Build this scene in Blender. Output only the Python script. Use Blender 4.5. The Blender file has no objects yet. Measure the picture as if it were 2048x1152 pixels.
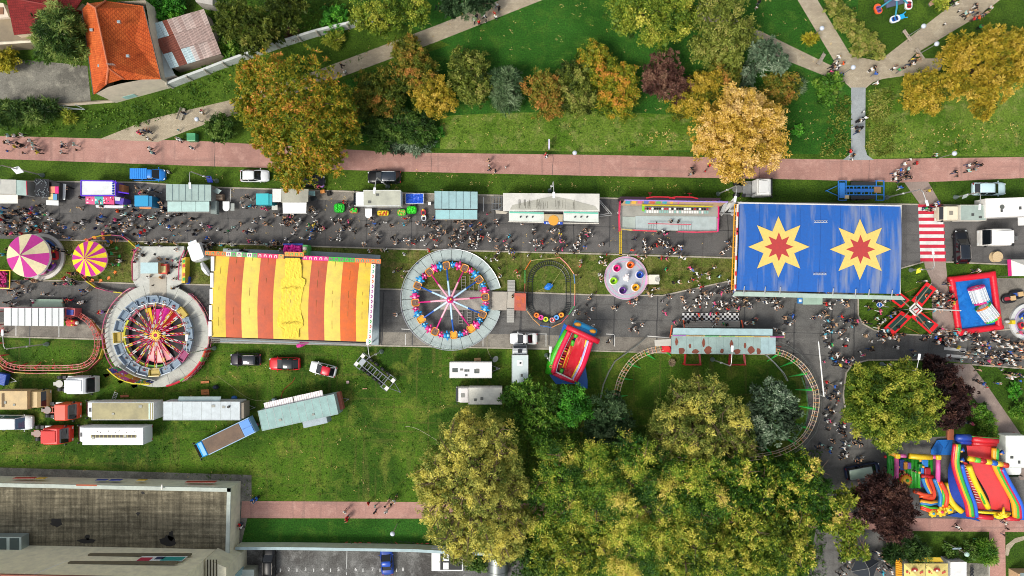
import bpy,math,random
import numpy as np
from mathutils import Vector,Matrix
R=math.radians
sc=bpy.context.scene
COL=sc.collection
H=103.0
cd=bpy.data.cameras.new('camera');cam=bpy.data.objects.new('camera',cd);COL.objects.link(cam)
cd.lens=24.0;cd.sensor_width=36.0;cd.clip_end=2000.0;cd.clip_start=1.0
cam.location=(0,0,H);cam.rotation_euler=(0,0,0)
sc.camera=cam
SUN_EL,SUN_AZ=52.0,228.0
w=bpy.data.worlds.new("World");sc.world=w;w.use_nodes=True
nt=w.node_tree;bg=nt.nodes['Background']
sky=nt.nodes.new('ShaderNodeTexSky');sky.sky_type='NISHITA';sky.sun_disc=False
sky.sun_elevation=R(SUN_EL);sky.sun_rotation=R(SUN_AZ);sky.air_density=1.0;sky.dust_density=3.0;sky.ozone_density=0.6
hs=nt.nodes.new('ShaderNodeHueSaturation');hs.inputs['Saturation'].default_value=.3;nt.links.new(sky.outputs[0],hs.inputs['Color']);nt.links.new(hs.outputs[0],bg.inputs[0]);bg.inputs[1].default_value=0.14
sl=bpy.data.lights.new('sun','SUN');sl.energy=2.0;sl.angle=R(16);sl.color=(1.0,0.93,0.82)
so=bpy.data.objects.new('sun',sl);COL.objects.link(so)
az=R(SUN_AZ);el=R(SUN_EL)
sd=Vector((math.sin(az)*math.cos(el),math.cos(az)*math.cos(el),math.sin(el)))
so.rotation_euler=sd.to_track_quat('Z','Y').to_euler();so.location=sd*80
sc.view_settings.view_transform='Standard';sc.view_settings.look='None'
sc.view_settings.exposure=0.4;sc.view_settings.gamma=1.0
sc.cycles.max_bounces=5;sc.cycles.diffuse_bounces=3;sc.cycles.use_denoising=True;sc.cycles.filter_width=1.0
S=2048/(H*1.5)
def P(px,py,z=0.0):
 k=(H-z)/H/S
 return Vector(((px-1024)*k,(576-py)*k,z))
def lin(h):
 h=h.lstrip('#');c=[int(h[i:i+2],16)/255 for i in(0,2,4)]
 return[((x+0.055)/1.055)**2.4 if x>0.04045 else x/12.92 for x in c]
MC={}
def node(nt,t,**kw):
 n=nt.nodes.new(t)
 for k,v in kw.items():setattr(n,k,v)
 return n
KIND={'d':(.75,0,.35,.9,.03),'p':(.32,0,.10,1.5,0),'f':(.9,0,.22,3.0,.05),'g':(.06,0,0,1,0),'m':(.42,.7,.18,2.0,0),'i':(.38,0,.16,1.2,.05),'s':(.8,0,.5,.5,.04),'w':(.85,0,.3,6,.05),'x':(.55,0,.12,2,0),'h':(.7,0,.1,5,0)}
def M(spec):
 if not isinstance(spec,str):return spec
 if spec in MC:return MC[spec]
 hx,_,kd=spec.partition(':');kd=kd or 'x'
 rough,metal,dirt,dsc,bmp=KIND[kd]
 m=bpy.data.materials.new({'d':'weathered_surface','p':'gloss_paint','f':'cloth','g':'glass','m':'metal','i':'vinyl','s':'stained_surface','w':'wood','x':'matte_paint','h':'skin_and_hair'}[kd])
 m.use_nodes=True;nt=m.node_tree;b=nt.nodes['Principled BSDF']
 c=lin(hx);b.inputs['Roughness'].default_value=rough;b.inputs['Metallic'].default_value=metal
 if kd=='g':b.inputs['Base Color'].default_value=(*c,1);b.inputs['Specular IOR Level'].default_value=.8
 if dirt:
  tc=node(nt,'ShaderNodeTexCoord');n1=node(nt,'ShaderNodeTexNoise');n1.inputs['Scale'].default_value=dsc
  n1.inputs['Detail'].default_value=7;n1.inputs['Roughness'].default_value=.65
  oi=node(nt,'ShaderNodeObjectInfo');va=node(nt,'ShaderNodeVectorMath',operation='ADD')
  nt.links.new(tc.outputs['Object'],va.inputs[0]);nt.links.new(oi.outputs['Location'],va.inputs[1]);nt.links.new(va.outputs[0],n1.inputs['Vector'])
  rmp=node(nt,'ShaderNodeMapRange');rmp.inputs[1].default_value=.38;rmp.inputs[2].default_value=.68
  rmp.inputs[3].default_value=0;rmp.inputs[4].default_value=dirt
  nt.links.new(n1.outputs[0],rmp.inputs[0])
  mx=node(nt,'ShaderNodeMix',data_type='RGBA');g=sum(c)/3
  mx.inputs[6].default_value=(*c,1);dk=[(.55*x+.45*g)*.42 for x in c];mx.inputs[7].default_value=(*dk,1)
  nt.links.new(rmp.outputs[0],mx.inputs[0]);nt.links.new(mx.outputs[2],b.inputs['Base Color'])
  if bmp:
   bu=node(nt,'ShaderNodeBump');bu.inputs['Distance'].default_value=bmp;bu.inputs['Strength'].default_value=.6
   n2=node(nt,'ShaderNodeTexNoise');n2.inputs['Scale'].default_value=4;n2.inputs['Detail'].default_value=4
   nt.links.new(va.outputs[0],n2.inputs['Vector']);nt.links.new(n2.outputs[0],bu.inputs['Height']);nt.links.new(bu.outputs[0],b.inputs['Normal'])
 MC[spec]=m
 return m
def tag(o,label=None,cat=None,group=None,kind=None):
 if label:o['label']=label
 if cat:o['category']=cat
 if group:o['group']=group
 if kind:o['kind']=kind
 return o
class T:
 """a thing: an Empty at its base, parts are its children, given in local metres"""
 def __init__(s,name,label,cat,px,py,rot=0,group=None,z=0,loc=None,zr=None):
  s.o=bpy.data.objects.new(name,None);COL.objects.link(s.o);s.o.empty_display_size=.3
  s.loc=Vector(loc)if loc else P(px,py,z)
  if zr:s.loc=P(px,py,zr);s.loc.z=0
  s.o.location=s.loc;s.o.rotation_euler=(0,0,R(rot));s.rot=R(rot)
  tag(s.o,label,cat,group)
 def L(s,px,py,z=0):
  v=P(px,py,z)-s.loc
  v.rotate(Matrix.Rotation(-s.rot,3,'Z'));return v
def obj_of(x):return x.o if isinstance(x,T)else x
class MB:
 def __init__(s):s.v=[];s.f=[];s.m=[]
 def add(s,vs,fs,m=0):
  b=len(s.v);s.v+=[tuple(v)for v in vs]
  for i,f in enumerate(fs):s.f.append(tuple(b+j for j in f));s.m.append(m if not isinstance(m,(list,tuple))else m[i])
  return s
 def box(s,c,d,rz=0,m=0,ry=0,rx=0):
  mt=Matrix.Rotation(R(rz),3,'Z')@Matrix.Rotation(R(ry),3,'Y')@Matrix.Rotation(R(rx),3,'X');c=Vector(c);vs=[]
  for x in(-.5,.5):
   for y in(-.5,.5):
    for z in(-.5,.5):vs.append(c+mt@Vector((x*d[0],y*d[1],z*d[2])))
  return s.add(vs,[(0,1,3,2),(4,6,7,5),(0,4,5,1),(2,3,7,6),(0,2,6,4),(1,5,7,3)],m)
 def prism(s,pts,z0,z1,m=0,mt=None):
  n=len(pts);a=sum(pts[i][0]*pts[(i+1)%n][1]-pts[(i+1)%n][0]*pts[i][1]for i in range(n))
  if a<0:pts=pts[::-1]
  vs=[(p[0],p[1],z0)for p in pts]+[(p[0],p[1],z1)for p in pts]
  fs=[tuple(range(n-1,-1,-1)),tuple(range(n,2*n))]+[(i,(i+1)%n,n+(i+1)%n,n+i)for i in range(n)]
  return s.add(vs,fs,[m,m if mt is None else mt]+[m]*n)
 def loops(s,ls,m=0,cap=True,closed=True,mcap=None):
  n=len(ls[0]);vs=[p for l in ls for p in l];fs=[];ms=[]
  for k in range(len(ls)-1):
   mm=m[k]if isinstance(m,(list,tuple))else m
   for i in range(n if closed else n-1):
    j=(i+1)%n;fs.append((k*n+i,k*n+j,(k+1)*n+j,(k+1)*n+i));ms.append(mm)
  if cap:
   m0=m[0]if isinstance(m,(list,tuple))else m;m1=m[-1]if isinstance(m,(list,tuple))else m
   fs.append(tuple(range(n-1,-1,-1)));ms.append(m0)
   fs.append(tuple((len(ls)-1)*n+i for i in range(n)));ms.append(m1 if mcap is None else mcap)
  return s.add(vs,fs,ms)
 def cyl(s,c,r,z0,z1,n=16,r2=None,m=0,mcap=None):
  r2=r if r2 is None else r2
  return s.loops([[(c[0]+rr*math.cos(2*math.pi*i/n),c[1]+rr*math.sin(2*math.pi*i/n),z)for i in range(n)]for rr,z in((r,z0),(r2,z1))],m,mcap=mcap)
 def lathe(s,c,prof,n=20,m=0):
  return s.loops([[(c[0]+r*math.cos(2*math.pi*i/n),c[1]+r*math.sin(2*math.pi*i/n),z)for i in range(n)]for r,z in prof],m)
 def ring(s,c,ri,ro,z0,z1,n=48,a0=0,a1=360,m=0,mt=None):
  full=abs(a1-a0)>=359.9;k=n if full else n+1
  an=[R(a0+(a1-a0)*i/n)for i in range(k)]
  q=lambda r,z:[(c[0]+r*math.cos(a),c[1]+r*math.sin(a),z)for a in an]
  vs=q(ri,z0)+q(ro,z0)+q(ro,z1)+q(ri,z1);fs=[];ms=[]
  for i in range(n if full else n):
   j=(i+1)%k
   for a,b in((0,1),(1,2),(2,3),(3,0)):
    fs.append((a*k+i,a*k+j,b*k+j,b*k+i)[::-1]if False else(a*k+i,b*k+i,b*k+j,a*k+j));ms.append(m if not(a==2 and mt is not None)else mt)
  if not full:fs+=[(0,k,2*k,3*k),(k-1,4*k-1,3*k-1,2*k-1)];ms+=[m,m]
  return s.add(vs,fs,ms)
 def tube(s,pts,r,n=6,m=0,closed=False):
  pts=[Vector(p)for p in pts];N=len(pts);ls=[]
  for i,p in enumerate(pts):
   a=pts[(i-1)%N]if(closed or i>0)else p;b=pts[(i+1)%N]if(closed or i<N-1)else p
   d=(b-a)
   if d.length<1e-6:d=Vector((0,0,1))
   d.normalize();up=Vector((0,0,1))if abs(d.z)<.95 else Vector((1,0,0))
   x=d.cross(up).normalized();y=x.cross(d);rr=r[i]if isinstance(r,(list,tuple))else r
   ls.append([p+(x*math.cos(2*math.pi*k/n)+y*math.sin(2*math.pi*k/n))*rr for k in range(n)])
  if closed:ls.append(ls[0])
  return s.loops(ls,m,cap=not closed)
 def quad(s,a,b,c,d,m=0):return s.add([a,b,c,d],[(0,1,2,3)],m)
 def slab(s,pts,t=.05,m=0):
  """thin solid sheet through 3+ points in 3D, thickness t"""
  pts=[Vector(p)for p in pts];n=(pts[1]-pts[0]).cross(pts[2]-pts[0]).normalized();k=len(pts)
  if n.z<0:pts=pts[::-1];n=-n
  vs=pts+[p-n*t for p in pts]
  return s.add(vs,[tuple(range(k)),tuple(range(2*k-1,k-1,-1))]+[(i,k+i,k+(i+1)%k,(i+1)%k)for i in range(k)],m)
 def ball(s,c,r,m=0,n=10,sq=(1,1,1)):
  prof=[(max(1e-3,math.sin(math.pi*i/(n-2)))*r,-math.cos(math.pi*i/(n-2))*r)for i in range(n-1)]
  return s.loops([[(c[0]+pr*sq[0]*math.cos(2*math.pi*i/n),c[1]+pr*sq[1]*math.sin(2*math.pi*i/n),c[2]+z*sq[2])for i in range(n)]for pr,z in prof],m)
 def build(s,name,mats,parent=None,bevel=0,smooth=False,loc=None,rz=0,label=None,cat=None,group=None,kind=None):
  me=bpy.data.meshes.new(name)
  me.from_pydata(s.v,[],s.f)
  if isinstance(mats,str)or not isinstance(mats,(list,tuple)):mats=[mats]
  for x in mats:me.materials.append(M(x))
  me.polygons.foreach_set('material_index',s.m)
  if smooth:me.polygons.foreach_set('use_smooth',[True]*len(s.f))
  me.update()
  o=bpy.data.objects.new(name,me);COL.objects.link(o)
  if parent is not None:o.parent=obj_of(parent)
  if loc is not None:o.location=loc
  if rz:o.rotation_euler=(0,0,R(rz))
  if bevel:
   bv=o.modifiers.new('bevel','BEVEL');bv.width=bevel;bv.segments=2;bv.limit_method='ANGLE';bv.angle_limit=R(40)
  tag(o,label,cat,group,kind)
  return o
def copy_tree(o,parent=None):
 c=o.copy();COL.objects.link(c)
 if parent is not None:c.parent=parent
 for ch in list(o.children):copy_tree(ch,c)
 return c
def rrect(l,w,r,n=5,z=0,cx=0,cy=0):
 pts=[]
 for sx,sy,a0 in((1,1,0),(-1,1,90),(-1,-1,180),(1,-1,270)):
  for i in range(n):
   a=R(a0+90*i/(n-1));pts.append((cx+sx*(l/2-r)+r*math.cos(a),cy+sy*(w/2-r)+r*math.sin(a),z))
 return pts
def inline(mb,pts,m=0):
 return mb
rnd=random.Random(7)
def ground_mat(name,cols,scales,bump=.04,rough=.95,fine=.5,brick=None,wear=None):
 """cols: 3 hex; big noise mixes first two, medium noise adds third, fine noise gives contrast"""
 m=bpy.data.materials.new(name);m.use_nodes=True;nt=m.node_tree;b=nt.nodes['Principled BSDF']
 b.inputs['Roughness'].default_value=rough;b.inputs['Specular IOR Level'].default_value=.25
 tc=node(nt,'ShaderNodeTexCoord');L=nt.links.new
 def noise(sc_,det=6,ro=.6,dist=0):
  n=node(nt,'ShaderNodeTexNoise');n.inputs['Scale'].default_value=sc_;n.inputs['Detail'].default_value=det
  n.inputs['Roughness'].default_value=ro;n.inputs['Distortion'].default_value=dist;L(tc.outputs['Object'],n.inputs['Vector']);return n
 def mr(src,a,b_,c=0,d=1):
  n=node(nt,'ShaderNodeMapRange');n.inputs[1].default_value=a;n.inputs[2].default_value=b_;n.inputs[3].default_value=c;n.inputs[4].default_value=d
  L(src,n.inputs[0]);return n.outputs[0]
 def mix(f,a,b_):
  n=node(nt,'ShaderNodeMix',data_type='RGBA');L(f,n.inputs[0])
  for k,v in((6,a),(7,b_)):
   if isinstance(v,tuple):n.inputs[k].default_value=v
   else:L(v,n.inputs[k])
  return n.outputs[2]
 dk_=.84 if('lawn'in name or 'grass'in name)else(.9 if 'asphalt'in name else 1)
 C=[(*[v*dk_ for v in lin(c)],1)for c in cols]
 n1=noise(scales[0],4,.55,.4);n2=noise(scales[1],6,.65,.3);n3=noise(scales[2],3,.7)
 c=mix(mr(n1.outputs[0],.41,.59),C[0],C[1]);c=mix(mr(n2.outputs[0],.5,.72),c,C[2])
 if wear:
  for sc3,rot in(((.05,.8,1),8),((.9,.06,1),-14)):
   mp=node(nt,'ShaderNodeMapping');mp.inputs['Scale'].default_value=sc3;mp.inputs['Rotation'].default_value=(0,0,R(rot));nw=node(nt,'ShaderNodeTexNoise');nw.inputs['Scale'].default_value=1.3;nw.inputs['Detail'].default_value=5;nw.inputs['Distortion'].default_value=.5
   L(tc.outputs['Object'],mp.inputs[0]);L(mp.outputs[0],nw.inputs['Vector']);c=mix(mr(nw.outputs[0],.56,.70,0,.5),c,(*lin(wear),1))
 hv=node(nt,'ShaderNodeMix',data_type='RGBA',blend_type='MULTIPLY');hv.inputs[0].default_value=1
 L(c,hv.inputs[6]);g=mr(n3.outputs[0],.3,.7,1-fine,1+fine);cb=node(nt,'ShaderNodeCombineColor')
 for i in range(3):L(g,cb.inputs[i])
 L(cb.outputs[0],hv.inputs[7]);out=hv.outputs[2]
 hgt=n3.outputs[0]
 if brick:
  bt=node(nt,'ShaderNodeTexBrick');bt.inputs['Scale'].default_value=brick[0];bt.inputs['Mortar Size'].default_value=brick[1]
  bt.inputs['Color1'].default_value=(1,1,1,1);bt.inputs['Color2'].default_value=(.86,.86,.86,1);bt.inputs['Mortar'].default_value=(brick[2],)*3+(1,)
  bt.inputs['Brick Width'].default_value=.6;bt.inputs['Row Height'].default_value=.3
  L(tc.outputs['Object'],bt.inputs['Vector'])
  m2=node(nt,'ShaderNodeMix',data_type='RGBA',blend_type='MULTIPLY');m2.inputs[0].default_value=1
  L(out,m2.inputs[6]);L(bt.outputs[0],m2.inputs[7]);out=m2.outputs[2]
 L(out,b.inputs['Base Color'])
 if bump:
  bu=node(nt,'ShaderNodeBump');bu.inputs['Distance'].default_value=bump;bu.inputs['Strength'].default_value=1
  L(hgt,bu.inputs['Height']);L(bu.outputs[0],b.inputs['Normal'])
 return m
G_dark=ground_mat('lawn_dark',['24520e','30621a','486c20'],(.07,.5,4.5),.12,fine=.55)  # dark green grass tone, with tree shade partly painted into the colour
G_mid=ground_mat('lawn',['38560f','506c1c','2a460e'],(.10,.45,4.5),.12,fine=.55)
G_light=ground_mat('lawn_light',['4c6e18','66802a','868c4c'],(.12,.6,4.0),.14,fine=.5)
G_dry=ground_mat('lawn_dry',['4e6420','646c2e','86804c'],(.16,.7,4.0),.12,fine=.5,wear='6a5c38')
G_field=ground_mat('field_grass',['2f500e','4c6e18','748030'],(.085,.35,4.2),.12,fine=.5,wear='5c5a2c')
ASPH=ground_mat('asphalt',['5b5a59','6a6866','4b4a4a'],(.09,.35,7),.01,.9,.22,wear='444342')
ASPH2=ground_mat('asphalt_worn',['5f5f5e','6c6b68','525150'],(.12,.5,6),.01,.9,.28,wear='4a4846')
ASPH3=ground_mat('asphalt_yard',['4c4a48','6a6a68','8a8a88'],(.2,.5,5),.02,.9,.4)
LANE=ground_mat('parking_lane',['8a857b','79746c','5f5b55'],(.15,.5,6),.01,.9,.25)
REDP=ground_mat('red_pavers',['b58a7e','a67e74','c0988c'],(.1,.6,6),.01,.85,.14,(2.4,.03,.72),wear='8c7068')
TANP=ground_mat('tan_pavers',['aca089','a09480','b8ad98'],(.15,.8,5),.01,.85,.18,(1.6,.04,.72))
GRYP=ground_mat('grey_path',['93999b','868b8c','9da3a5'],(.2,.8,6),.01,.85,.14)
BRNP=ground_mat('brown_path',['93837a','84766e','a09087'],(.15,.7,6),.01,.85,.14)
CONC=ground_mat('concrete',['77756c','615f58','8f8c80'],(.3,.7,5),.02,.9,.3)
KERB=ground_mat('kerb_stone',['a9a294','948d80','b5afa2'],(.5,1.5,8),.01,.8,.2)
def sheet(name,pts,mat,z,label=None,px=True):
 mb=MB();q=[P(*p)for p in pts]if px else pts
 n=len(q);a=sum(q[i][0]*q[(i+1)%n][1]-q[(i+1)%n][0]*q[i][1]for i in range(n))
 if a<0:q=q[::-1]
 mb.add([(p[0],p[1],z)for p in q],[tuple(range(n))])
 me_o=mb.build(name,mat,kind='structure')
 return me_o
def strip(mb,pts,w,z0,z1,m=0):
 """raised strip of width w following pixel polyline"""
 q=[P(*p)for p in pts];N=len(q);Lp=[];Rp=[]
 for i in range(N):
  d=(q[min(i+1,N-1)]-q[max(i-1,0)]).normalized();nn=Vector((-d.y,d.x,0))*w/2
  Lp.append(q[i]+nn);Rp.append(q[i]-nn)
 for i in range(N-1):
  a,b,c,d=Rp[i],Rp[i+1],Lp[i+1],Lp[i]
  mb.prism([(v.x,v.y)for v in(a,b,c,d)],z0,z1,m)
big=MB();big.add([(-700,-700,0),(700,-700,0),(700,700,0),(-700,700,0)],[(0,1,2,3)])
big.build('ground',G_mid,kind='structure')
sheet('lawn',[(560,-60),(1720,-60),(1700,310),(1200,300),(880,296),(700,290),(690,160),(900,90)],G_dark,.004)
sheet('lawn',[(880,232),(1000,226),(1200,222),(1400,232),(1400,300),(1200,304),(880,298)],G_light,.008)
sheet('lawn',[(1735,180),(1800,170),(2200,160),(2200,314),(1900,312),(1738,318)],G_light,.004)
sheet('lawn',[(-200,320),(400,334),(800,346),(1200,354),(1600,360),(1806,362),(1836,406),(1480,402),(800,384),(-200,358)],G_mid,.004)
sheet('lawn',[(-200,678),(200,682),(750,694),(1100,702),(1560,712),(1650,800),(1600,1010),(860,1010),(500,1000),(300,940),(-200,932)],G_field,.004)
sheet('lawn',[(480,1038),(900,1038),(900,1086),(480,1084)],G_dark,.004)
sheet('lawn',[(60,478),(370,484),(800,497),(1220,506),(1466,514),(1466,560),(1330,588),(1190,590),(1000,583),(760,578),(60,562)],G_dry,.020)
sheet('road',[(-300,358),(0,362),(280,365),(400,374),(800,386),(1200,396),(1480,405),(1840,409),(2048,412),(2400,416),(2400,540),(2048,530),(1890,524),(1845,524),(1800,537),(1700,560),(1466,516),(1200,508),(1000,503),(800,498),(370,485),(120,480),(60,478),(-300,474)],ASPH,.012)
sheet('road',[(-300,556),(60,560),(120,561),(260,567),(385,569),(760,578),(1000,583),(1190,590),(1325,591),(1460,562),(1700,555),(1716,600),(1716,632),(1726,648),(1748,660),(1790,668),(1860,671),(2048,655),(2400,650),(2400,760),(2048,738),(1890,722),(1850,719),(1735,720),(1705,728),(1692,745),(1686,790),(1692,830),(1712,855),(1760,880),(1905,872),(2060,872),(2400,880),(2400,1040),(1800,1040),(1800,1180),(1640,1300),(1590,1300),(1640,1010),(1600,900),(1618,820),(1610,760),(1590,716),(1558,709),(1350,706),(1200,702),(1100,698),(800,692),(400,684),(0,673),(-300,669)],ASPH2,.012)
sheet('road',[(1900,528),(2400,542),(2400,660),(2048,664),(1908,668)],LANE,.008)
sheet('parking_lane',[(-300,640),(0,644),(200,650),(400,655),(760,664),(1000,668),(1340,676),(1345,705),(1100,697),(800,691),(400,683),(0,672),(-300,668)],LANE,.016)
sheet('parking_lane',[(560,378),(800,386),(1000,391),(1000,408),(800,403),(640,400)],LANE,.016)
sheet('road',[(1716,598),(1460,560),(1700,520),(1760,560)],ASPH,.008)
sheet('footpath',[(-300,266),(0,272),(200,277),(400,282),(800,305),(1200,310),(1600,318),(1700,319),(2048,314),(2400,310),(2400,354),(2048,356),(1860,364),(1808,365),(1600,359),(1200,352),(800,343),(400,332),(0,318),(-300,310)],REDP,.016)
sheet('footpath',[(200,278),(300,238),(470,198),(628,143),(880,48),(1000,0),(1080,-30),(1160,-34),(1085,0),(870,85),(680,155),(480,225),(390,256),(316,284)],TANP,.024)
sheet('footpath',[(1575,-40),(1595,0),(1668,122),(1662,131),(1500,52),(1400,0),(1390,30),(1500,92),(1655,154),(1690,166),(1701,176),(1732,176),(1745,165),(1765,158),(1880,141),(1890,117),(1822,117),(1830,108),(1960,30),(2000,0),(2040,-40),(1960,-40),(1920,0),(1890,20),(1758,122),(1720,115),(1700,108),(1635,0),(1612,-40)],TANP,.020)
sheet('footpath',[(1702,175),(1731,175),(1730,296),(1734,310),(1748,320),(1685,320),(1698,310),(1702,296)],GRYP,.026)
sheet('footpath',[(1808,364),(1856,363),(1882,409),(1840,409)],BRNP,.020)
sheet('footpath',[(1848,523),(1891,523),(1898,590),(1910,660),(1912,668),(1862,672),(1858,590)],BRNP,.024)
sheet('footpath',[(1893,726),(1942,728),(1975,772),(2048,878),(2090,960),(2040,960),(2010,880),(1950,800)],BRNP,.024)
sheet('footpath',[(484,1002),(840,1004),(1200,1008),(1640,1020),(1830,1036),(2048,1040),(2400,1044),(2400,1068),(2048,1064),(1830,1062),(1640,1056),(1200,1040),(840,1037),(482,1036)],REDP,.028)
sheet('footpath',[(1978,1060),(2010,1062),(2013,1300),(1980,1300)],REDP,.032)
sheet('pavement',[(-300,930),(0,935),(503,950),(503,1000),(480,1100),(-300,1100)],CONC,.016)
sheet('parking_yard',[(470,1090),(1040,1098),(1100,1400),(470,1400)],ASPH3,.016)
sheet('pavement',[(1800,1118),(1976,1128),(1978,1300),(1800,1300)],CONC,.020)
sheet('courtyard',[(-200,110),(60,120),(175,132),(182,205),(120,207),(20,200),(-200,190)],CONC,.016)
sheet('lawn',[(1718,600),(1800,540),(1846,526),(1862,560),(1866,670),(1795,666),(1752,657),(1732,645),(1720,630)],G_mid,.030)
sheet('lawn',[(1894,527),(2030,532),(2400,540),(2400,560),(1990,556),(1900,560)],G_mid,.030)
sheet('lawn',[(1735,724),(1850,722),(1890,728),(1950,800),(1990,880),(1900,868),(1760,878),(1716,852),(1696,828),(1690,790),(1696,748),(1708,732)],G_mid,.030)
sheet('lawn',[(1945,730),(2400,748),(2400,866),(2060,868),(1980,772)],G_mid,.030)
sheet('worn_path',[(2010,1110),(2012,1090),(2030,1076),(2048,1072),(2048,1080),(2030,1086),(2020,1098),(2016,1112)],TANP,.034)
kb=MB()
for pl in([(0,362),(280,365),(400,374),(800,386),(1200,396),(1480,405),(1836,409)],[(1886,410),(2060,413)],[(60,478),(120,480),(370,485),(800,498),(1000,503),(1200,508),(1466,516)],[(60,562),(120,561),(260,567),(385,569),(760,578),(1000,583),(1190,590),(1325,591),(1450,564),(1466,560)],[(1800,537),(1846,524)],[(1892,524),(2060,531)],[(0,673),(400,684),(800,692),(1100,698),(1200,702),(1350,706),(1556,709)],[(1716,598),(1716,632),(1726,648),(1748,660),(1790,668),(1862,671)],[(1892,723),(1850,719),(1735,720),(1705,728),(1692,745),(1686,790),(1692,830)],[(1943,729),(2060,738)],[(1912,668),(2060,655)]):
 strip(kb,pl,.2,.0,.11)
kb.build('kerb',KERB,kind='structure')
sm=MB();sr=random.Random(3)
def seam(x0,y0,x1,y1,w=.09):
 n=5;strip(sm,[(x0+(x1-x0)*i/n+sr.uniform(-1,1)*.8,y0+(y1-y0)*i/n)for i in range(n+1)],w,.013,.0165)
for x,dx in((118,4),(200,2),(292,1),(372,4),(455,2),(563,2),(651,-1),(733,0),(822,1),(903,-2),(989,-1),(1067,1),(1147,1),(1220,-2),(1368,-1),(1454,3),(1880,1)):seam(x,400,x+dx,494,.16)
for x in(62,300,767,827,1101,1230,1316,1490,1590,1665,1710):seam(x,585 if x<1400 else 606,x-3,690 if x<1580 else 712,.18)
seam(40,424,420,436,.07);seam(420,436,900,444,.07);seam(900,444,1480,462,.1);seam(40,610,400,620,.07);seam(760,630,1340,642,.07);seam(1340,660,1700,668,.1);seam(1500,700,1690,715,.1)
seam(1045,592,1040,662,.35);seam(1848,470,1800,470,.08);seam(1860,672,1855,718,.1);seam(1936,662,1934,722,.1)
seam(770,600,820,602,.06);seam(440,452,448,486,.08)
for x,y0,y1 in((1106,308,352),(430,284,334),(1520,316,358),(862,306,345),(1738,320,362)):seam(x,y0,x+sr.uniform(-2,2),y1,.06);sm.v[-40:]=[(a,b,c+.012)for a,b,c in sm.v[-40:]]
sm.build('road_seams','3a3a3a:x',kind='structure')
wm=MB()
def mark(x0,y0,x1,y1,w,z=.02):strip(wm,[(x0,y0),(x1,y1)],w,z-.004,z)
z_=.02
for i in range(8):
 pass
wm2=MB();rm=MB()
ya,yb=408,523
for i in range(17):
 y0=ya+(yb-ya)*i/17;y1=ya+(yb-ya)*(i+1)/17;sh=(y0-ya)/(yb-ya)*5
 (rm if i%2==0 else wm2).prism([(P(x,y)[0],P(x,y)[1])for x,y in((1836+sh,y0),(1885+sh+(2 if i%2==0 else 0),y0),(1885+sh+(2 if i%2==0 else 0),y1),(1836+sh,y1))],.014,.0185)
rm.build('crossing_red_bars','c8203c:d',kind='structure')
wm2.build('crossing_white_bars','dcdedc:d',kind='structure')
for k,(x,y)in enumerate(((1888,676),(1888,697),(1893,711))):mark(x,y,x+44,y+3,.42)
mark(1258,396,1237,428,.5);mark(1470,398,1440,430,.55);mark(1484,404,1462,430,.5)
mark(461,377,461,404,.12);mark(967,394,967,423,.12)
for x in(811,966,1052,1092,1229,):mark(x,668,x,693,.1)
mark(803,658,822,659,.12);mark(1212,668,1230,669,.12);mark(1293,672,1345,676,.14);mark(1094,668,1062,667,.08)
mark(32,650,32,672,.12);mark(118,652,118,674,.12);mark(210,655,210,678,.12)
wm.build('road_markings','d0d0cc:d',kind='structure')
ym=MB()
for x in(560.5,594,627.5,661,693,726,760,793,):ym.prism([(P(x+a,1137+b)[0],P(x+a,1137+b)[1])for a,b in((-.9,0),(.9,0),(.9,7),(-.9,7))],.0165,.0205)
strip(ym,[(694,1100),(693,1150)],.08,.0165,.0205)
ym.build('bay_markings','c4c6c4:d',kind='structure')
def text_mesh(s,size):
 cu=bpy.data.curves.new('lettering','FONT');cu.body=s;cu.size=size;cu.align_x='CENTER';cu.align_y='CENTER';cu.extrude=.002
 o=bpy.data.objects.new('lettering',cu);COL.objects.link(o)
 me=bpy.data.meshes.new_from_object(o.evaluated_get(bpy.context.evaluated_depsgraph_get()));bpy.data.objects.remove(o);return me
def lettering(name,s,size,loc,mat,parent=None,rz=0,rx=0,ry=0,kind=None,scale=None):
 me=text_mesh(s,size);me.materials.clear();me.materials.append(M(mat));o=bpy.data.objects.new(name,me);COL.objects.link(o)
 o.location=loc;o.rotation_euler=(R(rx),R(ry),R(rz))
 if parent:o.parent=obj_of(parent)
 if scale:o.scale=scale
 if kind:o['kind']=kind
 return o
for s_,x in(('2',577.5),('3',611),('4',645),('5',677),('6',711.5),('7',745),('8',806)):
 lettering('bay_number',s_,.75,P(x,1139)+Vector((0,0,.022)),'d6d6d4:d',kind='structure')
def leaf_mat(name,ramp,transl=.25):
 m=bpy.data.materials.new(name);m.use_nodes=True;nt=m.node_tree;b=nt.nodes['Principled BSDF'];L=nt.links.new
 at=node(nt,'ShaderNodeAttribute',attribute_name='tint');cr=node(nt,'ShaderNodeValToRGB')
 e=cr.color_ramp.elements
 while len(e)>1:e.remove(e[-1])
 for i,c in enumerate(ramp):
  p_=i/(len(ramp)-1)
  el_=e[0]if i==0 else e.new(p_)
  el_.position=p_;el_.color=(*lin(c),1)
 L(at.outputs['Fac'],cr.inputs[0]);L(cr.outputs[0],b.inputs['Base Color'])
 b.inputs['Roughness'].default_value=.6;b.inputs['Specular IOR Level'].default_value=.3
 tr=node(nt,'ShaderNodeBsdfTranslucent');L(cr.outputs[0],tr.inputs[0]);mx=node(nt,'ShaderNodeMixShader');mx.inputs[0].default_value=transl
 L(b.outputs[0],mx.inputs[1]);L(tr.outputs[0],mx.inputs[2]);L(mx.outputs[0],nt.nodes['Material Output'].inputs[0])
 return m
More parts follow.
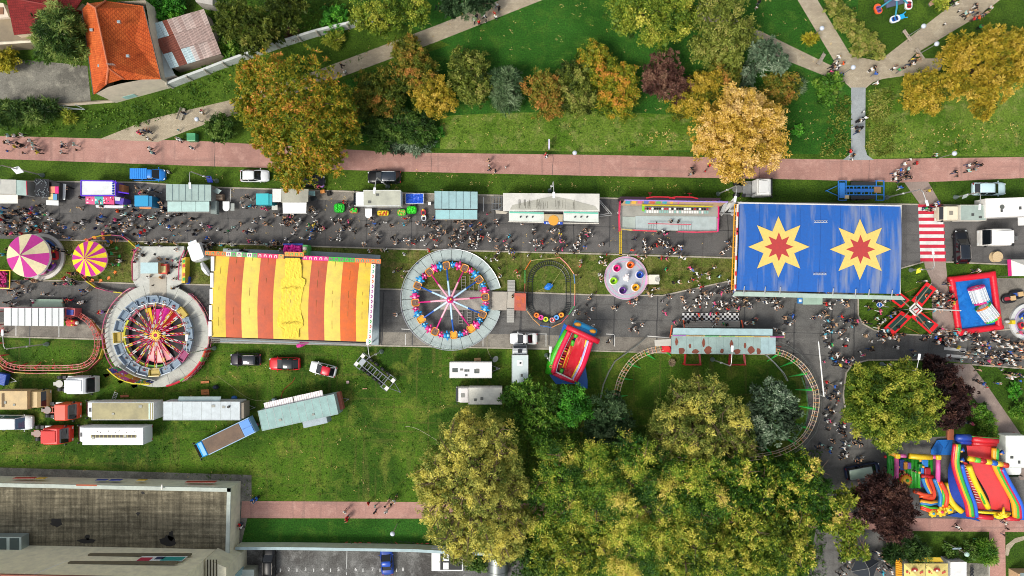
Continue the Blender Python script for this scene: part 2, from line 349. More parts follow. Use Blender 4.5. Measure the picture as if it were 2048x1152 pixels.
LM={'orange_green':leaf_mat('leaves_orange_green',['3e5a10','5c7418','808a22','a89c28','cc9c34','d88c4c']),'yellow_orange':leaf_mat('leaves_yellow_orange',['4c5a16','7c7e20','a8962a','c4a838','d8bc58']),'golden':leaf_mat('leaves_golden',['66601a','a48c2a','cca83e','e2c068','eed08c']),'rust':leaf_mat('leaves_rust',['33480f','52661a','747a28','988630','b88240']),'olive':leaf_mat('leaves_olive',['2a3c10','4a5c1c','6e7c2c','929a44','aca25a']),'yellow_green':leaf_mat('leaves_yellow_green',['2f4a0e','54721c','80922c','a8ae3c','ccc456']),'yellow':leaf_mat('leaves_yellow',['53641c','8f9026','b7ab2e','d2bf42']),'dark_green':leaf_mat('leaves_dark_green',['1a300f','294a16','40621f','58782c','74903e']),'green':leaf_mat('leaves_green',['24470f','3c681a','568424','769c34','98b048']),'bright':leaf_mat('leaves_bright_green',['25561a','3a7f20','55a02c','7aba3c']),'spruce':leaf_mat('needles_blue',['22301e','42583e','6a8466','98ac8c','bccab0']),'grey_green':leaf_mat('leaves_grey_green',['223a1e','42603a','6b8558','8fa37c']),'conifer':leaf_mat('needles_green',['1c3812','345420','567432','7f9a4a','a0b060']),'purple':leaf_mat('leaves_purple',['1a1113','33201f','4b302c','66463c','7d5a4a']),'brown':leaf_mat('leaves_brown',['33211c','543730','745145','8f6a58','a3846a']),'pale':leaf_mat('leaves_pale_yellow',['465a1a','748234','a8aa50','d0c860','e8dc6c']),'frond':leaf_mat('leaves_fronds',['244a0e','46701a','78982a','aeb840','d2cc54','e2cc6c']),'weed':leaf_mat('weed_leaves',['24400f','3c6318','5c8226','86983a']),}
BARK=ground_mat('bark',['5a4a3c','6e5d4c','463a30'],(.8,3,12),.03,.9,.3)
def hsh(p,k):
 return .5+.5*np.sin(p[:,0]*k*1.3+1.7*np.sin(p[:,1]*k*.9+.6)+p[:,2]*k*.8)*np.cos(p[:,1]*k*1.1+1.3*np.sin(p[:,0]*k*.7+2.1))
def leaf_quads(base,dirv,Ln,W,rs,droop=.15):
 """diamond leaf from base along dirv"""
 n=len(base);rv=rs.normal(size=(n,3));side=np.cross(dirv,rv);side/=np.linalg.norm(side,axis=1)[:,None]+1e-9
 mid=base+dirv*(Ln*.5)[:,None];tip=base+dirv*Ln[:,None];tip[:,2]-=droop*Ln
 v=np.stack([base,mid+side*(W*.5)[:,None],tip,mid-side*(W*.5)[:,None]],1)
 return v
def mesh_from_quads(name,V,tint,mat):
 n=len(V);me=bpy.data.meshes.new(name)
 me.vertices.add(4*n);me.vertices.foreach_set('co',V.reshape(-1).astype(np.float32))
 me.loops.add(4*n);me.loops.foreach_set('vertex_index',np.arange(4*n,dtype=np.int32))
 me.polygons.add(n);me.polygons.foreach_set('loop_start',np.arange(0,4*n,4,dtype=np.int32));me.polygons.foreach_set('loop_total',np.full(n,4,dtype=np.int32))
 a=me.attributes.new('tint','FLOAT','FACE');a.data.foreach_set('value',tint.astype(np.float32))
 me.materials.append(mat);me.update(calc_edges=True);return me
def foliage(lobes,style,seed,dens=1.0,bias=0.0,spread=.5,cr=.55,low=-.25,bough=None):
 """lobes: (x,y,z,rx,ry,rz). returns quads, tint"""
 rs=np.random.RandomState(seed);C=[];Nn=[]
 LB=np.array(lobes,float)
 for i,(x,y,z,rx,ry,rz)in enumerate(lobes):
  area=2*math.pi*((rx*ry)+(rx*rz)+(ry*rz))/3*1.3
  n=int(area/(cr*cr*1.3)*dens)+6
  d=rs.normal(size=(n*2,3));d/=np.linalg.norm(d,axis=1)[:,None];d=d[d[:,2]>low][:n]
  rr=1.0+rs.normal(size=len(d))*.07-(rs.rand(len(d))**2)*.14
  rr*=.93+.14*np.sin(d[:,0]*5+i*2+seed)*np.cos(d[:,1]*4+seed*1.3)
  p=np.stack([x+d[:,0]*rx*rr,y+d[:,1]*ry*rr,z+d[:,2]*rz*rr],1)
  keep=np.ones(len(p),bool)
  for j,l in enumerate(LB):
   if j==i:continue
   q=(p-l[:3])/l[3:];keep&=(np.sum(q*q,1)>.62)
  C.append(p[keep]);Nn.append(d[keep])
 C=np.concatenate(C);Nn=np.concatenate(Nn);C[:,2]=np.maximum(C[:,2],.25);nc=len(C)
 bs=bough or(max(cr*2.7,.9));B=[]
 for p in C[rs.permutation(nc)]:
  if all((p-q)@(p-q)>bs*bs for q in B[-260:]):B.append(p)
 B=np.array(B);D=np.sqrt(((C[:,None,:]-B[None])**2).sum(2));bi_=D.argmin(1);f=D.min(1)/bs;C=C-Nn*((f**2)*bs*1.7)[:,None];kp=(f<.56)|(rs.rand(nc)<.35)
 bt=rs.rand(len(B))[bi_];C,Nn,bt=C[kp],Nn[kp],bt[kp];nc=len(C);C[:,2]=np.maximum(C[:,2],.2)
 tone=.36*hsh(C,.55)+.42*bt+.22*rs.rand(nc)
 if style=='ball':k,Ls,Ws,up=24,.26,.19,.4
 elif style=='tuft':k,Ls,Ws,up=20,.44,.13,.5
 elif style=='star':k,Ls,Ws,up=17,.44,.17,.35
 elif style=='frond':k,Ls,Ws,up=7,1.35,.17,.2
 elif style=='needle':k,Ls,Ws,up=16,.75,.11,.3
 elif style=='wisp':k,Ls,Ws,up=26,.30,.13,.6
 ci=np.repeat(np.arange(nc),k);n=len(ci)
 d=rs.normal(size=(n,3));d/=np.linalg.norm(d,axis=1)[:,None]
 d=d*.8+Nn[ci]*.55;d[:,2]+=up*.5;d/=np.linalg.norm(d,axis=1)[:,None]
 if style in('ball','wisp'):
  off=d*(cr*(.35+.75*rs.rand(n)))[:,None]*np.array([1,1,.7]);base=C[ci]+off
  dd=rs.normal(size=(n,3));dd[:,2]*=.45;dd/=np.linalg.norm(dd,axis=1)[:,None];tipf=np.clip(off[:,2]/cr+.3,0,1)
 else:
  dd=d.copy()
  if style in('star','frond','needle'):dd[:,2]=np.abs(dd[:,2])*.5;dd/=np.linalg.norm(dd,axis=1)[:,None]
  base=C[ci]+rs.normal(size=(n,3))*.08+dd*.05;tipf=.5+.3*rs.rand(n)
 Ln=Ls*(.7+.6*rs.rand(n));W=Ws*(.7+.6*rs.rand(n))
 if style=='frond':
  m_=7;fi=np.repeat(np.arange(n),m_);q=np.tile(np.arange(m_)/m_,n);ax=dd[fi];side=np.cross(ax,np.array([0,0,1.]));side/=np.linalg.norm(side,axis=1)[:,None]+1e-9
  sg=np.where(np.tile(np.arange(m_)%2,n)==0,1.,-1.)[:,None];b_=base[fi]+ax*(q*Ln[fi])[:,None];b_[:,2]-=.35*(q**2)*Ln[fi];dl=ax*.55+side*sg*.8+rs.normal(size=ax.shape)*.18;dl/=np.linalg.norm(dl,axis=1)[:,None]
  V=leaf_quads(b_,dl,.30*(1.15-q*.6)*(.8+.4*rs.rand(len(q))),.19*(1.1-q*.4),rs,.1);ci=ci[fi];n=len(ci);tipf=.35+.4*q
 else:V=leaf_quads(base,dd,Ln,W,rs,.12)
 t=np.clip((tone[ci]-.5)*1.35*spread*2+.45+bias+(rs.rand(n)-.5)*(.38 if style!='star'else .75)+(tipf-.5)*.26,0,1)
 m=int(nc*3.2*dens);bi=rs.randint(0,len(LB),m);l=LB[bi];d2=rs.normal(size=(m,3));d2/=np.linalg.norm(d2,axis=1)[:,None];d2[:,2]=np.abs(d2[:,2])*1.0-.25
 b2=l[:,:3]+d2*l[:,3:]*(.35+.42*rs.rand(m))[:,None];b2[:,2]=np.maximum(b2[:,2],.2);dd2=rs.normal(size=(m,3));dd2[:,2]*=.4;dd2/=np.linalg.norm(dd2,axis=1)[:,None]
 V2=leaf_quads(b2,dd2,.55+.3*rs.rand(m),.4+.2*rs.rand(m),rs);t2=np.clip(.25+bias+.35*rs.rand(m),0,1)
 return np.concatenate([V,V2]),np.concatenate([t,t2])
def branches(mb,base,tops,r0,seed):
 rr=random.Random(seed)
 zt=max(t[2]for t in tops);fork=Vector((base[0],base[1],zt*.35))
 mb.tube([base,base+Vector((0,0,zt*.18)),fork],[r0*1.25,r0,r0*.8],8)
 for t in tops:
  t=Vector(t);mid=fork.lerp(t,.5)+Vector((rr.uniform(-.4,.4),rr.uniform(-.4,.4),.3))
  mb.tube([fork,mid,t],[r0*.55,r0*.32,r0*.1],6)
  for k in range(4):
   a=rr.uniform(0,6.28);L_=rr.uniform(.9,2.0);e=mid.lerp(t,rr.random())
   mb.tube([e,e+Vector((math.cos(a)*L_,math.sin(a)*L_,rr.uniform(.2,1.0)))],[r0*.16,r0*.04],4)
def tree(label,px,py,lobes,h,mat,style,seed,name='broadleaf_tree',cat='tree',group=None,dens=1,bias=0,spread=.5,cr=.55,bare=0,flat=.42):
 """lobes: (px,py,r_px, [zfrac]) crown pixels; placed at their own real height h*zfrac"""
 base=P(px,py,h*.55);base.z=0;LB=[]
 for l in lobes:
  zf=l[3]if len(l)>3 else .62;z=h*zf;c=P(l[0],l[1],z+h*.1);r=l[2]*(1.13 if name=='autumn_shrub'else .99)/S*(H-z)/H
  LB.append((c.x-base.x,c.y-base.y,z,r,r*(l[4]if len(l)>4 else 1),min(h*flat,r*1.1,z*.95)))
 o=bpy.data.objects.new(name,None);COL.objects.link(o);o.location=base;tag(o,label,cat,group)
 V,t=foliage(LB,style,seed,dens,bias,spread,cr)
 me=mesh_from_quads('crown',V,t,LM[mat]);co=bpy.data.objects.new('crown',me);COL.objects.link(co);co.parent=o
 mb=MB();tops=[(l[0],l[1],l[2]+l[5]*.45)for l in LB]
 if bare:
  rr=random.Random(seed)
  for l in LB:
   for k in range(bare):
    a=rr.uniform(0,6.28);q=rr.uniform(.3,.95);tops.append((l[0]+l[3]*q*math.cos(a),l[1]+l[4]*q*math.sin(a),l[2]+l[5]*(math.sqrt(max(0,1-q*q))+.03)))
 branches(mb,Vector((0,0,0)),tops,.10+h*.018,seed)
 mb.build('trunk',BARK,o)
 return o
def bush(label,px,py,r,h,mat,style,seed,name='shrub',cat='shrub',group=None,lobes=None,dens=1,bias=0,spread=.5,cr=.35):
 return tree(label,px,py,lobes or[(px,py,r,.5)],h,mat,style,seed,name,cat,group,dens,bias,spread,cr,flat=.5)
tree('dense green conifer between the two red roofed houses',110,70,[(112,60,46),(95,85,36,.5),(135,95,34,.5),(120,35,38,.5),(88,50,26,.45),(150,60,26,.45)],10,'conifer','needle',11,'conifer',spread=.6,bias=.06)
bush('bright yellow round shrub at the left edge by the courtyard',10,120,24,3,'yellow','wisp',12)
tree('dark olive tree behind the rusty shed roof',490,45,[(470,30,45),(520,55,40),(500,80,30,.5),(450,50,30,.5)],9,'olive','tuft',13,bias=-.15)
tree('dark olive tree right of the garden behind the long fence',560,20,[(560,20,45),(540,60,30,.5),(590,5,25)],8.5,'olive','tuft',14,bias=-.2)
bush('pinkish brown garden shrub near the fence',521,86,17,2.5,'brown','tuft',15)
bush('small red brown garden shrub on the garden lawn',583,68,13,2,'brown','tuft',16)
bush('bright green garden shrub behind the fence panels',668,35,28,2.5,'bright','ball',17,dens=.7)
bush('leafy green shrub behind the orange roof',330,25,30,3,'bright','ball',18,lobes=[(330,25,28,.5),(300,8,22,.5),(350,8,20,.5)])
bush('dark green shrub right of the rusty shed',455,95,25,2.5,'green','ball',19,dens=.8)
tree('pale yellow green bushy tree at the end of the long fence',770,30,[(735,30,36),(780,20,40),(830,20,35),(760,50,22,.5)],7,'yellow_green','ball',20,bias=-.05)
tree('dark green tree at the top edge beside the tan path',930,0,[(930,-5,45),(900,10,25,.5),(965,5,22,.5)],7,'grey_green','tuft',21,bias=-.2)
bush('spiky pale yucca like plant growing through the fence',667,78,17,1.8,'yellow_green','needle',22,'spiky_plant','plant',bias=.1)
bush('tall leafy hedge plants at the left edge above the red path',50,226,30,2.6,'conifer','needle',23,'hedge','hedge',lobes=[(5,225,26,.5),(35,226,26,.5),(68,222,26,.5),(95,218,20,.5)],bias=-.05)
bush('round clipped dark bush beside the large orange tree',440,256,30,3.5,'dark_green','wisp',24,'round_bush','bush',bias=.05)
bush('spiky light plant beside the broken frame near the fence',138,232,12,1.5,'yellow_green','needle',25,'spiky_plant','plant')
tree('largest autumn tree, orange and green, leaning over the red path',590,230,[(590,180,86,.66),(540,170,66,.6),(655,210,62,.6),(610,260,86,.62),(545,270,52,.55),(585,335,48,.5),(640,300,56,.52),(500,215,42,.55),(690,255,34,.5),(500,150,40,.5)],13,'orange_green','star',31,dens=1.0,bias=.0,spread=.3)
G5='autumn shrubs in a row along the park lawn'
bush('rusty green shrub overlapping the tan path',815,104,34,4,'rust','wisp',32,'autumn_shrub',cr=.42,bias=.05)
bush('orange flecked shrub just below the tan path',832,140,42,5,'rust','ball',33,'autumn_shrub',cr=.42,bias=.1,spread=.6)
bush('green and orange shrub right of the largest orange tree',752,188,50,5,'rust','ball',34,'autumn_shrub',cr=.42,bias=-.02,spread=.6,lobes=[(752,185,46,.5),(730,205,34,.45),(780,200,30,.45)])
bush('golden yellow round shrub in the row',866,190,42,5,'yellow_orange','wisp',35,'autumn_shrub',cr=.42)
bush('tall olive and rust shrub left of the grey green one',938,152,42,5,'olive','ball',36,'autumn_shrub',cr=.42,lobes=[(935,138,40,.55),(945,172,38,.5)])
bush('grey green silvery shrub standing alone in the row',1012,178,34,5,'grey_green','needle',37,'silvery_shrub',bias=.05,lobes=[(1012,165,32,.5),(1012,195,28,.45)])
bush('reddest shrub of the row, left of the dark green one',1092,186,38,5,'rust','ball',38,'autumn_shrub',cr=.42,bias=.2,lobes=[(1090,175,36,.5),(1098,200,32,.5)])
bush('dark green shrub squeezed between orange ones',1153,176,42,5,'olive','ball',39,'autumn_shrub',cr=.42,bias=0,lobes=[(1150,160,36,.5),(1155,195,34,.5)])
bush('yellow orange shrub at the back of the row',1192,130,42,5,'orange_green','ball',40,'autumn_shrub',cr=.42,bias=-.05,lobes=[(1188,118,32,.5),(1205,145,34,.5)])
bush('orange and yellow shrub beside the purple brown tree',1235,180,44,5,'orange_green','ball',41,'autumn_shrub',cr=.42,bias=.0,lobes=[(1240,160,40,.5),(1232,196,42,.5)])
tree('purple brown small tree in the middle of the shrub row',1330,152,[(1330,140,42),(1315,165,34,.5),(1350,170,34,.5)],6,'brown','tuft',42,dens=.8,cr=.45)
bush('golden shrub left of the large golden tree',1385,200,36,5,'yellow_orange','ball',43,'autumn_shrub',cr=.42,lobes=[(1400,180,32,.5),(1372,208,30,.5),(1425,165,24,.5)])
bush('green and orange shrub behind the golden tree top',1448,148,36,5,'rust','ball',44,'autumn_shrub',cr=.42,bias=0)
bush('rusty brown shrub right of the blue spruces',1560,178,38,4.5,'rust','ball',45,'autumn_shrub',cr=.42,bias=.05)
tree('large yellow green tree at the top edge',1310,30,[(1300,25,60),(1260,10,45),(1350,20,52),(1320,60,40,.5),(1375,35,30,.5),(1250,45,25,.5)],11,'yellow_green','ball',46,bias=.0,cr=.6)
tree('olive green tree right of the yellow green one at the top',1445,50,[(1440,25,55),(1455,70,50),(1410,90,34,.5),(1490,60,34,.5),(1470,105,30,.45)],11,'olive','ball',47,bias=.12,cr=.6)
G6='blue spruces beside the park path'
tree('tallest pale blue spruce beside the paved path',1535,110,[(1535,108,36,.5),(1520,95,24,.55),(1560,125,24,.45)],8,'spruce','tuft',48,'blue_spruce',bias=.05,group=G6)
tree('smallest pale blue spruce, left of the tallest spruce',1500,148,[(1500,145,22,.5),(1495,160,15,.4)],5,'spruce','tuft',49,'blue_spruce',group=G6)
bush('spiky silver green plant right of the rusty brown shrub',1592,172,18,2,'grey_green','needle',50,'spiky_plant','plant')
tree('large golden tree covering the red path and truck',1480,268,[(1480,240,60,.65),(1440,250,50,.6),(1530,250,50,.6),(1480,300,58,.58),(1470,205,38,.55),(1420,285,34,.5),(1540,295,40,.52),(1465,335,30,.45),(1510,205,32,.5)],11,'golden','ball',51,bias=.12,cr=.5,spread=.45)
tree('broad golden tree at the right edge of the park',1965,130,[(1930,110,50),(1985,100,52),(2030,130,44),(1975,170,50),(1925,160,36,.5),(1975,215,24,.4),(2045,80,30,.5)],10,'yellow_orange','tuft',52,bias=.12,cr=.5)
bush('low golden shrub left of the broad golden tree',1848,185,44,5,'yellow_orange','ball',53,'autumn_shrub',cr=.42,bias=.05)
bush('dark green shrub beside the path junction',1662,176,34,3,'green','ball',54,lobes=[(1650,170,22,.5),(1670,165,22,.5),(1655,192,20,.5)],dens=.7)
bush('small bright yellow shrub on the lawn between two paths',1621,78,12,2,'yellow','needle',55,bias=.1)
bush('small light green plant on the lawn near the golden tree',1597,262,12,1.2,'bright','ball',56,'small_plant','plant',dens=.7)
GB='brown green shrubs in the diagonal park bed'
for i,(x,y,r)in enumerate(((1672,12,22),(1692,40,24),(1712,62,22),(1735,82,24),(1752,100,20),(1716,100,14))):
 bush(['first brown green bed shrub at the top edge','second shrub down the diagonal bed','third shrub down the diagonal bed beside a light green one','fourth shrub down the diagonal bed, beside the grass','lowest right shrub of the diagonal bed','lowest left shrub of the diagonal bed beside the junction'][i],x,y,r,1.5,'olive','ball',57+i,'bed_shrub',group=GB,cr=.28,bias=.12,spread=.7)
bush('light yellow green bush beside the tan path at the top',1885,5,15,1.8,'yellow_green','ball',64,bias=.1)
bush('dark juniper thicket below the green and orange shrubs',800,258,50,3,'dark_green','wisp',65,'juniper','hedge',lobes=[(760,255,38,.5),(800,250,44,.5),(842,262,36,.5),(760,285,22,.45)],cr=.4,bias=.05)
bush('blue grey juniper at the edge of the red path',825,290,24,1.4,'spruce','needle',66,'juniper','shrub',lobes=[(800,292,18,.5),(830,290,20,.5),(850,280,18,.5)],bias=-.1,dens=.8)
bush('loose green herbs right of the dark juniper',872,265,16,1.2,'bright','ball',67,'small_plant','plant',dens=.6)
tree('dark green tree over the camper van roofs',1080,800,[(1048,786,32),(1090,796,30),(1060,830,38,.55),(1100,838,34,.55),(1020,795,20,.45),(1080,865,34,.5)],8,'green','star',71,bias=-.08,dens=.9)
tree('bright green round tree beside the red slide',1150,803,[(1148,800,30),(1140,824,30),(1166,818,25,.5)],8,'bright','ball',72,bias=-.08)
tree('grey green dark tree left of the coaster curve',1225,838,[(1220,820,40),(1235,860,36,.5),(1200,860,34,.5)],8,'grey_green','tuft',73,bias=-.2)
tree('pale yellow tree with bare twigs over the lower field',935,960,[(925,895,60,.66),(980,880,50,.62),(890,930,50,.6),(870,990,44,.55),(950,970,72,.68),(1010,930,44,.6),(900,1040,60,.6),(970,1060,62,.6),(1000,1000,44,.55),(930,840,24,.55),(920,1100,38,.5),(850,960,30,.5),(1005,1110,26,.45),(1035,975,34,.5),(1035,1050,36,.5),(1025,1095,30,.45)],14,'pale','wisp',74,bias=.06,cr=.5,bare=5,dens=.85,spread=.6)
tree('olive and yellow twiggy tree inside the coaster loop',1405,840,[(1370,790,36,.6),(1420,800,52,.66),(1350,850,50,.6),(1400,870,62,.64),(1460,840,50,.6),(1480,890,40,.52),(1330,890,40,.5),(1440,910,40,.5)],12,'pale','wisp',75,bias=-.16,cr=.5,bare=5,dens=.9,spread=.65)
tree('blue green tree beside the coaster curve',1545,822,[(1545,800,46),(1560,850,42),(1520,840,36,.5),(1575,820,32,.5),(1530,870,30,.5)],9,'spruce','star',76,bias=-.1)
GF='frond leaved trees in the dense grove'
fr=[('first grove tree from the left, below the dark green tree',1130,960,[(1120,930,44),(1150,970,52),(1095,985,46,.5),(1140,1020,44,.55),(1080,1045,40,.45)],13),('grove tree with an orange branch, second from the left',1205,985,[(1200,930,40,.68),(1215,980,52,.66),(1180,1020,44,.55),(1240,1030,40,.55)],14),('central grove tree with the longest fronds',1280,960,[(1270,920,46,.68),(1300,960,52,.66),(1260,1000,44,.58),(1320,1000,40,.55)],14),('grove tree right of the centre, below the twiggy tree',1385,985,[(1380,950,50,.66),(1410,1000,52,.62),(1350,1010,40,.55),(1430,950,36,.55)],14),('grove tree with the yellowest crown at the lower left',1160,1085,[(1130,1080,50,.55),(1190,1090,50,.55),(1095,1115,42,.48),(1160,1130,44,.5)],12),('lowest central grove tree at the bottom edge',1265,1090,[(1250,1060,50,.6),(1290,1100,56,.55),(1240,1130,44,.5),(1320,1060,40,.55)],13),('grove tree at the bottom edge, bright yellow leaves',1380,1100,[(1380,1070,52,.62),(1420,1110,54,.58),(1350,1130,48,.5),(1460,1080,42,.55)],13),('grove tree under the blue green tree',1490,975,[(1480,950,46,.64),(1510,990,52,.62),(1460,1010,40,.55),(1540,950,34,.5)],13),('grove tree at the bottom right of the grove',1530,1090,[(1520,1060,54,.62),(1560,1100,58,.58),(1500,1120,48,.5),(1590,1060,44,.55)],13),('rightmost tall grove tree beside the side street',1610,985,[(1600,950,50,.62),(1630,990,48,.6),(1580,1010,46,.55),(1650,1030,36,.5),(1600,1120,40,.5)],12)]
for i,(lb,x,y,lo,h)in enumerate(fr):
 tree(lb,x,y,lo,h,'frond'if i not in(4,6,8)else 'yellow_green','frond'if i in(0,1,2,3,5)else 'star',80+i,group=GF,bias=[-.20,-.10,-.24,-.16,-.02,-.12,.02,-.2,-.04,-.24][i],dens=.75 if i in(0,1,2,3,5)else .95,cr=.72 if i in(0,1,2,3,5)else .55,spread=.75,bare=1)
tree('thin yellow green tree beside the dark purple tree',1700,1020,[(1690,1000,30,.5),(1715,1060,26,.45),(1680,1060,28,.45),(1720,990,18,.4),(1735,1110,14,.4),(1700,1105,24,.4)],9,'yellow_green','star',95,dens=.7)
tree('round yellow green tree with clumped crown on the street island',1785,812,[(1750,775,50,.6),(1810,770,50,.6),(1740,830,50,.6),(1800,830,62,.66),(1850,810,44,.55),(1780,862,46,.55),(1832,852,34,.5),(1725,790,26,.5)],10,'yellow_green','ball',96,bias=-.04,cr=.5,spread=.6)
tree('blackish purple tree behind the round yellow green tree',1898,790,[(1890,750,34,.6),(1910,790,38,.6),(1900,830,34,.55),(1870,728,20,.5),(1925,820,22,.5)],8,'purple','tuft',97,'purple_tree',bias=-.15,cr=.45)
tree('large dark purple tree beside the bouncy castle',1782,1010,[(1762,975,34,.62),(1790,1000,40,.64),(1755,1020,42,.58),(1788,1052,38,.55),(1738,995,28,.5),(1818,1028,22,.5)],9,'purple','tuft',98,'purple_tree',bias=.0,cr=.45)
bush('leafy hedge beside the brown path on the right',1968,840,26,2.5,'green','ball',99,'hedge','hedge',lobes=[(1960,822,18,.5),(1972,842,20,.5),(1980,865,20,.5)])
bush('upper small round bush at the right edge',2030,782,15,1.6,'bright','wisp',100,'round_bush','bush')
bush('lower round bush at the right edge',2040,822,18,2,'green','wisp',101,'round_bush','bush')
bush('feathery dark green shrub above the yellow tents',1830,1098,30,3,'conifer','needle',102,'feathery_shrub',lobes=[(1810,1085,24,.5),(1835,1105,24,.5),(1790,1108,20,.5)],bias=-.25)
bush('dark shrub beside the small pole lamp at the bottom right',1920,1098,22,2,'dark_green','ball',103,lobes=[(1905,1102,16,.5),(1940,1105,18,.5)],bias=.1)
bush('green plant with pale leaves beside the lower right path',1970,1110,20,2,'green','needle',104,lobes=[(1968,1095,17,.5),(1978,1112,17,.5)],bias=-.05)
bush('yellow green bush beside the orange bench near the dark canopy',1700,1085,14,2,'yellow_green','star',105,bias=.1,dens=.5)
bush('green undergrowth shrub at the bottom left of the grove',1060,1130,30,2.5,'dark_green','ball',106,lobes=[(1045,1100,26,.5),(1070,1135,30,.5)],dens=.8)
bush('low bush under the pale yellow tree beside the tank',955,1125,22,2.2,'dark_green','ball',107,dens=.8)
def cover(name,label,regions,mat,style,seed,h=.5,dens=1.0,bias=0,size=1.0):
 rs=np.random.RandomState(seed);B=[]
 for poly,d in regions:
  q=[P(*p)for p in poly];xs=[p.x for p in q];ys=[p.y for p in q]
  A=abs(sum(q[i].x*q[(i+1)%len(q)].y-q[(i+1)%len(q)].x*q[i].y for i in range(len(q))))/2
  n=int(A*d*dens*3);pts=[]
  X=rs.uniform(min(xs),max(xs),n*3);Y=rs.uniform(min(ys),max(ys),n*3);ins=np.zeros(len(X),bool)
  for i in range(len(q)):
   a,b=q[i],q[(i+1)%len(q)]
   c=((a.y>Y)!=(b.y>Y))&(X<(b.x-a.x)*(Y-a.y)/((b.y-a.y)if abs(b.y-a.y)>1e-9 else 1e-9)+a.x);ins^=c
  X,Y=X[ins],Y[ins];nz=hsh(np.stack([X,Y,X*0+seed],1),.7);k=rs.rand(len(X))<.25+.75*nz
  B.append(np.stack([X[k],Y[k],np.zeros(k.sum())],1))
 B=np.concatenate(B);k=6;ci=np.repeat(np.arange(len(B)),k);n=len(ci)
 d=rs.normal(size=(n,3));d[:,2]=np.abs(d[:,2])*.8+.25;d/=np.linalg.norm(d,axis=1)[:,None]
 base=B[ci]+np.stack([rs.normal(size=n)*.12,rs.normal(size=n)*.12,rs.rand(n)*h*.8],1)
 Ln=size*(.25+.25*rs.rand(n));V=leaf_quads(base,d,Ln,Ln*.45,rs)
 t=np.clip(.3+bias+.5*(hsh(B,.5)[ci]-.5)+.45*rs.rand(n),0,1)
 me=mesh_from_quads(name,V,t,LM[mat]);o=bpy.data.objects.new(name,me);COL.objects.link(o);tag(o,label,'plants',None,'stuff')
cover('weeds','rough leafy weeds along the foot of the long fence and house',[([(330,190),(470,130),(470,190),(330,235),(240,262),(180,262),(60,262),(90,225),(230,215)],1.3),([(0,245),(60,262),(180,262),(100,272),(0,268)],1.0)],'weed','w',5,.5)
cover('garden_plants','mixed leafy plants filling the back garden behind the fence',[([(330,0),(760,0),(700,55),(560,95),(350,165),(345,130),(440,110),(405,20)],1.0),([(50,110),(100,110),(100,125),(50,128)],1.0)],'green','w',6,.6,bias=-.15)
cover('undergrowth','dark leafy undergrowth below the grove trees',[([(1010,820),(1280,850),(1640,900),(1650,1152),(1020,1152),(1030,900)],.8)],'dark_green','w',7,.6)
cover('tall_grass','dry tall grass growing along the grey path',[([(1735,185),(1785,170),(1790,300),(1760,315),(1734,300)],1.8),([(1664,200),(1700,190),(1697,312),(1640,312)],1.2)],'olive','w',8,.35,bias=.05)
cover('wildflowers','pale wildflowers scattered over the right lawn and beside the path',[([(1770,255),(2048,240),(2048,300),(1800,306)],.12),([(1280,262),(1370,262),(1370,292),(1290,295)],.25)],'golden','w',9,.2,bias=.4,size=.6)
cover('grass_tufts','coarse grass tufts in the lower field and lawn',[([(0,690),(200,695),(750,705),(1100,712),(1150,790),(860,1000),(510,996),(300,935),(0,928)],.30),([(900,235),(1390,240),(1390,300),(900,296)],.5),([(640,60),(860,60),(700,130),(480,190),(480,160)],.4),([(1750,230),(2048,240),(2048,305),(1745,310)],.5)],'weed','w',10,.08,bias=-.02,size=.6)
cover('grove_floor','dry grass of the median with clover tufts',[([(70,485),(370,490),(1220,512),(1460,518),(1460,555),(1330,585),(1000,578),(385,565),(70,556)],.35)],'olive','w',11,.06,bias=-.05,size=.5)
cover('fallen_leaves','pale fallen leaves and litter scattered over lawns and road',[([(0,690),(750,705),(1100,712),(860,1000),(510,996),(0,928)],.02),([(560,0),(1700,0),(1700,300),(700,290)],.03),([(0,366),(1480,408),(1480,500),(0,476)],.03),([(400,330),(1480,356),(1480,398),(400,372)],.08)],'golden','w',12,.02,bias=.5,size=.5)
def section(x,w,z0,z1,zb,crown=.04,tuck=.93):
 return[(x,-w*.92,z0),(x,-w,z0+.18),(x,-w,z1),(x,-w*tuck,zb),(x,-w*.5,zb+crown),(x,0,zb+crown*1.3),(x,w*.5,zb+crown),(x,w*tuck,zb),(x,w,z1),(x,w,z0+.18),(x,w*.92,z0)]
def wheel(t,x,y,r=.32,w=.22,rim='8a8c90:m'):
 mb=MB();mb.lathe((0,0),[(r*.6,-w/2),(r,-w/2+.03),(r,w/2-.03),(r*.6,w/2)],18)
 o=mb.build('wheel','17181a:x',t,loc=(x,y,r),smooth=False);o.rotation_euler=(R(90),0,0)
 mr=MB();mr.cyl((0,0),r*.58,-w/2-.01,w/2+.01,12,m=0);mr.build('rim',rim,o)
 return o
